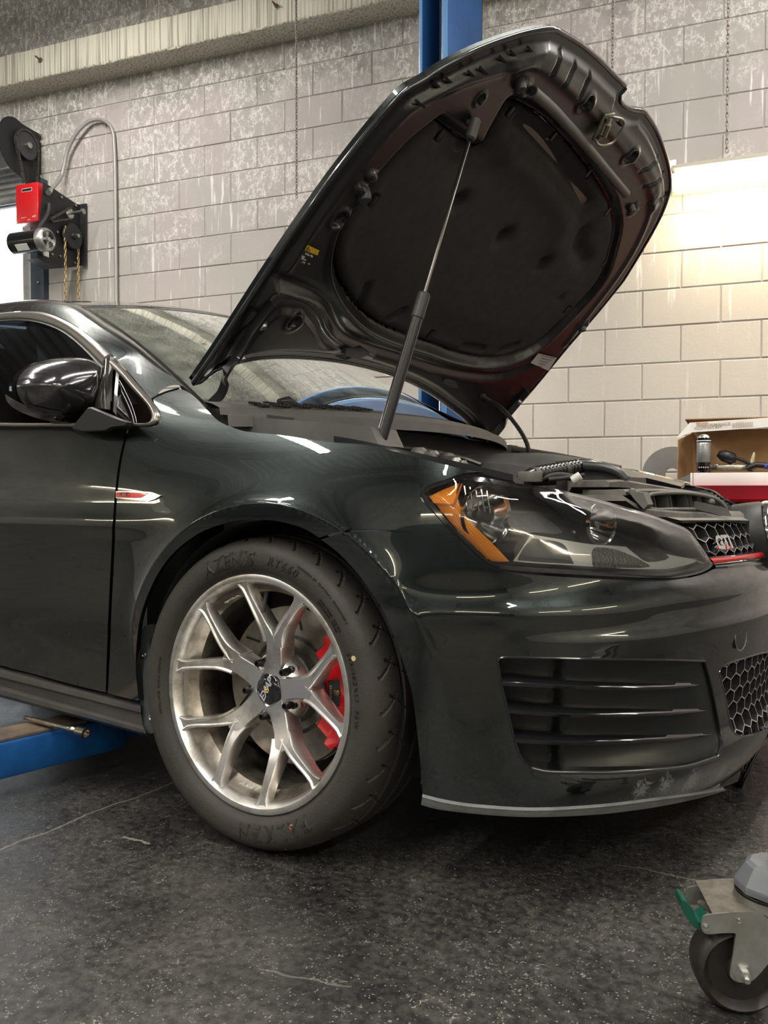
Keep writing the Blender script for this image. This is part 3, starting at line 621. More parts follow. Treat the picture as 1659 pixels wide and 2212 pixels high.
t = thing('roller_bracket', 'black metal end plate with sprocket and roller chain above the red opener', 'bracket', loc=onA(88, 350, A_JAMB-.02)); obs = []
ab = aW(onW(90, 350, .012))
S_ = 4.914
def px(x, y): return (x/S_, 230+y/S_)
out = spline([(*px(438, 300), 1), (*px(330, 240),), (*px(230, 180),), (*px(170, 125),), (*px(100, 103),), (*px(40, 120),), (*px(5, 170),), (*px(-6, 260),), (*px(0, 420),), (*px(40, 530),), (*px(100, 640),), (*px(200, 740),), (*px(320, 820),), (*px(436, 870), 1)], 4)
P = np.array([onA(u, v, ab) for u, v in out]); V, F = prism_vf(P, -WD*.006); BPL = mat('black_bracket_steel', (.016, .017, .019), .5, .2); obs.append(fixn(mesh('end_plate', V, F, BPL, smooth_=False)))
cs = onA(*px(285, 415), ab+.03); rs = abs(onA(*px(285, 260), ab+.03)[2]-cs[2]); 
obs.append(lathe('sprocket', [(0, -.004), (rs*.93, -.004), (rs*.93, .004), (0, .004)], cs, WD, mat('dark_sprocket', (.05, .05, .055), .5, .3), n=40)); obs.append(cyl('sprocket_hub', cs-WD*.035, cs+WD*.03, .022, STEEL))
def roller_chain(pts, pitch=.0170, w=.013, h=.012, ax=WD):
    P = resample(pts, max(3, int(np.sum(np.linalg.norm(np.diff(pts, axis=0), axis=1))/pitch)+1)); bmc = bmesh.new()
    for i in range(len(P)-1):
        c = (P[i]+P[i+1])/2; dv = nrm(P[i+1]-P[i]); s = w if i % 2 else w*.6; R = np.stack([dv, ax, np.cross(dv, ax)], 1); box_bm(bmc, c, (pitch*.95, s*1.6, h), R)
        bmesh.ops.create_cone(bmc, cap_ends=True, segments=8, radius1=h*.62, radius2=h*.62, depth=w*1.8, matrix=Matrix([[*np.stack([dv, np.cross(ax, dv), ax], 1)[k], P[i][k]] for k in range(3)]+[[0, 0, 0, 1]]))
    return bmc
ring = [cs+(math.cos(q)*(-WN)+math.sin(q)*ZZ)*rs for q in np.linspace(math.pi*1.22, -math.pi*.12, 24)]
lo1 = onA(*px(255, 810), ab+.03); lo2 = onA(*px(390, 800), ab+.03)
# one side is seen left (towards the room), the other right (towards the wall)
ring = [cs+(-math.cos(q)*(-WN)*-1+math.sin(q)*ZZ)*rs for q in np.linspace(-.1, math.pi+.1, 24)]
obs.append(bm_obj('roller_chain', roller_chain(np.array([lo1]+ring+[lo2])), DARKSTEEL)); 
arc = [cs+(math.cos(q)*(-WN)+math.sin(q)*ZZ)*rs*1.0 for q in np.linspace(math.pi*1.2, math.pi*1.75, 14)]
for (x, y) in ((415, 310), (412, 378), (410, 745)):
    P = onA(*px(x, y), ab); obs.append(cyl('plate_bolt', P-WD*.002, P+WD*.022, .011, STEEL, n=6))
reparent(t, obs)

ap = aW(onW(177, 500, .014)); t = thing('door_opener', 'black and red electric door opener with silver motor mounted on the wall', 'door opener', loc=WP(ap, 2.5, .15)); obs = []
def PA(x, y, da=0.): return onA(*px(x, y), ap+da)
pl = [PA(*q) for q in ((462, 805), (540, 850), (640, 920), (815, 1035), (850, 1040), (855, 1690), (600, 1660), (402, 1610), (402, 1400))]
V, F = prism_vf(pl, -WD*.005); obs.append(fixn(mesh('mounting_plate', V, F, BPL, smooth_=False)))
pl = [PA(*q) for q in ((850, 1038), (864, 1038), (862, 1692), (848, 1692))]; V, F = prism_vf(pl, WD*.05); obs.append(fixn(mesh('plate_flange', V, F, BPL, smooth_=False)))
pl = [PA(402, 1590), PA(575, 1650), PA(855, 1690), PA(700, 1705), PA(580, 1712), PA(402, 1618)]; V, F = prism_vf([PA(402, 1612), PA(582, 1715), PA(855, 1695), PA(600, 1655)], -WD*.10); obs.append(fixn(mesh('bottom_flange', V, F, BPL, smooth_=False)))
# red control box: front face parallel to the wall
rb = PA(458, 1000); offb = -((rb-WO)@WN); P0 = onW(*px(165, 820), offb+.01); P1 = onW(*px(402, 795), offb+.01); Pb = onW(*px(400, 1215), offb+.01)
a0_, a1_ = aW(P0), aW(P1); zt_, zb_ = P1[2], Pb[2]; dpt = .085
obs.append(box('control_box', WP((a0_+a1_)/2, (zt_+zb_)/2, offb+.01-dpt/2), (a1_-a0_, dpt, zt_-zb_), RED, R=RW, bev=.006)); cb = obs[-1]
def face_text(s, x, y, size, m, sp=1.0, nm='lettering'):
    P = onW(*px(x, y), offb+.0108); return text_on(nm, s, size, P, WD, ZZ, m, None, .0002, 0, sp)
LBL = mat('label_black', (.01, .01, .01), .4); WPR = mat('white_print', (.8, .8, .8), .5)
Pl = onW(*px(285, 885), offb+.0104); sub = [box('nameplate', Pl, (.088, .0012, .022), WPR, R=RW, bev=0), box('nameplate_field', Pl-WN*.0006, (.083, .0012, .017), LBL, R=RW, bev=0), face_text('LiftMaster', 285, 885, .0165, WPR), face_text('myQ', 360, 1163, .016, WPR), face_text('Security+ 2.0', 250, 1180, .008, WPR)]
obs += []
motor_a = onW(*px(505, 1415), offb-.0); mz = motor_a[2]; mc = PA(505, 1415, .0); ax = WD
mr_ = abs(PA(505, 1300)[2]-PA(505, 1530)[2])/2
MOT = mat('black_motor_gloss', (.02, .02, .022), .18, .6, coat=.6)
mA = onA(*px(515, 1410), ap+.16)
obs.append(lathe('motor_body', [(0, -.30), (mr_*.8, -.30), (mr_*.97, -.285), (mr_*.97, -.06), (mr_*.9, -.055), (mr_*.9, -.04), (0, -.04)], mA, WD, MOT)); obs.append(lathe('motor_end_bell', [(mr_*.9, -.06), (mr_*1.02, -.055), (mr_*1.03, -.015), (mr_*.9, .0), (mr_*.78, .004), (mr_*.75, -.008), (mr_*.2, -.008), (mr_*.2, .006), (0, .008)], mA, WD, mat('cast_silver', (.5, .5, .49), .35, .9)))
eb = obs[-1]; V = []; F = []
parts_ = []
for ring_r in (.35, .5, .65):
    for q0 in (0.3, 1.87, 3.44, 5.01):
        path = [mA+WD*-.0065+(math.cos(q)*WN+math.sin(q)*ZZ)*mr_*ring_r for q in np.linspace(q0, q0+1.0, 6)]; parts_.append(tube_vf(path, mr_*.045, 5))
V, F = merge(parts_); sub2 = mesh('vent_slots', V, F, LBL)
obs.append(box('motor_label', mA+WD*-.17+(-WN)*mr_*.72+ZZ*-mr_*.66, (.10, .002, .045), WHITE, R=np.stack([WD, nrm(WN*.72+ZZ*.66), nrm(ZZ*.72-WN*.66)], 1), bev=0))
# conduit between box and motor
pp = [PA(520, 1035, .01), PA(515, 1110, .03), PA(480, 1190, .05), PA(430, 1260, .08), PA(405, 1330, .10), PA(410, 1390, .14)]
pth = resample(spline([tuple(q) for q in pp], 8), 70); obs.append(tube('motor_conduit', pth, [.0105+.0016*(i % 2) for i in range(70)], mat('black_flex_conduit', (.03, .03, .035), .4)))
# small sprocket drive and hand chain wheel
c1 = PA(745, 1135, .03); obs.append(lathe('drive_sprocket', [(0, -.004), (.034, -.004), (.038, 0), (.034, .004), (0, .004)], c1, WD, STEEL, n=22)); obs.append(cyl('drive_shaft', c1-WD*.03, c1+WD*.11, .011, STEEL)); P = c1+WD*.10; obs.append(cyl('shaft_collar', P, P+WD*.02, .019, STEEL))
c2 = PA(548, 1205, .03)
loop = np.array([c1+(ZZ*1.0)*.038, c2+ZZ*.012, c2+WN*-.014, c2-ZZ*.012, c1-ZZ*.038]); obs.append(bm_obj('drive_chain', roller_chain(loop), DARKSTEEL))
cw = PA(770, 1380, .03); rw = abs(PA(770, 1250, .03)[2]-PA(770, 1510, .03)[2])/2; obs.append(lathe('hand_chain_wheel', [(0, -.012), (rw, -.012), (rw*.88, 0), (rw, .012), (rw*.9, .014), (rw*.3, .014), (rw*.25, .03), (0, .03)], cw, WD, BPL, n=40)); obs.append(cyl('wheel_nut', cw+WD*.03, cw+WD*.055, .014, STEEL, n=6))
for q in ((545, 1570), (445, 1570), (630, 1590), (785, 1660), (795, 1052), (643, 965), (600, 1335)):
    P = PA(*q); obs.append(cyl('plate_bolt', P-WD*.002, P+WD*.012, .009, STEEL, n=6))
P = PA(490, 1565, .03); obs.append(box('warning_plate', P, (.004, .05, .035), WHITE, R=np.stack([WD, WN, ZZ], 1)))
reparent(t, obs)
for s in sub: s.parent = cb; s.matrix_parent_inverse = Matrix.Identity(4)
cbL = t.location
for s in sub: s.parent = cb; s.matrix_parent_inverse = cb.matrix_parent_inverse.copy() if False else Matrix.Identity(4)
# (part objects keep world-space vertices; their world matrix is identity)
sub2.parent = eb
GOLD = mat('yellow_zinc_chain', (.52, .38, .18), .35, .9)
for i, (x, y0, y1, lab) in enumerate(((690, 1270, 2140, 'yellow zinc hand chain hanging from the opener, left strand'), (830, 1470, 2140, 'yellow zinc hand chain hanging from the opener, right strand'))):
    P = onA(*px(x, y0), ap+.03+.0); P2 = A(P[0], P[1], .75); V, F = chain_vf(P, P2, .036, .0032, .015, 5, 8); o = mesh('hand_chain', V, F, GOLD); tag(o, lab, 'chain')
# grey electrical conduit on the wall
zt = onW(245, 300, .03)[2]; pts = [WP(aW(onW(251, 640, .03)), .1, .03), onW(249.5, 450, .03), onW(246, 300, .03), onW(238, 272, .03), onW(222, 260, .035), onW(205, 259, .04), onW(188, 265, .05), onW(165, 288, .06), onW(146, 325, .06), onW(138, 360, .06)]
Pk = PA(520, 905, .02); pts += [onW(132, 382, .08), Pk]
pt = spline([tuple(q) for q in pts], 10); t = thing('conduit', 'grey metal conduit bent over the wall to the door opener', 'conduit', loc=pts[0])
k = 50; o1 = tube('rigid_pipe', pt[:k+1], .0125, mat('grey_conduit', (.36, .345, .33), .45, .4)); fx = resample(pt[k:], 90); o2 = tube('flexible_pipe', fx, [.0125+.0018*(i % 2) for i in range(90)], MATS['grey_conduit']); o3 = cyl('end_fitting', Pk-nrm(Pk-pts[-2])*.03, Pk+nrm(Pk-pts[-2])*.02, .019, STEEL); reparent(t, [o1, o2, o3])
# ================================================================ THE CAR: body surface
# plan outline of the right half, front centre -> rear (s = arc length), and how far the skin stands off it at height z
_c = spline([(.832, .0), (.829, -.12), (.816, -.26), (.790, -.39), (.750, -.52), (.698, -.64), (.63, -.742), (.545, -.815), (.45, -.860), (.36, -.882), (.2, -.893), (0, -.897), (-.3, -.896), (-.8, -.893), (-1.5, -.885), (-2.2, -.86), (-2.7, -.80)], 14)
_c = resample(_c, 900); CS = np.r_[0, np.cumsum(np.linalg.norm(np.diff(_c, axis=0), axis=1))]; CC = _c
_t = np.gradient(_c, axis=0); _t /= np.linalg.norm(_t, axis=1)[:, None]; CNn = np.stack([_t[:, 1]*-1, _t[:, 0]], 1)
if CNn[500][1] > 0: CNn = -CNn
for _ in range(30): CNn[1:-1] = (CNn[:-2]+CNn[1:-1]+CNn[2:])/3
CNn /= np.linalg.norm(CNn, axis=1)[:, None]
FRONT = [(-.05, -.08), (.05, -.065), (.10, -.045), (.135, -.016), (.165, -.001), (.195, .009), (.215, .007), (.24, -.004), (.32, -.002), (.39, .003), (.435, .012), (.455, .014), (.475, .006), (.495, .003), (.515, .002), (.530, -.004), (.555, -.020), (.60, -.034), (.65, -.062), (.70, -.105), (.76, -.175), (.84, -.30)]
SIDE_ = [(-.05, -.06), (.06, -.05), (.14, -.03), (.2, -.018), (.28, -.008), (.40, .0), (.52, .003), (.60, .002), (.66, -.001), (.70, -.007), (.76, -.022), (.82, -.046), (.87, -.076), (.91, -.112), (.96, -.17), (1.05, -.28)]
DOORS = [(-.05, -.06), (.06, -.05), (.14, -.03), (.2, -.022), (.28, -.020), (.35, -.016), (.42, -.004), (.52, .002), (.60, .005), (.645, .007), (.662, .001), (.68, -.004), (.72, -.011), (.80, -.030), (.87, -.050), (.93, -.078), (.99, -.12), (1.05, -.17)]
AX, AZ = .040, .302
def OFF(s, z):
    s = np.asarray(s, float); z = np.asarray(z, float); X = np.interp(s, CS, CC[:, 0])
    wf = 1-smooth(s, .62, 1.02); wd = smooth(-X, .10, .50)
    o = wf*cr1(z, FRONT)+(1-wf)*((1-wd)*cr1(z, SIDE_)+wd*cr1(z, DOORS))
    # wheel-arch flare with its crease
    r = np.hypot(X-AX, z-AZ); tq = smooth(r, .379, .393); fl = tq*.0125*np.exp(-np.clip(r-.386, -.02, 1)/.030)+(1-tq)*(.0125-.14*(.386-r))
    up = smooth(z, .28, .50); fade = np.where(X > AX, 1-smooth(X, .36, .52), 1.0)
    o = o+fl*up*fade
    # bumper corner: the crease running back from the headlight tip, a soft hollow below it
    g = lambda c, w: np.exp(-((z-c)/w)**2)
    m = smooth(s, .55, .85)*(1-smooth(s, 1.0, 1.25))
    o = o+m*(.005*g(.50, .018)-.003*g(.54, .02))
    return o
def WS(s, z):
    s = np.asarray(s, float); z = np.asarray(z, float)
    x = np.interp(s, CS, CC[:, 0]); y = np.interp(s, CS, CC[:, 1]); nx = np.interp(s, CS, CNn[:, 0]); ny = np.interp(s, CS, CNn[:, 1]); o = OFF(s, z)
    y = y+ny*o; x = x+nx*o
    return np.stack([x, y, z+0*x], -1)
def WSO(d):
    """the same surface, set back (negative) or proud by d (number or function of s, z)"""
    def f(s, z):
        P = WS(s, z); dd = d(np.asarray(s, float), np.asarray(z, float)) if callable(d) else d
        nx = np.interp(s, CS, CNn[:, 0]); ny = np.interp(s, CS, CNn[:, 1]); P[..., 0] += nx*dd; P[..., 1] += ny*dd; return P
    return f
def WH(u, v, d=0.):
    """where the sight line through a photo point meets the body skin -> (s, z)"""
    r = ray(u, v); t = np.linspace(.5, 4.6, 420); P = CAM+t[:, None]*r
    def Fv(P):
        D = (P[:, None, 0]-CC[None, :, 0])**2+(P[:, None, 1]-CC[None, :, 1])**2; i = D.argmin(1); dv = P[:, :2]-CC[i]
        sd = np.sum(dv*CNn[i], 1); return sd-OFF(CS[i], P[:, 2])-(d(CS[i], P[:, 2]) if callable(d) else d), CS[i]
    f, s = Fv(P); k = np.where((f[:-1] > 0) & (f[1:] <= 0))[0]
    if len(k) == 0:
        k = [int(np.abs(f).argmin())]; P = P[k[0]]; return np.array([s[k[0]], P[2]])
    k = k[0]; a, b = t[k], t[k+1]
    for _ in range(3):
        tt = np.linspace(a, b, 9); Q = CAM+tt[:, None]*r; f, s = Fv(Q); j = np.where((f[:-1] > 0) & (f[1:] <= 0))[0]
        j = j[0] if len(j) else 3; a, b = tt[j], tt[j+1]
    Q = CAM+np.array([(a+b)/2])[:, None]*r; f, s = Fv(Q); i = 0
    dv = Q[0, :2]-np.array([np.interp(s[0], CS, CC[:, 0]), np.interp(s[0], CS, CC[:, 1])]); tg = np.array([np.interp(s[0], CS, _t[:, 0]), np.interp(s[0], CS, _t[:, 1])])
    return np.array([s[0]+dv@tg, Q[0, 2]])
def WL(pts, n=4, closed=True, d=0.):
    c = spline(pts, n, closed); return np.array([WH(u, v, d) for u, v in c])
def mirror_obj(o, name=None, parent=None):
    me = o.data.copy(); cn = [tuple(c.vector) for c in me.corner_normals] if me.has_custom_normals else None
    co = np.zeros(len(me.vertices)*3); me.vertices.foreach_get('co', co); co = co.reshape(-1, 3); co[:, 1] *= -1
    loops = [tuple(p.vertices)[::-1] for p in me.polygons]; m2 = bpy.data.meshes.new(me.name); m2.from_pydata([tuple(c) for c in co], [], loops); m2.update()
    m2.polygons.foreach_set('use_smooth', [True]*len(loops)); m2.set_sharp_from_angle(angle=math.radians(45))
    for mm in me.materials: m2.materials.append(mm)
    bpy.data.meshes.remove(me); q = bpy.data.objects.new(name or o.name.split('.')[0], m2); SC.link(q); q.parent = parent if parent is not None else o.parent; return q

car = thing('car', 'dark grey-green hatchback with its hood propped open and bare silver front wheel', 'car')
car_parts = []
# ---- fender
fender_px = [(278, 926, 1), (300, 921), (322, 917), (336, 905), (338, 888), (333, 872), (329, 861, 1), (352, 848), (386, 838, 1), (408, 846), (428, 862), (448, 884), (474, 909), (500, 921), (532, 931), (602, 938), (708, 953), (800, 961), (882, 982), (1003, 1012), (1046, 1020, 1),
    (1010, 1023), (985, 1029), (945, 1044), (918, 1056), (909, 1070), (916, 1086), (940, 1110), (982, 1158, 1), (900, 1150), (834, 1145), (757, 1144, 1), (720, 1153), (689, 1163, 1), (664, 1147), (633, 1135), (592, 1126), (548, 1123), (515, 1125), (485, 1132), (452, 1143), (422, 1158), (380, 1191), (346, 1233), (321, 1283), (305, 1330), (297, 1380), (294, 1440), (297, 1480), (301, 1516, 1), (268, 1508), (232, 1499, 1), (237, 1400), (241, 1300), (246, 1200), (251, 1090), (257, 1030), (267, 970)]
E = []
fo = WL(fender_px, 3)
fender = surf_panel('fender', fo, WS, PAINT, car, res=.0055, thick=.012, inset=.0012)
fender_l = mirror_obj(fender)
# ---- door
door_px = [(276, 927, 1), (262, 975), (253, 1030), (247, 1090), (241, 1200), (236, 1300), (232, 1400), (229, 1497, 1), (150, 1478), (80, 1459), (0, 1438), (-120, 1403), (-300, 1352), (-470, 1305, 1), (-480, 1150), (-480, 1000), (-470, 890, 1), (-300, 893), (-120, 903), (0, 913), (140, 920)]
door = surf_panel('door', WL(door_px, 3), WS, PAINT, car, res=.010, thick=.02, inset=.0012)
door_l = mirror_obj(door)
rear = surf_panel('rear_quarter', resample(np.array([(WH(-474, 1305)[0]+.004, .26), (WH(-474, 1305)[0]+.004, .90), (3.60, .90), (3.62, .3)]), 80, True), WS, PAINT, car, res=.03, thick=.02)
rear_l = mirror_obj(rear)
print('door rear edge', WS(*WH(-474, 1305)), WS(*WH(0, 913)), WS(*WH(0, 1438)), WS(*WH(386, 838)), WS(*WH(800, 961)), WS(*WH(1046, 1020)), WS(*WH(1537, 1225)), WS(*WH(1075, 1425)), WS(*WH(1650, 1400)), WS(*WH(912, 1720)), WS(*WH(1150, 1745)), WS(*WH(1500, 1720)))
# ---- bumper
bump_px = [(982, 1161, 1), (1010, 1190), (1037, 1211), (1055, 1224), (1080, 1232), (1174, 1242), (1312, 1250), (1420, 1254), (1480, 1248), (1522, 1238), (1542, 1228), (1590, 1224), (1640, 1216), (1659, 1213), (1720, 1206), (1758, 1204, 1),
    (1764, 1400), (1764, 1560, 1), (1700, 1600), (1640, 1652), (1600, 1685), (1540, 1706), (1430, 1722), (1300, 1738), (1150, 1746), (1020, 1738), (912, 1718, 1), (908, 1660), (902, 1600), (896, 1545), (888, 1492), (876, 1450), (862, 1408), (846, 1362), (826, 1318), (800, 1277), (768, 1235), (730, 1195), (692, 1165, 1), (725, 1154), (757, 1147, 1), (834, 1148), (900, 1153)]
vent_px = [(1075, 1427, 1), (1085, 1420), (1160, 1421), (1300, 1424), (1440, 1425), (1522, 1428, 1), (1536, 1480), (1546, 1530), (1556, 1580), (1560, 1610), (1548, 1636), (1480, 1657), (1400, 1665), (1330, 1669), (1250, 1669), (1180, 1668), (1148, 1659), (1127, 1639), (1112, 1600), (1098, 1540), (1084, 1480)]
grl_px = [(1554, 1452, 1), (1562, 1438), (1600, 1424), (1659, 1408), (1766, 1402, 1), (1766, 1535, 1), (1700, 1560), (1640, 1583), (1598, 1591), (1582, 1578), (1568, 1510)]
bo = WL(bump_px, 3); bo[:, 0] = np.maximum(bo[:, 0], 0)
vo = WL(vent_px, 3); go = WL(grl_px, 3); go[:, 0] = np.maximum(go[:, 0], .0)
# close exactly on the centre line
ctr = bo[:, 0] < .02; bo[ctr, 0] = 0; go[go[:, 0] < .02, 0] = 0.0
go2 = go.copy(); 
# the lower grille opening is a notch in the half bumper; keep a sliver of margin at the centre by letting the hole start at s = .012
go2[:, 0] = np.maximum(go2[:, 0], .012)
bumper = surf_panel('front_bumper', bo, WS, PAINT, car, res=.0065, thick=.02, holes=[vo, go2], inset=.001)
bl = mirror_obj(bumper)
bm = bmesh.new(); bm.from_mesh(bl.data); 
bpy.data.objects.remove(bl)
bl = mesh('front_bumper_left_half', [tuple(v.co) for v in bm.verts], [[l.vert.index for l in f.loops] for f in bm.faces], PAINT, None); bm.free()
bl.name = 'bumper_cover'; bl.parent = bumper; bl.data.set_sharp_from_angle(angle=math.radians(45)) if False else None
# ---- wheel (hub frame: centre, outward axis, up, forward)
WCN = A(0, -.885, .312); WAX = nrm(A(0, -1, .0503)); WUP = nrm(ZZ-WAX*(ZZ@WAX)); WFW = np.cross(WUP, WAX)
if WFW[0] < 0: WFW = -WFW
def wp(r, ang, h): return WCN+WAX*h+r*(math.cos(ang)*WFW+math.sin(ang)*WUP)      # h: outward from the rim face
def wang(u, v, h=0.):
    P = on(u, v, WCN+WAX*h, WAX)-WCN; return math.atan2(P@WUP, P@WFW), math.hypot(P@WUP, P@WFW)
def wheel_mat():
    m = mat('bare_machined_aluminium', (.62, .60, .57), .26, 1.0); nt = m.node_tree; b = nt.nodes['Principled BSDF']; L = nt.links.new
    geo = nt.nodes.new('ShaderNodeNewGeometry'); n = nt.nodes.new('ShaderNodeTexNoise'); n.inputs['Scale'].default_value = 11; n.inputs['Detail'].default_value = 8; n.inputs['Roughness'].default_value = .7; L(geo.outputs['Position'], n.inputs['Vector'])
    r = nt.nodes.new('ShaderNodeValToRGB'); r.color_ramp.elements[0].position = .36; r.color_ramp.elements[0].color = (.46, .42, .36, 1); r.color_ramp.elements[1].position = .52; r.color_ramp.elements[1].color = (.80, .79, .77, 1); L(n.outputs[0], r.inputs[0]); L(r.outputs[0], b.inputs['Base Color'])
    mr = nt.nodes.new('ShaderNodeMapRange'); mr.inputs[3].default_value = .46; mr.inputs[4].default_value = .28; L(n.outputs[0], mr.inputs[0]); L(mr.outputs[0], b.inputs['Roughness']); return m
ALU = wheel_mat()
BARREL = mat('grimy_barrel_aluminium', (.50, .46, .40), .36, .9, var=.5, vscale=16, col2=(.16, .13, .10))
wheel = bpy.data.objects.new('front_wheel', None); SC.link(wheel); wheel.parent = car
wheel.location = (0, 0, 0)
RO = .2335
lathe('rim_lip', [(RO-.006, -.016), (RO, -.012), (RO+.002, -.004), (RO, .001), (RO-.005, .0025), (RO-.011, .001), (RO-.014, -.003), (RO-.017, -.010), (RO-.020, -.018), (RO-.021, -.03), (RO-.014, -.03)], WCN, WAX, ALU, wheel, n=128, closed_prof=True, xdir=WFW)
lathe('rim_barrel', [(RO-.019, -.018), (RO-.023, -.030), (RO-.030, -.045), (RO-.036, -.052), (RO-.036, -.100), (RO-.030, -.11), (RO-.024, -.14), (RO-.018, -.20), (RO-.010, -.215), (RO, -.222), (RO, -.226), (RO-.004, -.226), (RO-.010, -.20), (RO-.012, -.14), (RO-.024, -.10), (RO-.024, -.05), (RO-.012, -.03)], WCN, WAX, BARREL, wheel, n=128, closed_prof=True, xdir=WFW)
# tyre: bulged sidewall, shoulder and tread; curved tread grooves cut as recessed strips
TYRE = mat('tyre_rubber', (.040, .036, .031), .62, spec=.35, bump=.2, bscale=260, var=.25, vscale=9)
RT = .3125
tp = [(RO-.004, -.004), (RO+.004, -.002), (RO+.008, .004), (RO+.014, .010), (RO+.026, .0145), (RO+.040, .015), (RO+.052, .012), (RO+.060, .006), (RO+.066, -.003), (RO+.0705, -.013), (RO+.074, -.026), (RO+.0765, -.045), (RO+.078, -.075), (RO+.0785, -.11), (RO+.078, -.145), (RO+.0765, -.175), (RO+.074, -.194), (RO+.068, -.212), (RO+.058, -.226), (RO+.04, -.236), (RO+.02, -.236), (RO+.004, -.226), (RO-.004, -.222)]
tps = spline(tp, 3)
def tyre_pt(w):
    """w: 0 bead ... along profile arc"""
    s = np.r_[0, np.cumsum(np.linalg.norm(np.diff(tps, axis=0), axis=1))]; return np.interp(w, s, tps[:, 0]), np.interp(w, s, tps[:, 1])
TS = np.r_[0, np.cumsum(np.linalg.norm(np.diff(tps, axis=0), axis=1))]
w_tread0 = TS[np.argmin(np.abs(tps[:, 0]-(RO+.060))+(tps[:, 1] < 0)*0+(tps[:, 1] < -.1)*9)]
NA, NW = 720, 110
ws = np.linspace(0, TS[-1], NW); PR = np.array([tyre_pt(w) for w in ws]); ang = np.arange(NA)*2*math.pi/NA
dn = np.gradient(PR, axis=0); dn = np.stack([-dn[:, 1], dn[:, 0]], 1); dn /= np.linalg.norm(dn, axis=1)[:, None]
if dn[NW//2][0] < 0: dn = -dn
AG, WG = np.meshgrid(ang, ws, indexing='ij'); D = np.zeros_like(AG)
arc = AG*RT; wt = WG-w_tread0                          # metres round the tyre / across the tread
for gc in (.070, .120, .170): D -= .006*(np.abs(wt-gc) < .0055)
per = 2*math.pi*RT/30
def sweep(a0, w0, w1, slant, width, depth, curve):
    q = np.clip((wt-w0)/(w1-w0), 0, 1); ph = (arc-a0-slant*q-curve*q*q) % per; ph = np.minimum(ph, per-ph); return -depth*(ph < width/2*(1-.4*q))*((wt > w0) & (wt < w1))
D += sweep(0, .010, .052, .020, .0052, .0055, .018); D += sweep(per*.5, .030, .085, -.020, .0046, .005, -.012); D += sweep(per*.3, .125, .20, .03, .005, .005, .01)
# sidewall rings
for rr, hh_ in ((.0105, .0008), (.040, .0006), (.0545, .0009)): D += hh_*np.exp(-((WG-rr)/.0012)**2)
V = []; R_ = PR[None, :, 0]+dn[None, :, 0]*D; Hh = PR[None, :, 1]+dn[None, :, 1]*D
XYZ = WCN+WAX*Hh[..., None]+R_[..., None]*(np.cos(AG)[..., None]*WFW+np.sin(AG)[..., None]*WUP)
# contact patch: the tyre flattens where it stands on the floor
XYZ[..., 2] = np.maximum(XYZ[..., 2], .0005)
idx = np.arange(NA*NW).reshape(NA, NW); F = np.stack([idx, np.roll(idx, -1, 0)], -1)
q0 = idx[:, :-1].ravel(); q1 = np.roll(idx, -1, 0)[:, :-1].ravel(); q2 = np.roll(idx, -1, 0)[:, 1:].ravel(); q3 = idx[:, 1:].ravel()
me = bpy.data.meshes.new('tyre'); me.from_pydata(XYZ.reshape(-1, 3).tolist(), [], np.stack([q3, q2, q1, q0], 1).tolist()); me.update()
me.polygons.foreach_set('use_smooth', [True]*len(me.polygons)); me.set_sharp_from_angle(angle=math.radians(32)); tyre = link('tyre', me, wheel, TYRE)
bm = bmesh.new(); bm.from_mesh(me); bmesh.ops.recalc_face_normals(bm, faces=bm.faces); bm.to_mesh(me); bm.free(); me.set_sharp_from_angle(angle=math.radians(32))
# raised sidewall lettering, bent round the tyre
LETM = mat('raised_sidewall_letters', (.022, .020, .018), .45, spec=.5)
def tyre_text(s, size, rad, a_mid, flip=False, shear=0., spacing=1., out=.0, ex=.0007, name='sidewall_lettering', offset=0., radial_h=None, mtl=LETM, sx=1.0):
    me = text_mesh(s, size, ex, 0, shear, spacing, 'CENTER', offset); co = np.zeros(len(me.vertices)*3); me.vertices.foreach_get('co', co); co = co.reshape(-1, 3)
    sg = -1 if not flip else 1; a = a_mid+sg*co[:, 0]*sx/rad; r = rad+(co[:, 1] if not flip else -co[:, 1])
    h = np.interp(r, tps[:40, 0], tps[:40, 1]) if True else 0
    h = h+.0002+co[:, 2]+ex
    P = WCN+WAX*h[:, None]+r[:, None]*(np.cos(a)[:, None]*WFW+np.sin(a)[:, None]*WUP); me.vertices.foreach_set('co', P.ravel()); me.update(); me.materials.clear(); me.name = name; o = link(name, me, wheel, mtl); return o
a1 = wang(528, 1212, .012)[0]; tyre_text('AZENIS', .040, RO+.030, wang(493, 1222, .012)[0], shear=.25, spacing=1.05, offset=.001); tyre_text('RT660', .024, RO+.032, wang(614, 1214, .012)[0], shear=.25, spacing=1.25, offset=.0004)
tyre_text('FALKEN', .040, RO+.030, wang(560, 1795, .012)[0], flip=False, spacing=1.15, offset=.001) if False else None
tyre_text('FALKEN', .040, RO+.030, wang(592, 1792, .012)[0], flip=False, spacing=1.4, offset=.001)
tyre_text('245/40ZR17  95W', .0135, RO+.024, wang(776, 1490, .012)[0], spacing=1.35)
tyre_text('MAX PRESS  350 kPa', .0065, RO+.026, wang(722, 1322, .012)[0], spacing=1.3); tyre_text('MAX LOAD  690 kg', .0065, RO+.018, wang(716, 1322, .012)[0], spacing=1.3)
tyre_text('TREADWEAR 200  TRACTION A  TEMPERATURE A', .0055, RO+.046, wang(712, 1262, .012)[0], spacing=1.3)
tyre_text('EXTRA LOAD  RADIAL TUBELESS', .006, RO+.018, wang(352, 1480, .012)[0], spacing=1.4)
P = wang(766, 1422, .012); lathe('paint_dot', [(0, 0), (.0048, 0), (.0048, .0006), (0, .0008)], wp(P[1], P[0], np.interp(P[1], tps[:40, 0], tps[:40, 1])), WAX, mat('yellow_chalk_dot', (.50, .42, .22), .7), wheel, n=16)
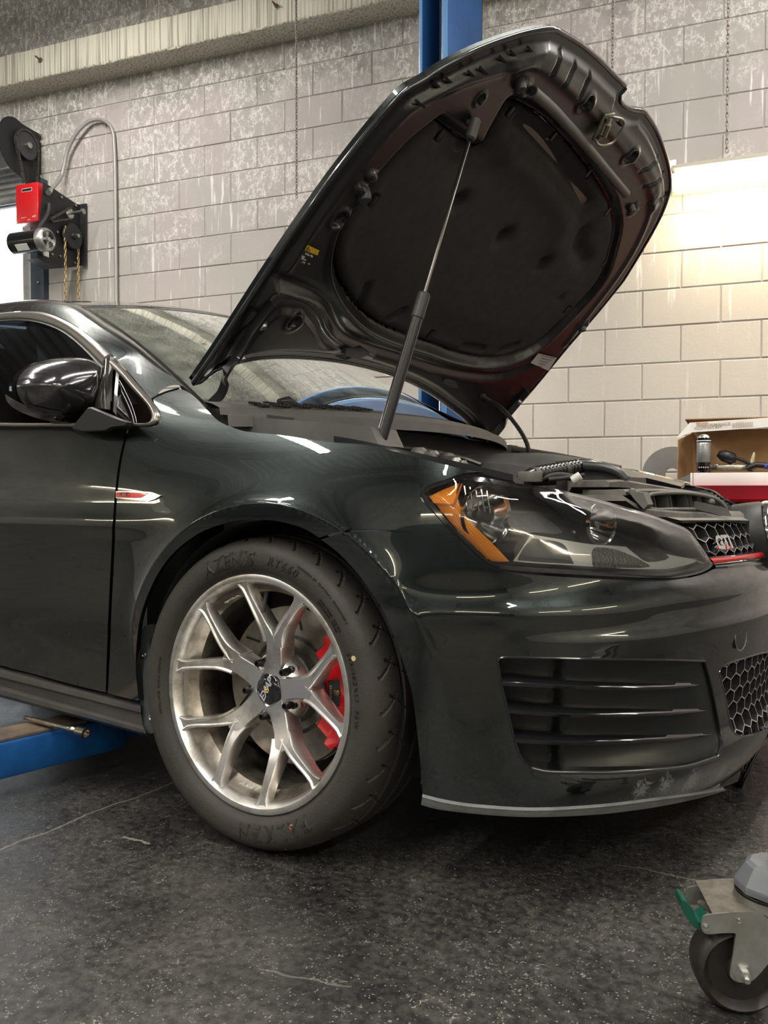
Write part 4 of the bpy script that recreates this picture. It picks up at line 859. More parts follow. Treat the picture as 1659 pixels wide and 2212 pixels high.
P = wang(632, 1786, .012); lathe('paint_dot', [(0, 0), (.0055, 0), (.0055, .0006), (0, .0008)], wp(P[1], P[0], np.interp(P[1], tps[:40, 0], tps[:40, 1])), WAX, mat('red_chalk_dot', (.40, .14, .08), .7), wheel, n=16)
# spokes: five arms from the hub, each forking into two blades
HUBH = -.050
ends = [(428, 1300), (517, 1242), (647, 1293), (721, 1401), (740, 1573), (678, 1701), (560, 1759), (463, 1698), (380, 1564), (371, 1434)]
ea = sorted([wang(u, v, -.004)[0] % (2*math.pi) for u, v in ends])
arms = []
fork_px = [(483, 1441), (570, 1390), (627, 1477), (591, 1593), (494, 1571)]; pair_px = [((371, 1434), (428, 1300)), ((517, 1242), (647, 1293)), ((721, 1401), (740, 1573)), ((678, 1701), (560, 1759)), ((463, 1698), (380, 1564))]
# regular spacing fitted to the photograph: mean phase of the ten blade ends
mids = [];
for (p1, p2) in pair_px:
    b1, b2 = wang(*p1, -.004)[0], wang(*p2, -.004)[0]; dlt = (b2-b1+math.pi) % (2*math.pi)-math.pi; mids.append((b1+dlt/2) % (2*math.pi))
    arms.append(dlt)
ph = np.angle(np.mean(np.exp(1j*5*np.array(mids))))/5; half = np.mean(np.abs(arms))/2
print('spokes', np.degrees(mids), np.degrees(arms), np.degrees(ph), np.degrees(half), [round(wang(*f, -.03)[1], 3) for f in fork_px])
def blade(path, wid, dep, top, name='spoke_blade', chan=False):
    """path: list of (r, ang); wid, dep: widths/depths; top: height of the outer face"""
    loops = []; P = [A(r*math.cos(a), r*math.sin(a)) for r, a in path]; T = np.gradient(np.array(P), axis=0); T /= np.linalg.norm(T, axis=1)[:, None]
    for p, t, w, d, h in zip(P, T, wid, dep, top):
        nx = A(-t[1], t[0]); L = []
        sec = [(-w/2, -d), (-w/2*.98, -.003), (-w/2+.0025, 0), (0, .0), (w/2-.0025, 0), (w/2*.98, -.003), (w/2, -d), (w*.30, -d-.006), (-w*.30, -d-.006)]
        if chan: sec = [(-w/2*1.05, -d), (-w/2, -.003), (-w/2+.002, 0), (-w/2+.0045, 0), (-w/2+.0075, -chan), (w/2-.0075, -chan), (w/2-.0045, 0), (w/2-.002, 0), (w/2, -.003), (w/2*1.05, -d), (w*.30, -d-.006), (-w*.30, -d-.006)]
        for x, y in sec: q = p+nx*x; L.append(WCN+WAX*(h+y)+q[0]*WFW+q[1]*WUP)
        loops.append(L)
    return loft(name, loops, ALU, wheel, sharp=38)
# hub with five lug pockets
hubo = lathe('hub', [(.030, HUBH-.03), (.030, HUBH-.004), (.034, HUBH-.001), (.040, HUBH), (.050, HUBH-.002), (.060, HUBH-.012), (.072, HUBH-.030), (.078, HUBH-.06), (.030, HUBH-.06)], WCN, WAX, ALU, wheel, n=60, closed_prof=True, xdir=WFW)
RF = .128
for k in range(5):
    am = ph+k*2*math.pi/5
    rs = [.030, .048, .066, .084, .100, .114, .124]
    blade([(r, am) for r in rs], [.046, .045, .043, .041, .042, .046, .030], [.040, .040, .040, .042, .042, .040, .036], [HUBH+.000, HUBH+.000, HUBH+.002, HUBH+.006, HUBH+.011, HUBH+.016, HUBH+.018], 'spoke_arm')
    for sgn in (-1, 1):
        ae = am+sgn*half; n = 12; path = []; wid = []; dep = []; top = []
        p0 = A(.098*math.cos(am+sgn*.10), .098*math.sin(am+sgn*.10)); p3 = A((RO-.014)*math.cos(ae), (RO-.014)*math.sin(ae)); 
        dirm = A(math.cos(am+sgn*.22), math.sin(am+sgn*.22)); c1 = p0+dirm*.038; c2 = p3-(p3-p0)/np.linalg.norm(p3-p0)*.055
        for i in range(n+1):
            t = i/n; q = (1-t)**3*p0+3*(1-t)**2*t*c1+3*(1-t)*t*t*c2+t**3*p3; path.append((math.hypot(*q), math.atan2(q[1], q[0]))); 
            wid.append(np.interp(t, [0, .3, .8, .93, 1], [.034, .024, .0185, .022, .034])); dep.append(np.interp(t, [0, .5, 1], [.040, .034, .022])); top.append(np.interp(t, [0, .35, 1], [HUBH+.012, -.022, -.003]))
        for i in range(1, len(path)):      # keep angles continuous
            while path[i][1]-path[i-1][1] > math.pi: path[i] = (path[i][0], path[i][1]-2*math.pi)
            while path[i][1]-path[i-1][1] < -math.pi: path[i] = (path[i][0], path[i][1]+2*math.pi)
        blade(path, wid, dep, top, chan=.0035)
# centre cap with the maker's lettering
CAPM = mat('centre_cap_gloss', (.008, .009, .012), .06, coat=1); capc = WCN+WAX*(HUBH+.004)
lathe('centre_cap', [(0, .0045), (.015, .004), (.025, .002), (.0295, -.001), (.0305, -.006), (0, -.006)], capc, WAX, CAPM, wheel, n=40)
SILV = mat('silver_print', (.72, .72, .74), .3, .6)
dv1 = nrm(on(592, 1462, capc, WAX)-on(570, 1512, capc, WAX)); dv2 = np.cross(WAX, dv1)
text_on('cap_lettering', 'AP', .021, capc+WAX*.005+dv1*.0125, dv1, dv2, SILV, wheel, .0003, shear=.35, offset=.0005, spacing=.95); text_on('cap_lettering', 'EX', .021, capc+WAX*.005-dv1*.0125, dv1, dv2, SILV, wheel, .0003, shear=.35, offset=.0005, spacing=.95)
V, F = merge([tube_vf([capc+WAX*.0052+dv1*a+dv2*b, capc+WAX*.0052+dv1*a2+dv2*b2], .0011, 6) for a, b, a2, b2 in ((-.005, -.005, .005, .005), (-.005, .005, .005, -.005))]); mesh('cap_emblem', V, F, mat('amber_print', (.8, .45, .05), .4), wheel)
# open-ended black lug studs between the arms
STUD = mat('black_lug_steel', (.035, .035, .037), .3, .8)
for k in range(5):
    a = ph+math.pi/5+k*2*math.pi/5; b = wp(.0560, a, HUBH-.04)
    lug = lathe('lug_stud', [(.0035, .040), (.0035, .052), (.0058, .052), (.0070, .050), (.0070, .040), (.0078, .038), (.0078, .028), (.0100, .026), (.0100, .012), (.0120, .008), (.0120, 0), (0, 0), (0, .040)], b, WAX, STUD, wheel, n=20)
    lathe('lug_socket', [(.0125, -.006), (.0155, -.004), (.0165, .012), (.0150, .018), (.0125, .014)], b, WAX, ALU, wheel, n=24)
P = wang(590, 1283, -.05); cyl('valve_stem', wp(RO-.034, P[0], -.03), wp(RO-.075, P[0], -.022), .004, RUBBER, wheel)
text_me = text_mesh('SMS-5', .014, .0006, 0, 0, 1.1); text_me2 = None
def barrel_text(s, size, ang_, rad, h, mt, sgn=1):
    me = text_mesh(s, size, .0005, 0, 0, 1.1, 'CENTER', .0003); co = np.zeros(len(me.vertices)*3); me.vertices.foreach_get('co', co); co = co.reshape(-1, 3); a = ang_-sgn*co[:, 0]/rad; hh = h+co[:, 1]*sgn
    P = WCN+WAX*hh[:, None]+(rad-.0004-co[:, 2])[:, None]*(np.cos(a)[:, None]*WFW+np.sin(a)[:, None]*WUP); me.vertices.foreach_set('co', P.ravel()); me.update(); me.materials.clear(); me.name = 'barrel_lettering'; link('barrel_lettering', me, wheel, mt)
def bang(u, v, rad=RO-.036):
    r = ray(u, v); best = None          # far wall of the barrel cylinder
    for t in np.linspace(.8, 2.2, 1400):
        q = CAM+t*r-WCN; rr = math.hypot(q@WUP, q@WFW)
        if rr < rad: best = q
        elif best is not None: break
    return math.atan2(best@WUP, best@WFW), best@WAX
b1 = bang(503, 1293); b2 = bang(541, 1699)
barrel_text('SMS-5', .016, b1[0], RO-.036, b1[1], mat('engraved_grey', (.75, .73, .7), .5, .5), 1); barrel_text('APEX', .019, b2[0], RO-.036, b2[1], MATS['engraved_grey'], 1)

# ---- brake disc, hub hat, red caliper behind the spokes
DISC = mat('brake_disc_steel', (.42, .39, .35), .34, 1.0, var=.35, vscale=24); HAT = mat('rusty_disc_hat', (.16, .14, .12), .55, .6, var=.5, vscale=30)
dc = WCN+WAX*-.118; RD = .166
bd = lathe('brake_disc', [(.080, 0), (RD-.003, 0), (RD, -.003), (RD, -.008), (RD-.01, -.010), (RD-.01, -.018), (RD, -.020), (RD, -.026), (.080, -.027)], dc, WAX, DISC, car, n=96, closed_prof=True)
lathe('disc_hat', [(.0, .030), (.070, .030), (.078, .026), (.081, -.006)], dc, WAX, HAT, bd, n=64)
lathe('disc_band', [(.096, .0006), (.100, .0012), (.104, .0006)], dc, WAX, DARKSTEEL, bd, n=64)
for k in range(6):
    a = k*math.pi/3+.3; P = dc+WAX*.0008+(math.cos(a)*WFW+math.sin(a)*WUP)*.118; q = dc+WAX*.0008+(math.cos(a+.14)*WFW+math.sin(a+.14)*WUP)*.152; tube('disc_slot', [P, (P+q)/2+WAX*.0001, q], .0022, LBL, bd, n=6)
V, F = cyl_vf(dc-WAX*.16, dc-WAX*.0-WAX*.03, .045); mesh('wheel_bearing_carrier', V, F, mat('dark_casting', (.03, .028, .026), .7, .3), car)
REDC = mat('caliper_red', (.60, .006, .010), .3, coat=.5)
ca0, _ = wang(700, 1400, -.10); ca1, _ = wang(715, 1590, -.10); 
def arc_block(name, r0, r1, a0, a1, h0, h1, m, par, n=14, bev=.004, wob=None):
    loops = []
    for i in range(n+1):
        t = i/n; a = a0+(a1-a0)*t; e = 1-.0*t; k = (wob(t) if wob else 0); rr1 = r1+k
        sec = [(r0+bev, h0), (rr1-bev, h0), (rr1, h0+bev), (rr1, h1-bev), (rr1-bev*2, h1), (r0+bev, h1), (r0, h1-bev), (r0, h0+bev)]
        loops.append([WCN+WAX*h+r*(math.cos(a)*WFW+math.sin(a)*WUP) for r, h in sec])
    return loft(name, loops, m, par, sharp=35)
cal = arc_block('brake_caliper', .112, .186, ca0, ca1, -.150, -.088, REDC, car)
arc_block('caliper_bridge', .150, .192, ca0+.05, ca1-.05, -.096, -.078, REDC, cal, wob=lambda t: -.02*(2*t-1)**2)
for a_, w_ in ((ca0-.035, .09), (ca1+.035, .09)): arc_block('caliper_ear', .118, .176, a_-w_/2, a_+w_/2, -.135, -.094, REDC, cal, n=4)
am_ = (ca0+ca1)/2; arc_block('caliper_plaque', .128, .158, am_-.17, am_+.17, -.09, -.0765, mat('dark_plaque', (.03, .03, .032), .45), cal, n=8, bev=.002)
cyl('plaque_bolt', WCN+WAX*-.078+.150*(math.cos(am_)*WFW+math.sin(am_)*WUP), WCN+WAX*-.074+.150*(math.cos(am_)*WFW+math.sin(am_)*WUP), .007, mat('aged_brass', (.25, .20, .10), .4, .8), cal)
Pq = WCN+WAX*-.0762+.134*(math.cos(am_-.0)*WFW+math.sin(am_-.0)*WUP); tx = (-math.sin(am_)*WFW+math.cos(am_)*WUP); text_on('plaque_lettering', 'brakes', .010, Pq, -tx*-1, -(math.cos(am_)*WFW+math.sin(am_)*WUP), SILV, cal, .0003)
arc_block('brake_pad', .104, .150, ca0+.04, ca1-.04, -.118+.001, -.096, DARKSTEEL, cal, bev=.002)
arc_block('caliper_bracket', .175, .196, ca0-.12, ca0+.02, -.15, -.11, REDC, cal, n=4); arc_block('caliper_bracket', .175, .196, ca1-.02, ca1+.12, -.15, -.11, REDC, cal, n=4)

# ---- wheel arch liner
LIN = mat('wheel_liner_plastic', (.035, .040, .040), .62, var=.35, vscale=7)
arcp = []; 
for q in np.linspace(math.radians(207), math.radians(-17), 60): arcp.append((AX+.348*math.cos(q), AZ+.352*math.sin(q)))
V = []; F = []
for (x, z) in arcp:
    for y in (-.872, -.868, -.845, -.50): V.append((x, y, z) if y != -.872 else (x, y, z))
for i in range(len(arcp)-1):
    for k in range(3): F.append((i*4+k, i*4+k+1, (i+1)*4+k+1, (i+1)*4+k))
mesh('wheel_arch_liner', V, F, LIN, car); 
V = [(x, -.50, z) for x, z in arcp]+[(AX, -.50, AZ)]; F = [(i, i+1, len(arcp)) for i in range(len(arcp)-1)]; mesh('inner_wheel_well', V, F, mat('under_body_black', (.008, .008, .008), .9), car)
# moulded edge strip of the liner behind the tyre, with its screws
def ly(u, v, y=-.862): return onY(u, v, y)
st = [(318, 1350), (331, 1352), (329, 1372), (323, 1384), (326, 1440), (327, 1500), (336, 1540), (338, 1570), (330, 1584), (318, 1582), (308, 1560), (306, 1530), (303, 1515), (298, 1480), (298, 1430), (300, 1383), (306, 1362)]
V, F = prism_vf([ly(u, v) for u, v in spline(st, 3, True)], (0, .012, 0)); fixn(mesh('liner_edge_strip', V, F, mat('liner_edge_grey', (.075, .085, .08), .5, var=.3, vscale=14), car))
for u, v in ((311, 1416), (326, 1550)):
    P = ly(u, v, -.864); lathe('liner_screw', [(.0015, .001), (.003, .003), (.0062, .0025), (.0075, 0), (0, 0)], P, (0, -1, 0), STEEL, car, n=16)
# ================================================================ GREENHOUSE, DOORS' GLASS, MIRROR, SKIRT
def GY(y0, k, z0=.93, c=0.):
    return lambda x, z: y0+k*(np.asarray(z, float)-z0)+c*(np.asarray(z, float)-z0)**2
def GH(u, v, g, it=30):
    P = onY(u, v, -.8)
    for _ in range(it): P = onY(u, v, float(g(P[0], P[2])))
    return P
def SG(g, d=0.): return lambda p, q: np.stack([np.asarray(p, float), g(p, q)+d+0*np.asarray(p, float), np.asarray(q, float)], -1)
gW0 = GY(-.725, .40); gW = lambda x, z: gW0(x, z)-.055*np.exp(-((np.asarray(z, float)-.94)/.05)**2)*(np.asarray(z, float) < 5); gD = GY(-.812, .40, .93, -.0)       # windshield edge plane, door-frame plane
glass_g = GY(-.795, .40); 
def outl(px, g, n=4, closed=True): return np.array([GH(u, v, g)[[0, 2]] for u, v in spline(px, n, closed)])
inner_px = [(-260, 690), (-120, 674), (0, 661), (60, 654), (110, 651.5), (145, 655), (172, 662), (194, 673), (236, 702), (277, 729), (319, 763), (360, 801), (388, 827), (416, 852), (430, 863), (443, 884)]
outer_px = [(-260, 706), (-120, 688), (0, 676), (42, 672), (83, 672), (105, 676), (125, 683), (166, 705), (208, 737), (238, 765), (266, 792), (294, 823), (322, 858), (330, 872), (336, 890), (339, 905)]
ip = resample(spline(inner_px, 4), 70); op = resample(spline(outer_px, 4), 70)
# match the two edges along the pillar: the roof rail first, the pillar foot last
I3 = np.array([GH(u, v, gW) for u, v in ip]); O3 = np.array([GH(u, v, gD) for u, v in op])
cut = int(np.argmin(np.hypot(ip[:, 0]-387, ip[:, 1]-837))); cuto = int(np.argmin(np.hypot(op[:, 0]-326, op[:, 1]-861)))
Ic = resample(I3[:cut+1], 80); Oc = resample(O3[:cuto+1], 80)
loops = []; K = 14
def pillar_rows(Ic, Oc, bulge=.020):
    rows = []
    for a, b in zip(Ic, Oc):
        w = b-a; nn = nrm(A(.35, -.75, .55)); rows.append([a+w*(k/K)+nn*bulge*math.sin(math.pi*(k/K)**.85)*min(1, np.linalg.norm(w)/.06) for k in range(K+1)])
    return rows
rows = pillar_rows(Ic, Oc); n = K+1
for i in range(len(rows)):          # the pillar foot runs into the fender skin
    w = float(smooth(i/(len(rows)-1), .72, 1.0))
    if w > 0:
        for k in range(n):
            d = rows[i][k]-CAM; q = d@CF; h_ = WS(*WH(W/2+FPX*(d@CR)/q, H/2-FPX*(d@CU)/q)); rows[i][k] = rows[i][k]*(1-w)+h_*w
V = [p for r in rows for p in r]; F = []
for i in range(len(rows)-1):
    for k in range(K): F.append((i*n+k, (i+1)*n+k, (i+1)*n+k+1, i*n+k+1))
pil = mesh('roof_pillar', V, F, PAINT, car); pil_l = mirror_obj(pil)
# door frame trim (satin band) round the door window, quarter-light frame, belt strip
SATIN = mat('satin_window_trim', (.26, .245, .225), .26, .75)
dfo = [(-260, 707), (-120, 689), (0, 677), (42, 673.5), (83, 673), (105, 677.5), (125, 684.5), (166, 706.5), (208, 738.5), (236, 765)]
dfi = [(-260, 722), (-120, 700), (0, 688), (50, 686), (97, 694), (139, 712), (180, 744), (222, 785)]
def band(name, pa, pb, g, m, lift=.006, n=60, par=None):
    a = resample(spline(pa, 4), n); b = resample(spline(pb, 4), n); L = []
    for p, q in zip(a, b):
        P, Q = GH(*p, g), GH(*q, g); mid = (P+Q)/2+A(0, -1, .3)*lift; L.append([P+A(0, .008, 0), P, P*.75+Q*.25+A(0, -1, .3)*lift*.8, mid, P*.25+Q*.75+A(0, -1, .3)*lift*.6, Q, Q+A(0, .012, 0)])
    return loft(name, L, m, par or car, closed=False, sharp=60)
band('door_frame_trim', dfo, dfi, gD, SATIN); band('belt_trim', [(-260, 902), (-100, 908), (0, 913), (100, 914), (200, 913)], [(-260, 909), (-100, 915), (0, 920.5), (100, 921), (200, 921)], GY(-.838, .3), SATIN, .003)
band('window_seal', dfi, [(-260, 728), (-120, 706), (0, 694), (50, 692), (95, 700), (136, 718), (176, 750), (219, 795)], gD, BLACK, -.002)
band('door_pillar_trim', [(222, 785), (216, 820), (210, 850), (204, 882)], [(238, 770), (234, 815), (231, 850), (229, 884)], gD, mat('gloss_dark_pillar', (.05, .045, .04), .16, .5, coat=.8), .004, 20)
qo = [(239, 776), (266, 800), (294, 832), (322, 864), (334, 880), (340, 896), (338, 910), (328, 918), (310, 921), (283, 921)]; qi = [(241, 793), (262, 814), (290, 846), (314, 872), (323, 886), (327, 898), (325, 908), (318, 913), (306, 914), (286, 914)]
band('quarter_window_frame', qo, qi, GY(-.822, .32), SATIN, .005)
TINT = glass_mat('tinted_side_glass', (.035, .04, .045), 0, 1.28); QTINT = glass_mat('tinted_quarter_glass', (.12, .13, .13), 0, 1.5)
wpx = [(-260, 724), (-120, 703), (0, 691), (50, 689), (96, 697), (137, 715), (178, 747), (220, 788, 1), (213, 840), (204, 884), (204, 918, 1), (0, 918), (-260, 906, 1)]
surf_panel('front_door_window', outl(wpx, glass_g), SG(glass_g), TINT, car, res=.03, thick=0)
surf_panel('quarter_window', outl([(238, 783, 1), (262, 811), (290, 843), (315, 870), (325, 886), (329, 900), (326, 914, 1), (228, 914, 1), (231, 850)], glass_g), SG(glass_g), QTINT, car, res=.02, thick=0)
for o in [ob for ob in list(car.children) if ob.name.split('.')[0] in ('front_door_window', 'quarter_window', 'door_frame_trim', 'belt_trim')]: mirror_obj(o)

# windshield: from edge to edge with a bow, cowl, roof
WSg = glass_mat('windshield_glass', (.62, .70, .64), 0, 1.55, dirt_haze=.16, dirt_haze_col=(.55, .60, .52))  # grey-green reflection haze put into the glass as a diffuse colour
k0 = int(np.argmin(np.hypot(ip[:, 0]-172, ip[:, 1]-662))); E3 = resample(np.array([GH(u, v, gW0) for u, v in ip])[k0:], 30)
_tt = np.linspace(0, 1, 30); E3s = np.stack([np.polyval(np.polyfit(_tt, E3[:, k], 3), _tt) for k in range(3)], 1); E3 = E3s
fil_a = resample(I3[k0:], 30); V = list(fil_a)+list(E3); mesh('pillar_gap_seal', V, [(i, i+1, 30+i+1, 30+i) for i in range(29)], BLACK, car)
NWD = 28; V = []; F = []
for e in E3:
    w = -e[1]; tz = (e[2]-.9)/.33
    for j in range(NWD+1):
        y = -w+2*w*j/NWD; q = 1-(y/w)**2; V.append((e[0]+.115*q*(1-.20*tz), y, e[2]+(.020+.035*tz)*q))
WV = np.array(V).reshape(len(E3), NWD+1, 3)
for i in range(len(E3)-1):
    for j in range(NWD): a = i*(NWD+1)+j; F.append((a, a+1, a+NWD+2, a+NWD+1))
wsh = mesh('windshield', V, F, WSg, car)
# black ceramic border along the top and far edge of the glass
SEAL = mat('glass_border_black', (.010, .010, .011), .25, coat=.4)
def ribbon(name, P, Q, m, up=.003, par=None):
    V = list(P)+list(Q); n = len(P); F = [(i, i+1, n+i+1, n+i) for i in range(n-1)]; V = [np.asarray(v)+A(.5, 0, .8)*up for v in V]; return mesh(name, V, F, m, par or car)
ribbon('windshield_border', WV[0], WV[1]*.75+WV[0]*.25, SEAL); ribbon('windshield_border', WV[:, -1], WV[:, -2]*.55+WV[:, -1]*.45, SEAL); ribbon('windshield_border', WV[:, 0], WV[:, 0]*.82+WV[:, 1]*.18, SEAL); ribbon('windshield_border', WV[-1], WV[-1]*.3+WV[-2]*.7, SEAL)
# roof
RL = [A(x, *_) for x, _ in []]; rail = I3[:k0+1][::-1]; rail = resample(np.vstack([rail, [[-2.6, rail[-1][1]+.02, rail[-1][2]-.01]], [[-3.0, rail[-1][1]+.05, rail[-1][2]-.07]]]), 30); V = []; F = []
for i, e in enumerate(rail):
    w = -e[1]; t = i/29
    for j in range(NWD+1):
        y = -w+2*w*j/NWD; q = 1-(y/w)**2; V.append((e[0]+.145*q*.65*(1-smooth(t, 0, .5)), y, e[2]+.057*q+.010*q*math.sin(t*3.1)))
for i in range(len(rail)-1):
    for j in range(NWD): a = i*(NWD+1)+j; F.append((a, a+1, a+NWD+2, a+NWD+1))
mesh('roof', V, F, PAINT, car)
# interior: dark tub, dashboard, seats, rear shelf with bright hatch glass behind
INT = mat('dark_cabin_lining', (.016, .016, .017), .75); DASH = mat('dark_dashboard', (.03, .03, .031), .6)
def loftX(name, secs, m, par=car): return loft(name, secs, m, par)
loft('dashboard', [[(x0-.0, y, .62), (x0+.12+.10*(1-(y/.66)**2), y, .90), (x0+.02+.10*(1-(y/.66)**2), y, .945), (x0-.22, y, .965), (x0-.36, y, .93), (x0-.40, y, .62)] for y in np.linspace(-.66, .66, 13) for x0 in (-.40,)], DASH, car)
seat = None
for y in (-.36, .36):
    st_ = loft('front_seat', [[(-1.45+dx+.26*t*0-.30*t, y-wd*(1-.25*t), .45+.62*t), (-1.33+dx-.30*t, y-wd*.8*(1-.25*t), .45+.62*t), (-1.33+dx-.30*t, y+wd*.8*(1-.25*t), .45+.62*t), (-1.45+dx-.30*t, y+wd*(1-.25*t), .45+.62*t)] for t, wd, dx in ((0, .24, 0), (.3, .25, 0), (.7, .25, 0), (1, .2, 0))], INT, car)
    hr = loft('head_rest', [[(-1.79+.04*math.cos(a), y+.12*math.sin(a), z) for a in np.linspace(0, 2*math.pi, 16, endpoint=False)] for z in (1.07, 1.10, 1.20, 1.235)], INT, st_)
    box('seat_cushion', (-1.15, y, .46), (.5, .48, .16), INT, st_, bev=.05)
V = [(-.5, -.80, .25), (-2.8, -.80, .25), (-2.8, .80, .25), (-.5, .80, .25)]; mesh('cabin_floor', V, [(0, 1, 2, 3)], INT, car)
V = [(-.42, -.78, .25), (-.42, .78, .25), (-.42, .78, .88), (-.42, -.78, .88)]; mesh('bulkhead', V, [(0, 1, 2, 3)], INT, car)
box('rear_body', (-3.15, 0, .62), (.4, 1.6, .75), PAINT, car, bev=.15, seg=5); loft('hatch', [[(-3.02, -w, z), (-3.02+.01, -w, z), (-3.02+.01, w, z), (-3.02, w, z)] for w, z in ((.72, .95), (.66, 1.2))], TINT, car)
box('underbody', (-1.2, 0, .185), (3.4, 1.5, .05), MATS['under_body_black'], car); box('engine_undertray', (.28, 0, .17), (.62, 1.0, .03), MATS['under_body_black'], car)
# rear wheel so the car stands on something from every side
for sx, y, s in ((-2.63, -.80, -1), (-2.63, .80, 1), (0, .80, 1)):
    w_ = lathe('rear_wheel' if sx else 'left_front_wheel', [(RO, .0), (.29, .005), (RT-.002, -.02), (RT-.002, -.2), (.28, -.225), (RO, -.22), (.19, -.04), (0, -.05)], (sx, y+.07*s, RT-.002), (0, s, 0), TYRE, car, n=48)
    for k in range(5): a = k*2*math.pi/5; V, F = tube_vf([A(sx, y+.06*s-.02*s, RT)+A(math.cos(a), 0, math.sin(a))*r for r in (.02, .12, .232)], [.03, .025, .02], 8); mesh('spoke', V, F, ALU, w_)

# black cowl panel between windshield and engine bay
COWL = mat('weathered_cowl_plastic', (.075, .073, .070), .55, var=.3, vscale=9, col2=(.11, .105, .10))
base = WV[-1]; V = []; F = []; ncol = len(base)
for j, b in enumerate(base):
    y = b[1]; q = 1-(y/abs(base[0][1]))**2
    prof = [(.0, .002), (.03, -.004), (.035, .010), (.08, .004), (.12, -.006), (.125, -.022), (.165, -.024), (.17, -.05)]
    for dx, dz in prof: V.append((b[0]-.01+dx*(.55+.45*q), y*1.02, b[2]+.004+dz))
m_ = 8
for j in range(ncol-1):
    for k in range(m_-1): F.append((j*m_+k, j*m_+k+1, (j+1)*m_+k+1, (j+1)*m_+k))
cowl = mesh('cowl_panel', V, F, COWL, car, sharp=30)
bmg = bmesh.new()
for i in range(30):
    for r_ in range(3):
        j = i/29*.32; y = -.66+j; b = base[int((y+abs(base[0][1]))/(2*abs(base[0][1]))*NWD)]; q = 1-(y/.73)**2; box_bm(bmg, (b[0]+(.035+.022*r_)*(.55+.45*q)+.03, y+.005*(r_ % 2), b[2]+.014-.004*r_), (.012, .007, .004))
bm_obj('cowl_vent_slots', bmg, mat('vent_slot_black', (.008, .008, .008), .6), cowl)['kind'] = 'stuff'
P = onY(620, 876, -.52); tube('wiper_pivot_cap', [P+A(.0, -.03, .006), P+A(0, 0, .01), P+A(-.01, .06, .0)], [.008, .014, .010], BLACK, car, n=10)
P = onY(712, 945, -.60); tube('drain_hose', [P+A(0, -.0, 0), P+A(-.01, .05, .012), P+A(-.03, .16, .014)], .009, RUBBER, car)
tube('wiper_arm', [onY(640, 884, -.50), onY(760, 905, -.2), onY(880, 925, .1), onY(1000, 948, .45)], .006, BLACK, car, n=8)

V, F = prism_vf([onY(*q, -.700) for q in ((448, 878), (462, 884), (500, 895), (560, 902), (640, 908), (720, 914), (800, 922), (818, 962), (760, 966), (700, 960), (600, 948), (520, 938), (470, 918))], (0, .10, 0)); fixn(mesh('cowl_side_cover', V, F, COWL, car))
# ---- door mirror
XM = -.655
mp_px = [(36, 836), (42, 812), (63, 792), (95, 779), (139, 772.5), (162, 773), (177, 780), (183, 800), (187, 836), (187, 855), (181, 873), (168, 898), (150, 910), (139, 908), (101, 897), (63, 880), (44, 863)]
mo = np.array([onX(u, v, XM)[[1, 2]] for u, v in spline(mp_px, 4, True)]); print('mirror extent', mo.min(0), mo.max(0))
dmx = sdpoly(np.array([[mo[:, 0].mean(), mo[:, 1].mean()]]), mo)[0]
rdg = np.array([onX(u, v, XM)[[1, 2]] for u, v in ((150, 790), (146, 820), (136, 850), (128, 880))])
low = np.array([onX(u, v, XM)[[1, 2]] for u, v in ((40, 846), (80, 868), (130, 885), (150, 884))])
def mS(y, z):
    P = np.stack([np.asarray(y, float).ravel(), np.asarray(z, float).ravel()], 1); d = np.clip(sdpoly(P, mo), 0, None)/.065
    t = np.clip(d, 0, 1); h = .105*np.sqrt(np.clip(1-(1-t)**2.2, 0, 1)); in_ = smooth(P[:, 0], -.90, -.82) if False else 0
    return np.stack([XM+h, P[:, 0], P[:, 1]], -1).reshape(np.asarray(y).shape+(3,))
mirror_t = surf_panel('door_mirror', mo, mS, mat('mirror_cap_paint', (.10, .10, .105), .16, .85, coat=1), car, res=.0045, thick=.03, orient=(1, 0, 0))
surf_panel('mirror_glass', mo, lambda y, z: np.stack([0*y+XM-.02, y, z], -1), CHROME, mirror_t, res=.02, thick=0, orient=(-1, 0, 0))
lw = spline([(40, 848, 1), (70, 866), (110, 882), (140, 892), (150, 908, 1), (135, 907), (100, 898), (62, 881), (44, 864)], 4, True); lw = np.array([onX(u, v, XM+.055)[[1, 2]] for u, v in lw])
sig = surf_panel('mirror_turn_signal', lw, lambda y, z: mS(y, z)+A(.004, 0, 0), mat('clear_signal_lens', (.10, .095, .095), .12, .5, coat=1), mirror_t, res=.006, thick=.0, orient=(1, 0, 0))
ft = [(164, 913), (155, 927), (180, 934), (236, 932), (250, 924), (283, 920.5), (288, 913), (262, 905), (232, 892), (200, 879), (191, 880)]
P1 = [onY(u, v, -.885) for u, v in ft]; P2 = [onY(u, v, -.835) for u, v in ft]; c_ = np.mean(P1, 0); P0 = [p+(c_-p)*.12+A(0, -.008, 0) for p in P1]
loft('mirror_foot', [P0, P1, P2], BLACK, mirror_t)
a1_, a2_ = [onX(u, v, XM+.01) for u, v in ((139, 908), (150, 915), (185, 893), (203, 877), (190, 856), (172, 880))], [onX(u, v, XM-.05) for u, v in ((150, 905), (160, 925), (190, 900), (215, 885), (192, 866), (175, 885))]
loft('mirror_neck', [a1_, a2_], mat('neck_grey_plastic', (.016, .016, .017), .45), mirror_t)
mirror_obj(mirror_t)

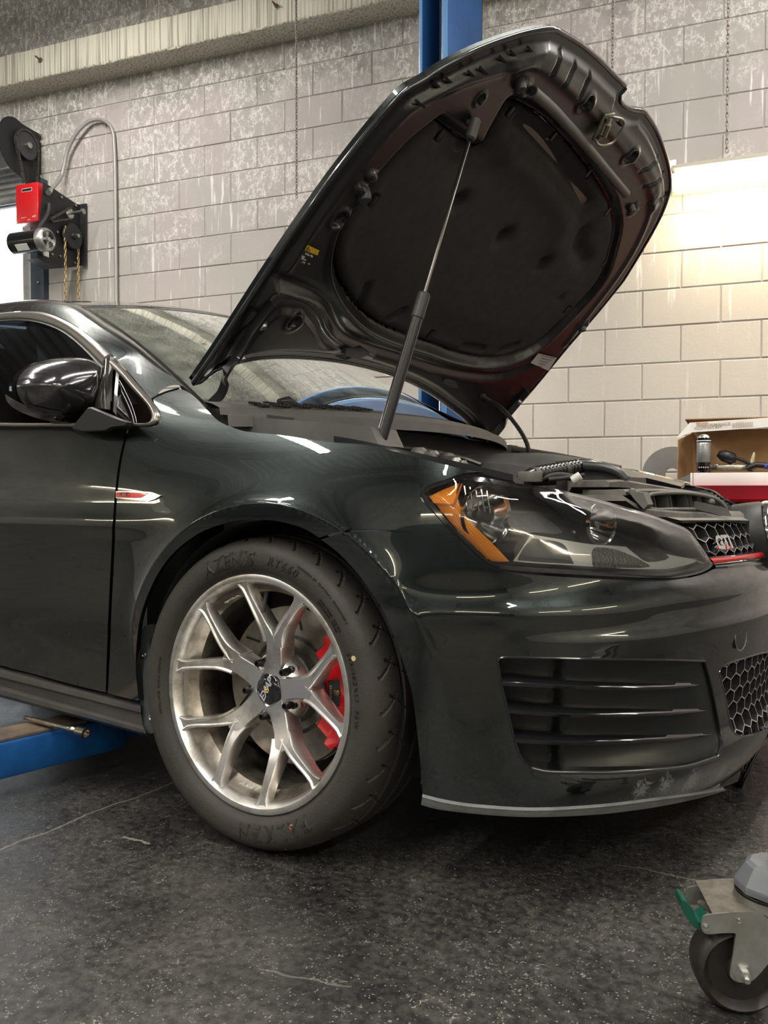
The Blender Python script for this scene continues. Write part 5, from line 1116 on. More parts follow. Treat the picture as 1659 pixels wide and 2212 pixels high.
# ---- side skirt as a profile running along the sill
sk = [((0, 1440), (304, 1518), -.855), ((0, 1446), (304, 1526), -.872), ((0, 1451), (304, 1531), -.880), ((0, 1462), (304, 1539), -.880), ((0, 1467), (305, 1543), -.868), ((0, 1480), (309, 1567), -.866), ((0, 1484), (311, 1571), -.884), ((0, 1490), (313, 1577), -.893), ((0, 1500), (316, 1585), -.892), ((0, 1506), (318, 1590), -.875), ((0, 1500), (318, 1583), -.80), ((0, 1440), (304, 1518), -.80)]
A0 = [onY(*a, y) for a, b, y in sk]; B0 = [onY(*b, y) for a, b, y in sk]
def ex(t): return [a+(b-a)*t for a, b in zip(B0, A0)]
SKP = mat('skirt_dark_plastic', (.09, .085, .08), .3, .2, coat=.3, var=.3, vscale=10)
sk_ = loft('side_skirt', [ex(0), ex(.25), ex(.5), ex(1), ex(2), ex(4.6)], SKP, car, sharp=30); mirror_obj(sk_)
loft('skirt_chip_guard', [ [p+A(0, -.001, 0) for p in ex(t)][2:4]+[p+A(0, .004, 0) for p in ex(t)][2:4][::-1] for t in (.0, .5, 1, 2)], SKP, car) if False else None

# ---- fender badge: red blade with chrome edge and letters
bd_px = [(251, 1061, 1), (300, 1062), (328, 1063), (349, 1070, 1), (331, 1079), (318, 1082), (251, 1076, 1)]
surf_panel('fender_badge', WL(bd_px, 3, d=.003), WSO(.004), CHROME, car, res=.005, thick=.005)
bg = [o for o in car.children if o.name.startswith('fender_badge')][0]
surf_panel('badge_field', WL([(252, 1063.5, 1), (300, 1064), (321, 1065, 1), (309, 1073), (300, 1075.5), (252, 1074, 1)], 3, d=.004), WSO(.0052), RED, bg, res=.005, thick=.001)
cB = onY(270, 1069, -.902); cx_ = WSO(.0065)(*WH(268, 1069, .006)); text_on('badge_lettering', 'GTI', .0155, cx_, (1.35, 0, -.0), (0, -.1, 1), CHROME, bg, .0008, shear=.1, offset=.0003, spacing=1.0)
# ================================================================ THE RAISED HOOD
HA = math.radians(42.4); HE = A(math.cos(HA), 0, math.sin(HA)); HN = A(math.sin(HA), 0, -math.cos(HA)); HO = A(-.291, 0, .943)
def hb(Y): return -.045*(1-(np.asarray(Y)/.75)**2)
def HP(a, y, d=0.):
    a = np.asarray(a, float); y = np.asarray(y, float); n = hb(y)+d; return HO+a[..., None]*HE+y[..., None]*A(0, 1, 0)+np.asarray(n)[..., None]*HN
def HH(u, v, d=0.):
    n = -.02
    for _ in range(12): P = on(u, v, HO+HN*n, HN); n = float(hb(P[1]))+d
    return np.array([(P-HO)@HE, P[1]])
def HL(px, n=4, closed=True, d=0.): return np.array([HH(u, v, d) for u, v in spline(px, n, closed)])
hood_px = [(420, 832, 1), (480, 745), (560, 622), (640, 503), (720, 390), (800, 288), (850, 230), (884, 197), (920, 177), (960, 150), (1040, 110), (1120, 81), (1170, 69), (1200, 65, 1), (1255, 97), (1300, 134), (1335, 170), (1357, 191, 1), (1345, 202), (1341, 216), (1350, 230), (1366, 238), (1394, 242, 1), (1416, 275), (1432, 312), (1444, 350), (1450, 385), (1450, 410, 1), (1436, 455), (1405, 515), (1350, 606, 1), (1290, 680), (1230, 748), (1150, 845), (1095, 905), (1062, 940), (1033, 948, 1), (1024, 930), (1004, 905), (972, 880), (930, 850), (880, 824), (820, 803), (760, 788), (700, 779), (620, 774), (560, 777), (510, 787), (465, 805), (436, 828)]
ho = HL(hood_px, 3)
pad_px = [(747, 480), (733, 519), (728, 567), (743, 615), (772, 658), (810, 692), (858, 716), (931, 741), (993, 763), (1056, 773), (1114, 763), (1162, 737), (1210, 693), (1259, 645), (1297, 596), (1316, 538), (1325, 490), (1317, 443), (1298, 405), (1253, 344), (1192, 275), (1150, 243), (1118, 226), (1093, 222, 1), (1066, 270), (1042, 314), (1029, 323), (1012, 314), (975, 290), (941, 264, 1), (888, 306), (850, 344), (804, 400), (765, 456)]
po = HL(pad_px, 3)
rail_px = [(552, 660), (600, 600), (650, 520), (720, 415), (800, 310), (870, 235), (930, 200), (1000, 170), (1080, 145), (1135, 130), (1180, 150), (1240, 205), (1300, 270), (1350, 330), (1395, 400), (1400, 445), (1372, 520), (1330, 590), (1270, 670), (1215, 740)]
rp = HL(rail_px, 3, False)
valley = HL([(600, 598), (640, 612), (680, 630), (708, 655), (722, 690), (740, 716), (790, 740), (860, 762), (930, 785), (1000, 802), (1070, 808), (1120, 795), (1160, 775)], 3, False)
ridge2 = HL([(590, 620), (630, 632), (668, 650), (692, 680), (706, 712), (735, 738), (800, 762)], 3, False)
step = HL([(480, 800), (520, 735), (560, 690), (610, 655), (660, 665), (690, 700), (706, 735), (760, 762)], 3, False)
frontrib = HL([(1105, 135), (1160, 118), (1215, 165), (1270, 215), (1325, 275), (1380, 340), (1410, 400), (1405, 440)], 3, False)
holes = [((1029, 207), .012), ((725, 466), .019), ((630, 688), .021), ((1255, 214), .020), ((1352, 330), .020), ((1317, 512), .007), ((1228, 735), .012)]
hole_pts = [(HH(*p), r) for p, r in holes]
cups = [((1122, 185), .030, .014), ((780, 428), .034, .012), ((1362, 447), .03, .010), ((1258, 700), .03, .010)]
cup_pts = [(HH(*p), r, h) for p, r, h in cups]
ribs_px = [((1180, 145), (1205, 110)), ((1205, 170), (1235, 135)), ((1240, 195), (1268, 158)), ((1385, 395), (1430, 375)), ((1375, 360), (1418, 340)), ((1395, 430), (1440, 420))]
rib_l = [np.array([HH(*a), HH(*b)]) for a, b in ribs_px]
wave = [HH(u, v) for u, v in ((770, 400), (795, 372))]
def inner_h(a, y):
    P = np.stack([np.ravel(a), np.ravel(y)], 1); de = sdpoly(P, ho); dp = sdpoly(P, po); h = np.zeros(len(P))
    h += .016*smooth(de, .018, .040)                                  # raised inner frame inside the hem
    h += .006*np.exp(-((dline(P, rp)-0)/.010)**2)
    h -= .022*smooth(-dp, .030, .004)*(dp < .02)                      # step down into the pad pocket
    h = np.where(dp > -.004, h-.022+.0*h, h)
    h += .010*np.exp(-((-dp-.030)/.009)**2)*(dp < 0)*smooth(-P[:, 0], -.62, -.35)
    h -= .014*np.exp(-(dline(P, valley)/.016)**2); h += .008*np.exp(-(dline(P, ridge2)/.007)**2)
    h -= .012*smooth(-(dline(P, step)), -.030, -.008)
    h += .010*np.exp(-(dline(P, frontrib)/.020)**2)
    for l in rib_l: h -= .008*np.exp(-(dline(P, l)/.006)**2)
    for (c, r) in hole_pts:
        d = np.hypot(*(P-c).T); h += .004*np.exp(-((d-r*1.25)/(r*.3))**2); h -= .014*(1-smooth(d, r*.75, r*1.0))
    for c, r, q in cup_pts: d = np.hypot(*(P-c).T); h += q*(1-smooth(d, r*.35, r))
    for c in wave: d = np.hypot((P[:, 0]-c[0])*1.6, P[:, 1]-c[1]); h += .012*(1-smooth(d, .008, .026))
    return h.reshape(np.shape(a))
INNER = mat('black_hood_inner_panel', (.007, .0075, .008), .30, coat=.25, coat_rough=.25, var=.3, vscale=7, col2=(.012, .0115, .011))
hood = surf_panel('hood', ho, lambda a, y: HP(a, y, inner_h(a, y)-.004), INNER, car, res=.0052, thick=.004)
def outer_S(a, y):
    P = np.stack([np.ravel(a), np.ravel(y)], 1); return HP(a, y, -.012-.016*smooth(np.clip(sdpoly(P, ho), 0, None), 0, .05).reshape(np.shape(a)))
surf_panel('hood_outer_skin', ho, outer_S, PAINT, hood, res=.02, thick=-.012, orient=tuple(-HN))
hem = np.vstack([ho, ho[:1]]); HP3 = HP(hem[:, 0], hem[:, 1], -.006)
tube('hood_hem', resample(HP3, 260, False), .0062, mat('hem_dark_paint', (.02, .023, .026), .2, .4, coat=1), hood, n=8)
# sound-deadening pad with dents
PADM = mat('felt_sound_pad', (.036, .034, .034), .92, bump=.5, bscale=700, var=.2, vscale=30)
dents = [((985, 432), .030, .024), ((1083, 507), .034, .026), ((1170, 562), .032, .022), ((1000, 318), .05, .02), ((1205, 640), .022, .008)]
dent_pts = [(HH(*p), r, q) for p, r, q in dents]
groove = HL([(1115, 262), (1160, 300), (1200, 350), (1235, 400), (1265, 440)], 3, False); pocket = HL([(1255, 500), (1245, 530), (1262, 560)], 3, False)
low1 = HL([(1085, 290), (1130, 345), (1185, 400), (1215, 460), (1195, 520)], 3, False)
tabs_px = [(948, 290), (1100, 238), (1197, 296), (1272, 375), (1311, 456), (1303, 570), (1222, 667), (803, 430), (927, 720)]
cleats = [(790, 615, 775, 662), (868, 668, 830, 690), (1000, 745, 1040, 752), (1080, 755, 1112, 742)]
def pad_h(a, y):
    P = np.stack([np.ravel(a), np.ravel(y)], 1); d = np.clip(sdpoly(P, po), 0, None); h = .016*np.sqrt(np.clip(1-(1-np.clip(d/.03, 0, 1))**2, 0, 1))+.008*smooth(d, .03, .15)
    for c, r, q in dent_pts: h -= q*np.exp(-(np.hypot((P[:, 0]-c[0])*1.0, P[:, 1]-c[1])/r*1.2)**2)
    h -= .020*np.exp(-(dline(P, groove)/.028)**2); h += .012*np.exp(-(dline(P, low1)/.045)**2); h -= .020*np.exp(-(dline(P, pocket)/.030)**2)
    for t in tabs_px: c = HH(*t); q = np.maximum(np.abs(P[:, 0]-c[0])/.016, np.abs(P[:, 1]-c[1])/.012); h -= .007*(1-smooth(q, .8, 1.1))
    for x0, y0, x1, y1 in cleats: h -= .012*np.exp(-(dline(P, np.array([HH(x0, y0), HH(x1, y1)]))/.013)**2)
    return h.reshape(np.shape(a))
pad = surf_panel('sound_pad', po, lambda a, y: HP(a, y, pad_h(a, y)-.010), PADM, hood, res=.0055, thick=.008)
tr_px = [(941, 264, 1), (975, 290), (1012, 314), (1029, 323), (1042, 314), (1066, 270), (1093, 222, 1), (1040, 225), (990, 240)]
for t in tabs_px:
    c = HH(*t); P = HP(np.array(c[0]), np.array(c[1]), float(pad_h(np.array([c[0]]), np.array([c[1]]))[0])-.004); R = np.stack([HE, A(0, 1, 0), np.cross(HE, A(0, 1, 0))], 1); box('pad_clip', P, (.024, .012, .004), BLACK, hood, R=R, bev=.001)
def hp(u, v, d=0.): c = HH(u, v, d); return HP(np.array(c[0]), np.array(c[1]), d)
# slots along the side hem
SLOT = mat('slot_dark', (.003, .003, .003), .8)
for u, v in ((905, 222), (950, 190), (974, 178), (1018, 160), (1042, 151), (1087, 130), (1111, 119), (1146, 109), (1432, 470), (1420, 492), (1406, 515), (1392, 540), (1378, 562), (1362, 582)):
    c = HH(u, v, .010); P = HP(np.array(c[0]), np.array(c[1]), float(inner_h(np.array([c[0]]), np.array([c[1]]))[0])-.002); R = np.stack([HE, A(0, 1, 0), np.cross(HE, A(0, 1, 0))], 1); box('drain_slot', P, (.005, .034, .004), SLOT, hood, R=R, bev=0)
for (u, v), r in (((1255, 214), .014), ((1352, 330), .014)):
    P = hp(u, v, .004); Rr = np.stack([HE, A(0, 1, 0), np.cross(HE, A(0, 1, 0))], 1); box('access_hole', P, (.030, .022, .004), SLOT, hood, R=Rr, bev=.0015)
lathe('panel_hole_ring', [(.015, .002), (.0165, .012), (.019, .015), (.0225, .013), (.025, .004)], hp(630, 688, -.004), HN, INNER, hood, n=32); lathe('panel_hole', [(0, .0), (.0155, .0)], hp(630, 688, .0035), HN, SLOT, hood, n=24)
for (u, v) in ((725, 466), (1029, 207)): lathe('panel_hole', [(0, .0), (.013 if u < 900 else .007, .0)], hp(u, v, .006), HN, SLOT, hood, n=24)
RUBG = mat('rubber_buffer_grey', (.06, .058, .055), .5)
for (u, v, r) in ((1122, 180, .013), (785, 418, .015), (1364, 447, .011), (1257, 706, .013)):
    P = hp(u, v, .012); lathe('rubber_buffer', [(r, -.008), (r, .010), (r*.85, .017), (0, .019)], P, nrm(HN+A(-.5, 0, .1)), RUBG, hood, n=20)
# torsion tube across the front of the hood
pt = spline([tuple(hp(*q, .030)) for q in ((1150, 197), (1190, 232), (1230, 275), (1270, 320), (1310, 368), (1352, 418))], 6); tube('cross_tube', pt, .0125, mat('grey_tube', (.085, .082, .078), .4), hood, n=16)
lathe('tube_end', [(0, .0), (.0095, .0)], pt[0]-nrm(pt[1]-pt[0])*.0005, -(pt[1]-pt[0]), SLOT, hood, n=16)
# latch striker: cast plate, wire loop, spring
LP = hp(1303, 274, .026); ux = nrm(hp(1290, 300)-hp(1315, 250)); uy = np.cross(HN, ux); R = np.stack([ux, uy, HN], 1)
ZN = mat('yellowed_zinc', (.42, .39, .30), .42, .7, var=.3, vscale=60); la = box('latch_plate', LP, (.072, .040, .008), ZN, hood, R=R, bev=.0035)
lo_ = [LP+ux*x+uy*y+HN*z for x, y, z in ((.030, -.012, .004), (.034, -.014, .022), (.030, .022, .030), (.014, .034, .030), (-.022, .034, .030), (-.034, .020, .028), (-.034, .004, .016), (-.030, -.002, .004))]
tube('latch_wire', resample(spline([tuple(q) for q in lo_], 5), 40), .0034, ZN, la, n=8)
cyl('latch_bolt', LP+ux*.024-uy*.006, LP+ux*.024-uy*.006+HN*.012, .007, DARKSTEEL, la); cyl('latch_bolt', LP-ux*.024-uy*.010, LP-ux*.024-uy*.010+HN*.012, .007, DARKSTEEL, la)
cyl('latch_spring', LP+ux*.020+uy*.006+HN*.012, LP-ux*.016-uy*.004+HN*.014, .0065, ZN, la); box('lock_tab', hp(1344, 265, .02), (.034, .012, .008), RUBG, hood, R=np.stack([nrm(hp(1355, 280)-hp(1333, 250)), nrm(np.cross(HN, hp(1355, 280)-hp(1333, 250))), HN], 1))
# stickers
def hood_patch(name, px4, d, m, par=hood, n=8):
    P = [hp(u, v, d) for u, v in px4]; V = []; F = []
    for i in range(n+1):
        for j in range(n+1): s, t = i/n, j/n; V.append((P[0]*(1-s)+P[1]*s)*(1-t)+(P[3]*(1-s)+P[2]*s)*t)
    for i in range(n):
        for j in range(n): F.append((i*(n+1)+j, (i+1)*(n+1)+j, (i+1)*(n+1)+j+1, i*(n+1)+j+1))
    return mesh(name, V, F, m, par)
YEL = mat('sticker_yellow', (.80, .52, .02), .45); SD = .0165
ys = hood_patch('yellow_warning_sticker', [(664, 529), (690, 541), (686, 552), (658, 541)], SD, YEL)
ex_ = nrm(hp(690, 541)-hp(664, 529)); ey_ = nrm(np.cross(HN, ex_)); 
if (ey_@(hp(664, 529)-hp(658, 541))) < 0: ey_ = -ey_
def st_text(s, size, u, v, m=WPR, d=SD+.0006): return text_on('sticker_print', s, size, hp(u, v, d), ex_, ey_, m, hood, .0001, offset=.0002)
st_text('!', .010, 665, 538, LBL, SD+.001); st_text('i', .008, 682, 546, LBL, SD+.001)
V, F = merge([tube_vf([hp(661, 541, SD+.0008), hp(666.5, 532.5, SD+.0008), hp(670, 542, SD+.0008)], .0006, 5, closed=True)]); mesh('warning_triangle', V, F, LBL, hood)
st_text('R134a', .0065, 664, 549.5); st_text('500g', .006, 673, 553); st_text('PAG', .0065, 655, 555); st_text('ISO oil', .006, 656, 560); st_text('[==]', .006, 656, 567); st_text('sae', .005, 668, 570)
ws_ = hood_patch('white_data_sticker', [(1163, 763), (1203, 773), (1185, 801), (1146, 784)], .0165, mat('sticker_white', (.60, .60, .57), .5))
ex_ = nrm(hp(1203, 773)-hp(1163, 763)); ey_ = nrm(np.cross(HN, ex_)); 
if (ey_@(hp(1163, 763)-hp(1146, 784))) < 0: ey_ = -ey_
GRP = mat('grey_print', (.2, .2, .2), .6)
for k, s in enumerate(('EMISSION CONTROL INFORMATION', 'CATALYST  TWC  HO2S  DFI', 'Conforms to regulations', 'GROUP 2.0 LITER', 'TEST  OBD II')): st_text(s, .0052, 1184-3.6*k*1.2, 771+5.2*k, GRP, .0175)
# hinge arms at both rear corners
HNG = mat('black_hinge_steel', (.02, .021, .022), .35, .3, coat=.5)
def ribbon_bar(name, pts, w, th, side, m, par):
    P = resample(spline([tuple(p) for p in pts], 6), 36); T = np.gradient(P, axis=0); L = []
    for p, t in zip(P, T):
        t = nrm(t); s = nrm(side-t*(side@t)); u_ = np.cross(t, s); L.append([p+s*a+u_*b for a, b in ((-th/2, -w/2), (th/2, -w/2), (th/2, w/2), (-th/2, w/2))])
    return loft(name, L, m, par, sharp=40)
hr1 = [hp(590, 655, .022), hp(545, 715, .024), hp(510, 775, .03), hp(488, 800, .045), onY(487, 822, -.71), onY(478, 850, -.70), onY(455, 874, -.70)]
hg = ribbon_bar('hood_hinge', hr1, .022, .008, A(0, 1, 0), HNG, hood)
for u, v in ((566, 703), (520, 773)): P = hp(u, v, .028); lathe('hinge_bolt', [(0, .010), (.006, .010), (.009, .006), (.009, .003), (.0125, .0025), (.0125, 0), (0, 0)], P, HN, STEEL, hood, n=12)
hr2 = [hp(1140, 845, .02), hp(1118, 872, .022), hp(1095, 900, .03), onY(1085, 920, .70), onY(1070, 940, .70), onY(1062, 966, .70)]
ribbon_bar('hood_hinge', hr2, .022, .008, A(0, 1, 0), HNG, hood)
for u, v in ((1121, 868), (1090, 905)): P = hp(u, v, .028); lathe('hinge_bolt', [(0, .010), (.006, .010), (.009, .006), (.009, .003), (.0125, .0025), (.0125, 0), (0, 0)], P, HN, STEEL, hood, n=12)
# rubber wash-nozzles on the rear edge, worn bare patches
NZ = mat('nozzle_plastic', (.035, .036, .04), .3, coat=.4)
for q in ([(745, 768), (775, 776), (800, 764), (785, 754), (750, 757)], [(958, 828), (975, 838), (990, 838), (985, 826), (965, 822)]):
    P = [hp(u, v, .020) for u, v in q]; V, F = prism_vf(P, HN*-.02); fixn(mesh('washer_nozzle', V, F, NZ, hood))
# gas strut: thin rod from the hood down to the thick sleeve on the fender edge
s0 = hp(1022, 275, .030); s1 = onY(818, 968, -.665); dS = nrm(s1-s0)
def on_line(u, v, a=s0, d=dS):   # nearest point on the strut axis to the sight line
    r = nrm(ray(u, v)); w = a-CAM; b_ = d@r; D_ = w@d; E_ = w@r; t = (b_*E_-D_)/(1-b_*b_); return a+d*t
s2 = on_line(914, 634)
strut = cyl('gas_strut', s2, s1, .0125, mat('strut_black', (.012, .012, .013), .35, coat=.3), car, n=24, bev=.002); cyl('strut_rod', s0, s2, .0042, mat('strut_rod_steel', (.18, .17, .15), .3, .9), strut, n=12)
cyl('strut_collar', s2-dS*.002, s2+dS*.055, .0140, mat('collar_grey', (.035, .035, .034), .4), strut, n=24, bev=.003); cyl('strut_ball_joint', s0-dS*.02, s0+dS*.028, .0125, RUBG, strut, n=12, bev=.004); cyl('ball_stud', s0, s0-HN*.02, .008, RUBG, strut, n=12)
# washer hose on the far side of the hood
hs = [hp(1040, 855, .02), hp(1062, 868, .03), onY(1090, 888, .50), onY(1120, 925, .47), onY(1137, 955, .45), onY(1143, 978, .45)]
tube('washer_hose', resample(spline([tuple(p) for p in hs], 8), 60), [.0068+.0008*(i % 2) for i in range(60)], RUBBER, hood, n=10); lathe('hose_grommet', [(.008, 0), (.015, 0), (.015, .008), (.008, .016)], hp(1040, 855, .008), nrm(HN), RUBBER, hood, n=16)
# ================================================================ FRONT END
# ---- headlight
lens_px = [(909, 1070), (915, 1057), (929, 1047), (960, 1036), (991, 1028), (1040, 1031), (1101, 1042), (1156, 1049), (1220, 1061), (1312, 1084), (1403, 1111), (1476, 1138, 1), (1488, 1146), (1500, 1160), (1522, 1190), (1541, 1219, 1), (1532, 1229), (1505, 1240), (1450, 1249), (1380, 1248), (1312, 1244), (1174, 1237), (1074, 1228), (1052, 1220), (1037, 1209), (978, 1152), (927, 1093)]
lo = WL(lens_px, 3, d=.001)
def shrink(poly, d):
    t = np.roll(poly, -1, 0)-np.roll(poly, 1, 0); t /= np.linalg.norm(t, axis=1)[:, None]+1e-12; ar = .5*np.sum(poly[:, 0]*np.roll(poly[:, 1], -1)-np.roll(poly[:, 0], -1)*poly[:, 1]); return poly+np.stack([-t[:, 1], t[:, 0]], 1)*d*(1 if ar > 0 else -1)
hl = bpy.data.objects.new('headlight', None); SC.link(hl); hl.parent = car
def sdl(s, z): return sdpoly(np.stack([np.ravel(s), np.ravel(z)], 1), lo).reshape(np.shape(s))
HBLK = mat('headlight_black_bezel', (.012, .013, .015), .3, coat=.4)
surf_panel('lamp_bowl', lo, WSO(lambda s, z: -.004-.085*smooth(sdl(s, z), .002, .045)), HBLK, hl, res=.008, thick=.002)
surf_panel('lamp_seal', lo, WSO(.0012), GLOSSBLACK, hl, res=.008, thick=.004, holes=[shrink(lo, .0075)])
CLEAR = glass_mat('clear_lamp_lens', (.97, .98, .98), .0, 1.5, dirt_haze=.004, dirt_haze_col=(.7, .7, .66))
surf_panel('clear_lens', shrink(lo, .004), WSO(lambda s, z: .002+.006*smooth(sdl(s, z), 0, .03)), CLEAR, hl, res=.008, thick=0)
def amber_mat():
    m = mat('amber_marker_plastic', (1.0, .33, .012), .22, coat=.6, emit=None); nt = m.node_tree; b = nt.nodes['Principled BSDF']; b.inputs['Subsurface Weight'].default_value = 0
    geo = nt.nodes.new('ShaderNodeNewGeometry'); w = nt.nodes.new('ShaderNodeTexWave'); w.inputs['Scale'].default_value = 95; w.bands_direction = 'DIAGONAL'; nt.links.new(geo.outputs['Position'], w.inputs['Vector'])
    bp = nt.nodes.new('ShaderNodeBump'); bp.inputs['Strength'].default_value = .5; bp.inputs['Distance'].default_value = .002; nt.links.new(w.outputs['Fac'], bp.inputs['Height']); nt.links.new(bp.outputs['Normal'], b.inputs['Normal']); return m
AMB = amber_mat()
def hlp(name, px, d, m, par=hl, th=.004, n=3, res=.006): return surf_panel(name, WL(px, n, d=d if not callable(d) else -.02), WSO(d), m, par, res=res, thick=th)
hlp('amber_marker', [(926, 1073, 1), (940, 1066), (962, 1056), (993, 1043, 1), (986, 1062), (988, 1076), (998, 1102), (1018, 1128), (1037, 1148), (1062, 1172), (1101, 1213, 1), (1072, 1213), (1046, 1207), (1020, 1182), (982, 1144), (950, 1104)], -.010, AMB, th=.02)
hlp('amber_divider', [(942, 1086, 1), (978, 1089, 1), (996, 1044, 1), (999, 1045, 1), (982, 1093, 1), (942, 1090, 1)], -.008, mat('amber_dark_edge', (.45, .10, .005), .3, coat=.5), th=.002)
CHR2 = mat('lamp_reflector', (.80, .80, .80), .10, 1.0)
def bowl(u, v, d, r, ax, nm):
    s, z = WH(u, v, d); c = WSO(d)(s, z); prof = [(r*math.sqrt(t), -r*1.05*(1-t)) for t in np.linspace(0.02, 1, 14)]; o = lathe(nm, prof+[(r*1.06, .003), (r*1.10, -.004)], c, ax, CHR2, hl, n=40)
    V, F = [], []; cyl('lamp_bulb', c-nrm(ax)*r*.95, c-nrm(ax)*r*.30, r*.16, mat('bulb_glass', (.75, .75, .72), .08, .6), o, n=16, bev=.003); lathe('bulb_cap', [(0, .0), (r*.2, -.002), (r*.2, -r*.3)], c-nrm(ax)*r*.28, ax, DARKSTEEL, o, n=16); return c
c1 = bowl(1052, 1112, -.035, .050, (.90, -.42, .03), 'main_reflector'); c2 = bowl(1300, 1132, -.030, .036, (.93, -.36, .03), 'inner_reflector')
for k in range(5):
    u0 = 1002+k*12; P = [WSO(-.022-.002*k)(*WH(u0+(j*2.2), 1046+j*14+k*1.5, -.022)) for j in range(5)]; tube('reflector_rib', P, .0016, CHR2, hl, n=6)
BEZ = mat('bezel_warm_grey', (.46, .46, .44), .32, .3, coat=.3)
hlp('lower_bezel', [(1146, 1154, 1), (1210, 1165), (1280, 1176), (1350, 1181), (1454, 1200), (1528, 1214, 1), (1500, 1224), (1440, 1230), (1300, 1227), (1200, 1222), (1106, 1215, 1), (1124, 1190)], -.020, BEZ, th=.05)
hlp('bezel_window', [(1150, 1163, 1), (1200, 1169), (1220, 1178), (1231, 1200), (1240, 1218, 1), (1180, 1215), (1118, 1210, 1), (1130, 1185)], -.0185, GLOSSBLACK, th=.002)
hlp('bezel_window', [(1281, 1188), (1290, 1182), (1330, 1187), (1362, 1199), (1390, 1213), (1404, 1224), (1340, 1226), (1284, 1224), (1280, 1206)], -.0185, mat('lamp_lens_pattern', (.10, .10, .10), .15, .6, bump=.8, bscale=160), th=.002)
hlp('bezel_window', [(1345, 1170), (1400, 1178), (1446, 1204), (1400, 1214), (1372, 1196)], -.0190, GLOSSBLACK, th=.002)
hlp('upper_bezel', [(1104, 1112), (1165, 1112), (1190, 1126), (1215, 1152), (1160, 1150), (1120, 1150), (1098, 1130)], -.030, mat('dark_lamp_housing', (.02, .02, .022), .22, coat=.6), th=.03)
hlp('lamp_light_blade', [(1062, 1170, 1), (1150, 1128), (1240, 1112, 1), (1242, 1117, 1), (1152, 1134), (1066, 1176, 1)], -.014, CHR2, th=.002) if False else None
mirrored = []
for o in list(hl.children):
    if o.name.split('.')[0] in ('lamp_bowl', 'clear_lens', 'amber_marker', 'lower_bezel', 'lamp_seal'): mirrored.append(o)
hll = bpy.data.objects.new('headlight', None); SC.link(hll); hll.parent = car
for o in mirrored: mirror_obj(o, parent=hll)

# ---- side vent: recess, walls and three blades
sR = WH(1522, 1480)[0]; sL = WH(1085, 1480)[0]
def vdep(s, z): t = np.clip((np.asarray(s)-sR)/(sL-sR), 0, 1); return -(.004+.030*smooth(t, .0, .55)+.022*smooth(t, .72, .78))
VENT = mat('vent_dark_plastic', (.008, .010, .010), .34, coat=.12, coat_rough=.2)
surf_panel('side_vent', vo, WSO(vdep), VENT, car, res=.008, thick=.002)
sv = [o for o in car.children if o.name.startswith('side_vent')][0]
v0 = np.vstack([vo, vo[:1]]); Pa = WSO(-.0005)(v0[:, 0], v0[:, 1]); Pb = WSO(lambda s, z: vdep(s, z)-.001)(v0[:, 0], v0[:, 1])
fixn(mesh('vent_side_wall', list(Pa)+list(Pb), [(i, i+1, len(Pa)+i+1, len(Pa)+i) for i in range(len(Pa)-1)], VENT, sv))
tube('vent_edge_bead', resample(WSO(.0002)(v0[:, 0], v0[:, 1]), 200), .0022, BLACKPAINT, sv, n=6)
FIN = mat('fin_gloss_black', (.010, .011, .012), .16, .2, coat=1)
fins = [[(1085, 1474), (1200, 1480), (1300, 1484), (1400, 1484), (1510, 1478)], [(1098, 1534), (1200, 1541), (1300, 1544), (1400, 1541), (1527, 1533)], [(1113, 1598), (1200, 1602), (1300, 1602), (1400, 1597), (1534, 1586)]]
for fp in fins:
    pts = resample(spline(fp, 6), 40); L = []
    for i, (u, v) in enumerate(pts):
        s, z = WH(u, v, .002); t = i/39; th = .0100*min(1, (1-t)/.03+.35); f = WSO(.003)(s, z); dd = float(vdep(s, z)); g = WSO(dd)(s, z); g[2] += .006*min(1, -dd/.03); k = f-g; w = np.linalg.norm(k)+1e-9; k = k/w
        e_ = min(1, w/.02); th *= (.35+.65*e_); L.append([f+A(0, 0, -th*.5), f+k*.0015, f+A(0, 0, th*.45)-k*.003*e_, g+A(0, 0, .0015*e_), g+A(0, 0, -.0015*e_), f-k*.006*e_+A(0, 0, -th*.55)])
    loft('vent_blade', L, FIN, sv, sharp=50)
lip_ = [(1148, 1659), (1180, 1666), (1250, 1668), (1330, 1668), (1400, 1664), (1480, 1656), (1548, 1635)]; pts = resample(spline(lip_, 5), 60); P = np.array([WSO(.001)(*WH(u, v)) for u, v in pts]); tube('vent_lower_lip', P, .0035, mat('lip_satin', (.05, .05, .05), .2, .5, coat=.6), sv, n=8)
# ---- splitter lip in grey plastic
bt = resample(spline([(913, 1717), (960, 1729), (1020, 1738), (1150, 1746), (1300, 1738), (1430, 1722), (1500, 1713), (1562, 1703)], 4), 80)
bb = resample(spline([(912, 1735), (950, 1745), (1050, 1756), (1150, 1761), (1280, 1756), (1380, 1745), (1450, 1733), (1515, 1719), (1564, 1705)], 4), 80)
LIP = mat('splitter_grey_plastic', (.17, .18, .18), .55, var=.3, vscale=20, bump=.2, bscale=300); L = []
for a, b in zip(bt, bb):
    P = WSO(-.003)(*WH(*a)); sz = WH(*b, -.004); Q = WSO(.0)(*sz); n_ = WSO(-1.0)(*sz)-WSO(0)(*sz); L.append([P+A(0, 0, .010), P+n_*-.004, P+n_*-.006-A(0, 0, .003), (P+Q)/2+n_*-.003, Q+n_*-.002, Q+A(0, 0, -.002), Q+n_*.05, P+n_*.03+A(0, 0, .01)])
L = np.array(L); 
sp = loft('splitter_lip', list(L), LIP, car, sharp=45); mirror_obj(sp)
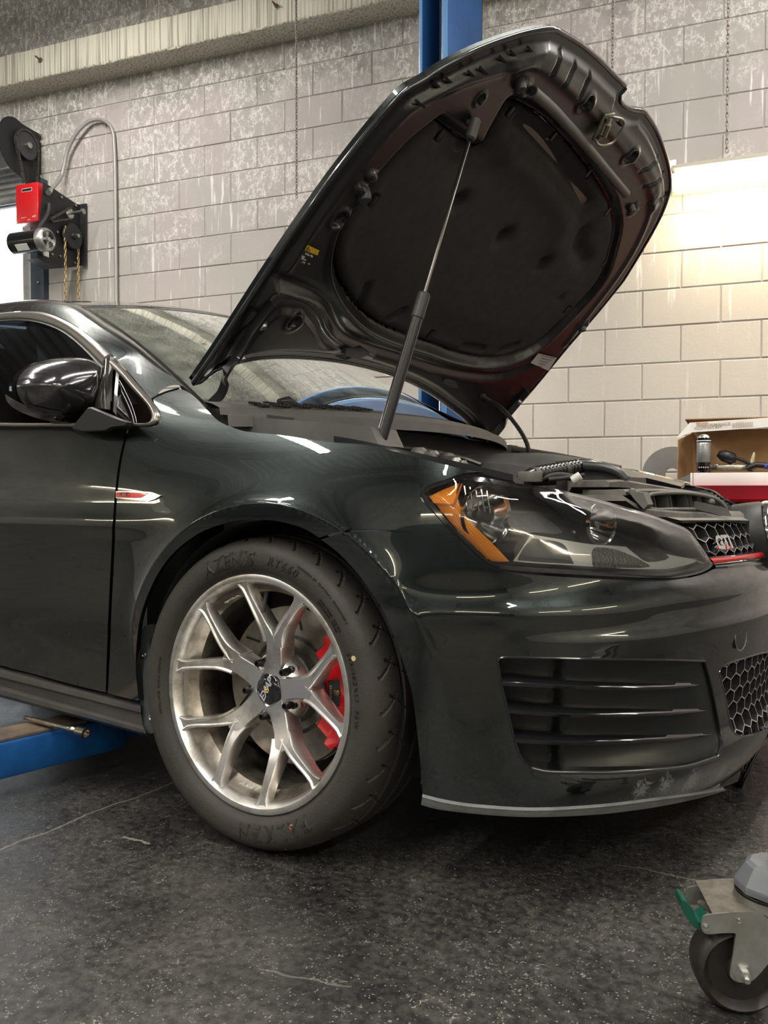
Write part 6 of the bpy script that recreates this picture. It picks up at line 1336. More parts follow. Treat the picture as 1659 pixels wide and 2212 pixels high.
# tow cover ring
s, z = WH(1600, 1375); P = WSO(0)(s, z); nn_ = nrm(WSO(.01)(s, z)-WSO(0)(s, z)); lathe('tow_cover', [(.0262, -.002), (.0262, .0004), (.0256, .0009), (.010, .0012), (0, .0013)], P, nn_, PAINT, bumper, n=48)
ringp = [P+nn_*.0003+.0274*(math.cos(a)*perp(nn_)+math.sin(a)*np.cross(nn_, perp(nn_))) for a in np.linspace(0, 2*math.pi, 48, endpoint=False)]; tube('tow_cover_gap', ringp, .0009, STEEL, bumper, n=6, closed=True)

# ---- honeycomb grilles
HEX = mat('honeycomb_plastic', (.030, .030, .031), .3, coat=.5); HEX_GLINT = mat('honeycomb_edge_glint', (.27, .27, .25), .4)  # second plastic: paler copy on the front edges, a painted edge glint
def honeycomb(name, poly, a, d0, d1, w, parent, ph=(0, 0), sx=1.0):
    lo_, hi_ = poly.min(0)-.05, poly.max(0)+.05; P_, M = [], []; V, F = [], []
    dx = math.sqrt(3)*a*sx; seen = set()
    for i in range(int((hi_[0]-lo_[0])/dx)+2):
        for j in range(int((hi_[1]-lo_[1])/(1.5*a))+2):
            cx = lo_[0]+ph[0]+i*dx+(dx/2 if j % 2 else 0); cz = lo_[1]+ph[1]+j*1.5*a; c = [(cx+sx*a*math.sin(math.pi/3*k), cz+a*math.cos(math.pi/3*k)) for k in range(6)]
            for k in range(6):
                p, q = c[k], c[(k+1) % 6]; key = (round((p[0]+q[0])/2, 4), round((p[1]+q[1])/2, 4))
                if key in seen: continue
                seen.add(key); T = np.linspace(0, 1, 7); S_ = np.array(p)+(np.array(q)-np.array(p))*T[:, None]; ins = inpoly(S_, poly); ids = np.where(ins)[0]
                if len(ids) < 2: continue
                t0, t1 = T[ids[0]], T[ids[-1]]; pp = np.array(p)+(np.array(q)-np.array(p))*t0; qq = np.array(p)+(np.array(q)-np.array(p))*t1; n_ = A(-(qq-pp)[1], (qq-pp)[0]); n_ /= np.linalg.norm(n_)
                b = len(V)
                for d_, ww in ((d0, w), (d1, w*1.6)):
                    for pt_, sg in ((pp, 1), (qq, 1), (qq, -1), (pp, -1)): V.append(WSO(d_)(pt_[0]+n_[0]*sg*ww/2, pt_[1]+n_[1]*sg*ww/2))
                F += [(b, b+1, b+2, b+3), (b, b+4, b+5, b+1), (b+3, b+2, b+6, b+7), (b+1, b+5, b+6, b+2), (b, b+3, b+7, b+4)]; M += [1, 0, 0, 0, 0]
    o = mesh(name, V, F, [HEX, HEX_GLINT], parent, smooth_=False, mats=M); return o
g1 = WL([(1474, 1126), (1540, 1124), (1610, 1126, 1), (1620, 1146), (1634, 1180), (1638, 1194, 1), (1600, 1199), (1536, 1204, 1), (1516, 1180), (1492, 1146)], 3, d=-.012)
hc = honeycomb('upper_grille', g1, .0172, -.010, -.032, .0020, car, (.0, .004), 1.75); surf_panel('grille_backing', g1, WSO(-.034), SLOT, hc, res=.015, thick=0)
honey = honeycomb('lower_grille', go, .0190, -.006, -.036, .0026, car, (.004, .0), 1.45); surf_panel('grille_backing', go, WSO(-.045), SLOT, honey, res=.02, thick=0)
g0 = np.vstack([go, go[:1]]); tube('grille_edge_bead', resample(WSO(-.002)(g0[:, 0], g0[:, 1]), 160), .003, GLOSSBLACK, honey, n=6)
def wtube(name, px, r, m, par, d=.0, n=8, flat=None):
    pts = resample(spline(px, 5), 50); P = np.array([WSO(d)(*WH(u, v, d)) for u, v in pts]); return tube(name, P, r, m, par, n=n)
def wband(name, top, bot, d, m, par, th=.006):
    a = resample(spline(top, 4), 40); b = resample(spline(bot, 4), 40); L = []
    for p, q in zip(a, b): P = WSO(d)(*WH(*p, d)); Q = WSO(d)(*WH(*q, d)); Pi = WSO(d-th)(*WH(*p, d)); Qi = WSO(d-th)(*WH(*q, d)); M_ = (P+Q)/2+(P-Pi)*.35; L.append([Pi, P, M_, Q, Qi])
    return loft(name, L, m, par, closed=True)
wband('red_grille_strip', [(1534, 1206), (1580, 1202), (1630, 1195), (1700, 1184)], [(1541, 1216), (1590, 1211), (1646, 1203), (1710, 1193)], .002, RED, car)
wband('black_grille_strip', [(1530, 1203), (1580, 1199), (1630, 1192), (1700, 1181)], [(1535, 1207), (1580, 1203), (1631, 1196), (1700, 1185)], .000, GLOSSBLACK, car)
wband('chrome_grille_strip', [(1542, 1217), (1590, 1212), (1648, 1204), (1710, 1194)], [(1543, 1219.5), (1592, 1214.5), (1649, 1206.5), (1712, 1197)], .003, CHROME, car, .003)
wband('lower_grille_strip', [(1543, 1220), (1592, 1215), (1650, 1207), (1712, 1197)], [(1546, 1229), (1592, 1226), (1655, 1217), (1756, 1204)], .000, GLOSSBLACK, car)
# nose frame above the grille, dusty ledge, emblem boss
dz = mat('nose_frame_black', (.012, .012, .012), .5)
wband('grille_top_frame', [(1440, 1117), (1500, 1119), (1560, 1119), (1604, 1117)], [(1476, 1130), (1520, 1128), (1580, 1128), (1612, 1132)], -.004, GREYPL, car, .03)
ec = A(.820, 0, .616); eax = nrm(A(.97, 0, .24)); bossr = .088
boss = lathe('emblem_boss', [(0, .002), (.060, .002), (.070, -.002), (.076, -.012), (.080, -.04), (.082, -.07)], ec, eax, dz, car, n=48); boss.name = 'emblem_boss'
em = lathe('front_emblem', [(.058, .004), (.060, .011), (.066, .014), (.072, .011), (.075, .004), (.075, -.004), (.058, -.004)], ec, eax, CHROME, car, n=64, closed_prof=True)
ez = nrm(ZZ-eax*(ZZ@eax)); ey = nrm(np.cross(ez, eax))
def estroke(pts): return tube('emblem_stroke', [ec+eax*.010+ey*a+ez*b for a, b in pts], .0045, CHROME, em, n=8)
estroke([(-.026, .060), (0, .006), (.026, .060)]); estroke([(-.056, .034), (-.026, -.052), (0, .002), (.026, -.052), (.056, .034)])
# grille badge letters
s, z = WH(1560, 1174, .004); P = WSO(.004)(s, z); tn = nrm(WSO(.004)(s-.02, z)-P); up_ = nrm(WSO(.004)(s, z+.02)-P); text_on('grille_badge', 'GTI', .040, P, tn*1.15, up_, CHROME, hc, .004, shear=.12, offset=.0016, spacing=1.02)

# ================================================================ ENGINE BAY
EB = mat('engine_black_plastic', (.022, .022, .022), .5, var=.4, vscale=20, col2=(.04, .039, .036)); DUST = mat('dusty_panel', (.115, .105, .09), .6, var=.5, vscale=14, col2=(.05, .048, .044)); ALUC = mat('cast_aluminium', (.35, .34, .32), .45, .8, var=.4, vscale=40)
# inner wings, bulkhead, rails
def quad(name, P, m, par=car): return mesh(name, P, [(0, 1, 2, 3)], m, par, smooth_=False)
for s_ in (-1, 1): quad('inner_wing', [(-.25, s_*.70, .30), (.50, s_*.62, .30), (.50, s_*.62, .70), (-.25, s_*.70, .86)], EB); loft('wing_ledge', [[(x, s_*(.70-.05*t), z+.0), (x, s_*(.80-.10*t), z+.012), (x, s_*(.80-.10*t), z), (x, s_*(.70-.05*t), z-.015)] for x, z, t in ((.13, .806, .08), (.16, .801, .12), (.2, .793, .2), (.36, .756, .6), (.47, .728, 1))], BLACKPAINT, car)
quad('firewall', [(-.12, -.70, .30), (-.12, .70, .30), (-.12, .70, .88), (-.12, -.70, .88)], EB)
quad('bay_floor', [(-.12, -.66, .32), (.70, -.5, .32), (.70, .5, .32), (-.12, .66, .32)], MATS['under_body_black'])
# engine cover
cE = onY(1105, 1002, -.05); L = []
for t in np.linspace(0, 1, 9):
    h = math.sin(math.pi*min(.5, t)) ; x = cE[0]-.17+.36*t; zt = cE[2]-.02+.040*math.sin(math.pi*(.15+.7*t)); L.append([(x, -.30, zt-.09), (x, -.28, zt-.025), (x, -.22, zt), (x, 0, zt+.012), (x, .20, zt), (x, .26, zt-.025), (x, .28, zt-.09)])
loft('engine_cover', L, EB, car, sharp=50)
# corrugated intake hose with bands
hpx = [(1128, 1038), (1150, 1026), (1185, 1019), (1230, 1011), (1272, 1005), (1292, 1011), (1300, 1022)]
P = resample(spline([tuple(onY(u, v, -.50+.0012*(u-1128))) for u, v in hpx], 8), 90); tube('intake_hose', P, [.0155+.0015*((i//2) % 2)*(12 < i < 60) for i in range(90)], mat('gloss_rubber_hose', (.012, .012, .012), .25, coat=.4), car, n=16)
for (u, v, r) in ((1150, 1027, .018), (1215, 1016, .018)): p = onY(u, v, -.50+.0012*(u-1128)); q = onY(u+8, v-1.5, -.50+.0012*(u-1120)); cyl('hose_clamp', p, q, r, EB, car)
for k, (a, b, r) in enumerate((((1170, 1034), (1240, 1030), .008), ((1185, 1036), (1262, 1026), .006), ((1136, 1042), (1200, 1040), .010))): P = spline([tuple(onY(*a, -.46)), tuple(onY((a[0]+b[0])/2, a[1]-8+4*k, -.44)), tuple(onY(*b, -.42))], 8); tube('wiring_loom', P, r*.8, RUBBER, car, n=10)
p = onY(1236, 1038, -.47); cyl('white_connector', p, p+A(.016, .004, .010), .009, mat('milky_plastic', (.55, .55, .5), .5), car, n=16)
# dark rounded air duct beside the engine cover, air box with dusty lid, slam panel
pA = [onY(*q, -.35) for q in ((1200, 1012), (1262, 1004), (1320, 1012), (1352, 1030), (1356, 1060), (1200, 1060))]; V, F = prism_vf(pA, (0, .16, 0)); fixn(mesh('air_duct_body', V, F, EB, car))
P = resample(spline([tuple(onY(u, v, -.36)) for u, v in ((1262, 1006), (1300, 1009), (1336, 1020), (1354, 1036))], 6), 30); tube('air_duct_edge', P, .010, mat('satin_black_duct', (.03, .03, .03), .35), car, n=10)
for (u, v, u2, v2) in ((1118, 1018, 1172, 1016),): 
    P = onY(1145, 1030, -.56); box('headlamp_bracket', P, (.05, .012, .022), DUST, car, bev=.003)
# slam panel: long dusty shelf that runs over the radiator from the near lamp to the emblem
def shelf(name, top, bot, y0, y1, m, lift=0.):
    a = resample(spline(top, 4), 30); b = resample(spline(bot, 4), 30); L = []
    for i, (p, q) in enumerate(zip(a, b)):
        t = i/29; y = y0+(y1-y0)*t; P, Q = onY(*p, y), onY(*q, y); R_ = P+A(-.10, .03, .004); L.append([Q, P, P+A(-.006, .0, .004), R_, R_-A(0, 0, .03), Q-A(.08, 0, 0)])
    return loft(name, L, m, car, sharp=30)
shelf('air_intake_lid', [(1316, 1042), (1345, 1040), (1400, 1048), (1460, 1058), (1510, 1066), (1528, 1072)], [(1316, 1052), (1345, 1053), (1400, 1058), (1460, 1067), (1510, 1074), (1530, 1079)], -.42, -.12, DUST)
shelf('air_intake_top', [(1352, 1062), (1400, 1060), (1440, 1060), (1500, 1066), (1540, 1074), (1562, 1090)], [(1352, 1070), (1400, 1064), (1440, 1064), (1500, 1070), (1540, 1078), (1562, 1094)], -.44, -.10, DUST)
IN0, IN1 = -.44, -.12
mo_px = [(1398, 1072), (1420, 1066), (1470, 1065), (1510, 1069), (1545, 1078), (1560, 1090), (1565, 1100), (1500, 1100), (1450, 1100), (1402, 1098)]
def iny(u): return -.44+.32*(u-1352)/(1562-1352)
mouth = [onY(u, v, iny(u)) for u, v in spline(mo_px, 3, True)]; mo3 = mesh('intake_mouth', [p+A(-.03, 0, 0) for p in mouth], [tuple(range(len(mouth)))], SLOT, car, smooth_=False)
for u, v0_, v1_ in ((1412, 1068, 1099), (1440, 1066, 1100), (1447, 1066, 1100), (1482, 1066, 1100), (1492, 1067, 1100), (1512, 1070, 1098), (1530, 1074, 1096), (1546, 1079, 1096)):
    a_, b_ = onY(u, v0_, iny(u)), onY(u+6, v1_, iny(u+6)); V, F = prism_vf([a_, b_, b_+A(-.045, .015, 0), a_+A(-.045, .015, 0)], A(0, .003, 0)); fixn(mesh('intake_vane', V, F, GREYPL, mo3))
fr = np.array([onY(u, v, iny(u))+A(.002, 0, 0) for u, v in spline(mo_px, 4, True)]); tube('mouth_rim', fr, .0042, GREYPL, mo3, n=8, closed=True)
sh = shelf('slam_panel', [(1350, 1074), (1390, 1098), (1410, 1103), (1470, 1108), (1530, 1110), (1604, 1108)], [(1352, 1082), (1400, 1112), (1440, 1118), (1500, 1121), (1560, 1121), (1612, 1118)], -.50, -.06, DUST)
V, F = prism_vf([onY(*q, -.22) for q in ((1506, 1083), (1571, 1098), (1581, 1115), (1560, 1114), (1508, 1101))], A(-.01, .006, 0)); fixn(mesh('latch_cover_flap', V, F, GREYPL, sh))
for u, v in ((1395, 1084), (1429, 1107), (1537, 1083), (1366, 1060)): P = onY(u, v, iny(u)-.02); lathe('panel_screw', [(0, .005), (.005, .004), (.008, 0), (.008, -.004)], P, (.2, -.3, 1), RUBG, sh, n=14)
bv = [(1356, 1060), (1390, 1064), (1400, 1090), (1390, 1100), (1370, 1078)]; V, F = prism_vf([onY(u, v, -.45) for u, v in bv], A(0, .04, 0)); fixn(mesh('lamp_mount', V, F, GREYPL, car))
# bits seen through the gap behind the strut
for k, (u, v, r, m) in enumerate(((905, 978, .020, ALUC), (935, 985, .016, ALUC), (965, 990, .022, EB), (985, 1000, .014, ALUC), (1000, 1006, .012, DARKSTEEL), (950, 998, .014, MATS['milky_plastic']))):
    P = onY(u, v, -.45); lathe('strut_mount' if k == 0 else 'engine_fitting', [(0, .012), (r*.6, .012), (r, .004), (r, -.02), (0, -.02)], P, (0, 0, 1), m, car, n=20)
P = [onY(*q, -.40) for q in ((870, 968), (930, 974), (1000, 990), (1040, 1004))]; tube('brake_line', spline([tuple(q) for q in P], 6), .005, DARKSTEEL, car, n=8)
far = [onY(*q, .66) for q in ((880, 940), (960, 948), (1060, 962), (1140, 975), (1220, 988), (1300, 1004), (1340, 1012))]; tube('far_wing_seal', spline([tuple(q) for q in far], 5), .012, DUST, car, n=10)
# the far-side twins of the vent and grille, seen from other viewpoints
for o in [q for q in list(car.children) if q.name.split('.')[0] in ('side_vent', 'lower_grille', 'upper_grille')]:
    m_ = mirror_obj(o, parent=car)
    for c in list(o.children):
        if c.name.split('.')[0] in ('vent_side_wall', 'vent_edge_bead', 'vent_blade', 'grille_backing'): mirror_obj(c, parent=m_)
cl = [WSO(.0012)(*WH(u, v, .001)) for u, v in ((327, 861.5), (340, 854), (356, 847), (372, 842), (387, 838))]; tube('pillar_seam', spline([tuple(p) for p in cl], 5), .0013, SLOT, car, n=6)
# ================================================================ THINGS AROUND THE CAR
# ---- red tool cart by the wall with the parts box on it
CY = .95     # how far the cart's front edge stands off the block wall
p0 = onW(1490, 1052, CY); p1 = onW(1659, 1046, CY); zt = (p0[2]+p1[2])/2; ac0 = aW(onW(1484, 1052, CY)); wcart = .95; dcart = .46
PINK = mat('red_cart_enamel', (.52, .015, .035), .3, coat=.4)
t = thing('tool_cart', 'red steel tool cart with a deep top tray standing behind the car nose', 'cart', loc=WP(ac0, 0, CY)); obs = []
zb = onW(1570, 1084, CY)[2]
# flared tray with folded rim
def trayloop(e, z): return [WP(ac0-e, z, CY+e), WP(ac0+wcart+e, z, CY+e), WP(ac0+wcart+e, z, CY-dcart-e), WP(ac0-e, z, CY-dcart-e)]
obs.append(loft('top_tray', [trayloop(-.03, zb), trayloop(-.008, zb+.012), trayloop(.012, zt-.006), trayloop(.018, zt), trayloop(.010, zt+.002), trayloop(.004, zt-.008), trayloop(-.03, zb+.02)], PINK, sharp=25))
for e in (0, 1):
    for f in (0, 1): obs.append(box('corner_post', WP(ac0+.04+e*(wcart-.08), (zb+.08)/2+.02, CY-.04-f*(dcart-.08)), (.05, .05, zb-.10), PINK, R=RW, bev=.006))
obs.append(box('lower_shelf', WP(ac0+wcart/2, .20, CY-dcart/2), (wcart, dcart, .03), PINK, R=RW, bev=.008)); obs.append(box('back_panel', WP(ac0+wcart/2, .48, CY-dcart+.02), (wcart-.1, .012, .5), mat('cart_grey_panel', (.12, .10, .09), .5), R=RW))
for e in (0, 1):
    for f in (0, 1): P = WP(ac0+.06+e*(wcart-.12), .045, CY-.06-f*(dcart-.12)); obs.append(cyl('wheel', P-WN*.012, P+WN*.012, .045, RUBBER))
reparent(t, obs)
# white carton base on the tray
CARD = mat('corrugated_cardboard', (.42, .26, .13), .8, var=.15, vscale=8); CWH = mat('white_carton_print', (.78, .76, .74), .55)
offb2 = CY-.05; a0 = aW(onW(1498, 1020, offb2)); zb2 = zt+.001; zc = onW(1560, 1021, offb2)[2]; zb2 = onW(1560, 1051, offb2)[2]
t = thing('white_carton', 'flat white carton lying on the red cart under the clutch parts', 'box', loc=WP(a0, zb2, offb2))
wB, dB = .80, .36
o = [box('carton_wall', WP(a0+wB/2, (zb2+zc)/2, offb2-.004), (wB, .006, zc-zb2), CWH, R=RW, bev=.001), box('carton_wall', WP(a0+.003, (zb2+zc)/2, offb2-dB/2), (.006, dB, zc-zb2), CWH, R=RW, bev=.001), box('carton_wall', WP(a0+wB, (zb2+zc)/2, offb2-dB/2), (.006, dB, zc-zb2), CWH, R=RW, bev=.001), box('carton_wall', WP(a0+wB/2, (zb2+zc)/2, offb2-dB), (wB, .006, zc-zb2), CWH, R=RW, bev=.001), box('carton_floor', WP(a0+wB/2, zc-.012, offb2-dB/2), (wB-.01, dB-.01, .004), CARD, R=RW, bev=0), box('carton_corner_flap', WP(a0-.008, (zb2+zc)/2, offb2-.03), (.010, .05, zc-zb2), CWH, R=RW, bev=.002)]
reparent(t, o)
# open cardboard box (lying on its side, lid flap held out) with clutch-kit print
ob = offb2-.10; aL = aW(onW(1468, 945, ob)); z_lo = zc+.001; z_hi = onW(1500, 932, ob)[2]; 
t = thing('parts_box', 'open brown cardboard box with white printed lid on the red cart', 'box', loc=WP(aL, z_lo, ob))
wP, dP = .86, .20; th = .004
def pl(P, d, m, n): V, F = prism_vf(P, d); return fixn(mesh(n, V, F, m, smooth_=False))
a_in = aW(onW(1494, 960, ob-dP)); 
o = [pl([WP(a_in, z_lo, ob-dP), WP(a_in+wP, z_lo, ob-dP), WP(a_in+wP, z_hi+.02, ob-dP), WP(a_in, z_hi+.02, ob-dP)], WN*th, CARD, 'back_wall')]
sp_ = [onW(1496, 936, ob-.16), onW(1496, 1020, ob-.16), onW(1464, 1035, ob), onW(1466, 948, ob)]
o.append(pl([onW(*q) for q in ((1497, 935, ob-dP), (1497, 1021, ob-dP), (1464, 1035, ob-.02), (1466, 950, ob-.02))], WD*-.004, CARD, 'side_flap'))
lidP = [onW(1490, 913, ob+.02), onW(1680, 899, ob+.02), onW(1680, 921, ob+.02), onW(1494, 934, ob+.02)]
o.append(pl([onW(*q) for q in ((1490, 913, ob+.04), (1700, 899.5, ob+.04), (1700, 920, ob+.04), (1493, 934, ob+.04))], WN*.004, CWH, 'lid_front'))
o.append(pl([onW(*q) for q in ((1490, 913, ob+.04), (1493, 934, ob+.04), (1461, 947, ob+.07), (1463, 944, ob+.07))], WN*.004, CWH, 'lid_flap'))
zl = onW(1600, 905, ob+.04)[2]; o.append(pl([WP(a_in-.03, zl+.004, ob+.035), WP(a_in+wP, zl+.004, ob+.035), WP(a_in+wP, z_hi+.022, ob-dP), WP(a_in-.0, z_hi+.022, ob-dP)], ZZ*th, CARD, 'lid_top'))
reparent(t, o); lidf = o[2]
OR = mat('rust_red_print', (.62, .20, .08), .6); GR2 = mat('pale_brown_print', (.42, .34, .24), .6)
ldx = nrm(onW(1700, 899.5, ob+.04)-onW(1490, 913, ob+.04))
def lidtext(s, u, v, size, m): x = text_on('lid_print', s, size, onW(u, v, ob+.0425), ldx*1.25, ZZ, m, None, .0002, offset=.0004); x.parent = lidf; x.matrix_parent_inverse = lidf.matrix_world.inverted() if False else Matrix.Identity(4)
for a_ in (('PERFORMANCE', 1541, 917.5, .0165, GR2), ('CLUTCH KIT', 1530, 923.5, .0165, GR2), ('||||||||||||', 1604, 917, .022, GR2), ('_ ___', 1598, 910, .010, OR), ('SPEC RACE', 1516, 913.8, .008, OR)): lidtext(*a_)
for s in [x for x in bpy.data.objects if x.name.startswith('lid_print')]: s.matrix_parent_inverse = Matrix.Identity(4)
# spray can
oc = offb2-.035; Pb = onW(1519.5, 1021, oc); Pt = onW(1519.5, 938, oc); hC = Pt[2]-zc; rC = (aW(onW(1535, 980, oc))-aW(onW(1503.5, 980, oc)))/2*.98; base = A(Pb[0], Pb[1], zc)
t = thing('spray_can', 'black and silver aerosol can standing in front of the open box', 'can', loc=base)
hb_ = hC*.905; SILB = mat('can_silver_print', (.40, .41, .42), .35, .7); reparent(t, [lathe('can_body', [(0, 0), (rC*.95, 0), (rC, .003), (rC, hb_*.30), (0, hb_*.30)], base, ZZ, GLOSSBLACK, n=32), lathe('can_label', [(rC*.999, hb_*.30), (rC*1.002, hb_*.301), (rC*1.002, hb_*.86), (rC*.999, hb_*.861)], base, ZZ, SILB, n=32), lathe('can_upper_band', [(rC, hb_*.86), (rC, hb_*.97), (rC*1.03, hb_*.985), (rC*.98, hb_), (rC*.9, hb_)], base, ZZ, GLOSSBLACK, n=32), lathe('white_stripe', [(rC*1.001, hb_*.90), (rC*1.004, hb_*.902), (rC*1.004, hb_*.925), (rC*1.001, hb_*.927)], base, ZZ, CWH, n=32), lathe('can_dome', [(rC*.93, hb_), (rC*.85, hb_+(hC-hb_)*.4), (rC*.5, hb_+(hC-hb_)*.85), (rC*.2, hC), (0, hC)], base, ZZ, STEEL, n=32)]
    + [text_on('hazard_diamond', '♦' if False else 'o', .008, base+ZZ*hb_*.16-WN*(rC+.0008)*math.cos(k*.30-.6)+WD*(rC+.0008)*math.sin(k*.30-.6), WD, ZZ, mat('pink_diamond', (.75, .5, .55), .5), None, .0003, offset=.001) for k in range(5)]
    + [text_on('can_print', s, .0048, base+ZZ*hb_*(.80-.045*k)-WN*(rC+.001), WD, ZZ, GRP, None, .0003) for k, s in enumerate(('DANGER EXTREMELY', 'FLAMMABLE VAPOR', 'Read all cautions', 'before use. Shake', 'well and spray on', 'parts, wipe clean', 'Keep from flame', 'Contents 14 oz'))])
# gearbox parts heap: release lever, bearing, plate
DK = mat('oily_black_part', (.02, .02, .022), .4, .4); ZP = mat('bright_zinc_part', (.5, .47, .40), .35, .9, var=.4, vscale=60)
def W3(u, v, off): return onW(u, v, off)
t = thing('clutch_slave_cylinder', 'black clutch actuator with its pipe lying on the parts in the box', 'car part', loc=W3(1575, 1002, oc-.05)); oo = oc-.05
reparent(t, [tube('actuator_body', [W3(1550, 980, oo), W3(1562, 984, oo), W3(1580, 990, oo), W3(1590, 990, oo)], [.012, .026, .028, .018], DK, n=14), tube('actuator_pipe', [W3(1586, 988, oo), W3(1606, 995, oo), W3(1630, 1006, oo)], .008, DK, n=10), cyl('actuator_foot', W3(1570, 997, oo), W3(1570, 990, oo), .020, DK)])
t = thing('clutch_cover_plate', 'worn bright metal plate with holes lying flat under the black actuator', 'car part', loc=W3(1580, 1012, oc-.06)); c = W3(1580, 1010, oc-.07)
pc_ = [cyl('plate_boss', c+WD*q*.05+ZZ*.006, c+WD*q*.05+ZZ*.016, .012+.004*(q % 2), ZP) for q in (-1.2, -.4, .5, 1.3)]; reparent(t, [loft('plate_body', [[c+WD*(math.cos(a)*r)-WN*math.sin(a)*r*.6+ZZ*z for a in np.linspace(0, 2*math.pi, 20, endpoint=False)] for r, z in ((.10, -.012), (.105, .0), (.098, .010), (.05, .012))], ZP)]+pc_)
t = thing('coil_valve', 'small yellowed valve standing upright among the clutch parts', 'car part', loc=W3(1625, 1000, oc-.05)); reparent(t, [tube('valve_body', [W3(1622, 1006, oo), W3(1625, 996, oo), W3(1628, 984, oo), W3(1629, 977, oo)], [.007, .009, .007, .004], mat('yellowed_plastic', (.45, .42, .26), .5), n=10), cyl('valve_foot', W3(1621, 1018, oo), W3(1622, 1004, oo), .010, DK)])
t = thing('black_hose', 'black rubber hose with blue end on the clutch parts at the frame edge', 'hose', loc=W3(1650, 1010, oc-.04)); reparent(t, [tube('hose_body', [W3(1612, 1012, oc-.0), W3(1632, 1004, oc-.0), W3(1660, 1006, oc-.0), W3(1700, 1010, oc-.0)], .013, DK, n=12), cyl('blue_end', W3(1654, 1006, oc+.012), W3(1659, 1008, oc+.018), .013, mat('blue_cap', (.03, .05, .25), .4))])
# round grey disc leaning on the wall
dce = W3(1452, 1024, .30); rD = abs(W3(1452, 962, .30)[2]-dce[2]); t = None
dax = nrm(-WN+ZZ*.25-WD*.0); dsk = lathe('round_metal_disc', [(rD*.225, 0), (rD, 0), (rD, -.006), (rD*.225, -.006)], dce, dax, mat('dull_grey_disc', (.11, .105, .10), .5, .5, var=.2, vscale=5), None, n=72, closed_prof=True); tag(dsk, 'round dull grey metal disc with a centre hole leaning behind the parts box', 'disc')
t = thing('work_bench', 'narrow steel bench against the block wall carrying the grey disc', 'bench', loc=WP(aW(dce), 0, .25)); zbn = dce[2]-rD*.985
reparent(t, [box('bench_top', WP(aW(dce)+.25, zbn-.02, .24), (1.3, .40, .03), mat('bench_steel', (.10, .10, .10), .5, .5), R=RW)]+[box('bench_leg', WP(aW(dce)+.25+e*.6, (zbn-.035)/2, .24+f*.17), (.04, .04, zbn-.035), MATS['bench_steel'], R=RW) for e in (-1, 1) for f in (-1, 1)])
# crumpled receipt-like scrap on the slam panel is left to the car

# ---- near caster of a rolling stand (lower right)
GC = onZ(1606, 2199, 0.0); cz = .0625; cc = on(1606, 2104, (0, GC[1], 0), (0, 1, 0)); RC = cc[2]; 
t = thing('rolling_stand', 'grey rolling stand with a braked swivel caster at the lower right corner', 'stand', loc=(cc[0], cc[1], 0)); obs = []
view = nrm(CAM-cc); ax_ = nrm(A(view[0], view[1], 0)*1.0+0.28*A(CR[0], CR[1], 0)); sd_ = np.cross(ZZ, ax_); 
if sd_@CR < 0: sd_ = -sd_
CR_ = RC; wt_ = .030; o_ = cc-ax_*.0
WHL = mat('caster_wheel_black', (.011, .010, .010), .45, var=.5, vscale=30, col2=(.026, .019, .014))
wl = lathe('caster_wheel', [(.010, -.004), (CR_*.30, -.004), (CR_*.34, -.010), (CR_*.72, -.012), (CR_*.80, -.004), (CR_*.86, .0), (CR_*.93, -.003), (CR_*.985, -.010), (CR_, -.020), (CR_, -.036), (CR_*.985, -.046), (CR_*.9, -.052), (.010, -.052)], o_, ax_, WHL, None, n=72)
obs.append(wl)
def C3(u, v, h=.012): return on(u, v, o_+ax_*h, ax_)
ZNC = mat('yellow_zinc_plate', (.40, .43, .41), .36, .85, var=.25, vscale=18, col2=(.30, .29, .24))
fk = [(1517, 1988), (1520, 1980), (1535, 1976), (1580, 1971), (1612, 1970, 1), (1700, 1968, 1), (1700, 2050), (1690, 2060), (1662, 2080), (1640, 2105), (1624, 2119), (1606, 2122), (1590, 2120), (1578, 2110), (1578, 2096), (1584, 2060), (1588, 2030), (1590, 2020), (1586, 2016), (1560, 2016), (1528, 2018), (1518, 2012), (1515, 2000)]
pts = [C3(u, v) for u, v in spline(fk, 4, True)]; V, F = prism_vf(pts, -ax_*.0035); obs.append(fixn(mesh('fork_plate', V, F, ZNC)))
pts = [C3(u, v)-ax_*.078 for u, v in spline(fk, 4, True)]; V, F = prism_vf(pts, -ax_*.0035); obs.append(fixn(mesh('fork_plate', V, F, ZNC)))
# bent top of the fork between the plates
tp_ = [C3(1505, 1944), C3(1575, 1930), C3(1700, 1925), C3(1700, 1968), C3(1612, 1971), C3(1540, 1976)]
V = []; q1 = [C3(1540, 1975.5), C3(1580, 1971), C3(1612, 1970), C3(1700, 1968)]; V = q1+[p-ax_*.082+ZZ*.006 for p in q1]; F = [(i, i+1, 5+i, 4+i) for i in range(3)]; obs.append(mesh('fork_top', V, F, mat('grimy_fork_top', (.20, .18, .15), .45, .6, var=.5, vscale=40), sharp=30)); 
sv_ = [C3(1506, 1950, -.055), C3(1508, 1944, -.055), C3(1556, 1933, -.055), C3(1590, 1932, -.055), C3(1600, 1970, .0), C3(1541, 1974, .0)]; V, F = prism_vf(sv_, -ZZ*.003); obs.append(fixn(mesh('brake_housing', V, F, mat('grimy_zinc', (.30, .27, .22), .4, .8, var=.5, vscale=40))))
for (u, v, r) in ((1597, 1988, .0036), (1525, 2003, .0042)): P = C3(u, v); obs.append(lathe('rivet', [(0, .0025), (r*.5, .0022), (r*.6, .001), (r, .0015), (r, 0), (0, 0)], P, ax_, STEEL, None, n=20))
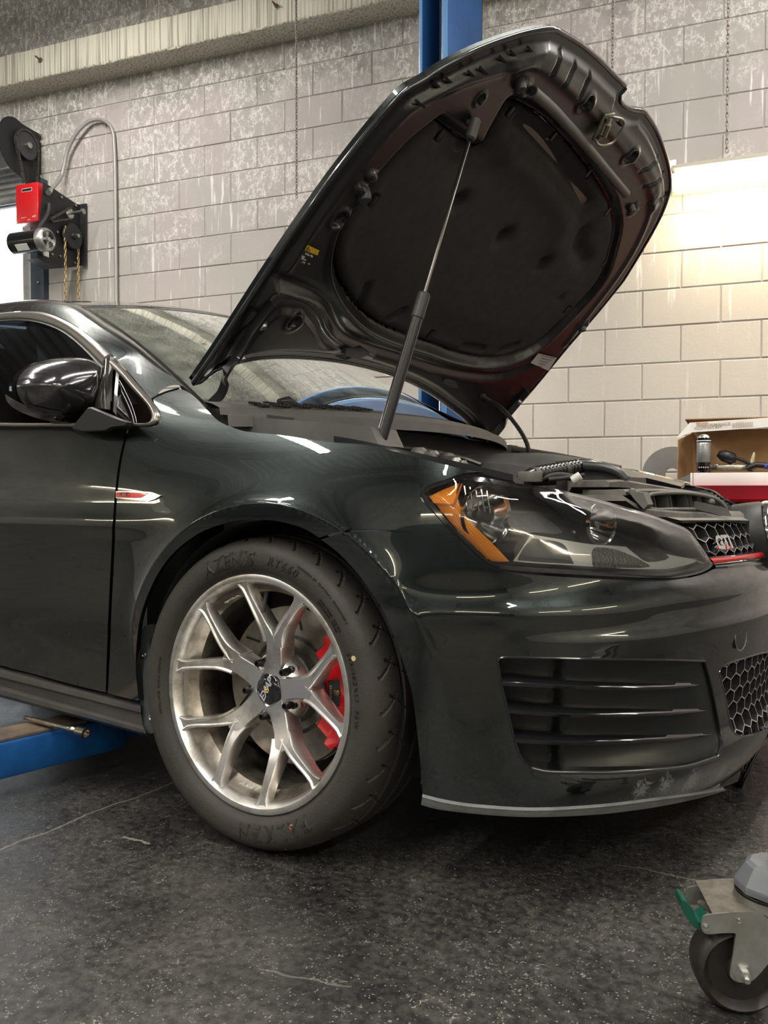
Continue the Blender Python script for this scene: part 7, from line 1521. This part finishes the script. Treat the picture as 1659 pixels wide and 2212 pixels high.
P = C3(1606, 2104); obs.append(lathe('axle_nut', [(0, .0), (.0125, 0), (.0125, .0015), (.0085, .0015), (.0082, .0085), (.0055, .0095), (.0042, .0098), (.0042, .013), (0, .013)], P, ax_, STEEL, None, n=6)); obs.append(cyl('axle_bolt', P+ax_*.009, P+ax_*.0165, .0042, ZNC, n=16))
GRN = mat('green_brake_pedal', (.002, .065, .042), .35, coat=.3)
gp = [(1473, 1950), (1477, 1946), (1484, 1950), (1498, 1968), (1503, 1985), (1512, 1993), (1524, 1990), (1533, 1984), (1534, 1992), (1522, 2000), (1514, 2007), (1504, 2006), (1496, 2000), (1484, 1984), (1476, 1970)]
V, F = prism_vf([C3(u, v, .004) for u, v in spline(gp, 3, True)], -ax_*.034); obs.append(fixn(mesh('brake_pedal', V, F, GRN)))
# swivel race and the faceted grey leg socket on top
sw = C3(1672, 1900, -.028); 
sr = np.linalg.norm(C3(1588, 1900, -.028)-sw)
def swl(v): return C3(1672, v, -.028)[2]-sw[2]
obs.append(lathe('swivel_race', [(sr*.98, swl(1926)), (sr*.94, swl(1934)), (sr*.96, swl(1945)), (sr*.90, swl(1952)), (sr*.80, swl(1962)), (.01, swl(1962))], sw, ZZ, ZNC, None, n=64)); obs.append(lathe('race_gap', [(sr*.96, swl(1920)), (sr*.93, swl(1934)), (.01, swl(1934))], sw, ZZ, DARKSTEEL, None, n=64))
lgp = [(sr*.99, swl(1918)), (sr*1.0, swl(1908)), (sr*.985, swl(1903)), (sr*.72, swl(1868)), (sr*.60, swl(1862)), (0, swl(1862))]
obs.append(lathe('leg_socket', lgp, sw, ZZ, mat('grey_stand_enamel', (.12, .13, .14), .4, coat=.3, var=.2, vscale=20), None, n=10, sharp=15)); lg_ = sw+ZZ*swl(1872); rd_ = nrm(A(CR[0], CR[1], 0)-.25*A(CF[0], CF[1], 0)); obs.append(loft('stand_leg', [[lg_+rd_*q+np.cross(ZZ, rd_)*a+ZZ*(b+.0) for a, b in ((-.03, -.012), (.03, -.012), (.03, .03), (-.03, .03))] for q in (.0, .62)], MATS['grey_stand_enamel'])); fe = lg_+rd_*.60; obs.append(cyl('stand_foot', A(fe[0], fe[1], .0), fe, .022, MATS['grey_stand_enamel'])); obs.append(cyl('foot_pad', A(fe[0], fe[1], 0), A(fe[0], fe[1], .015), .035, RUBBER))
reparent(t, obs)
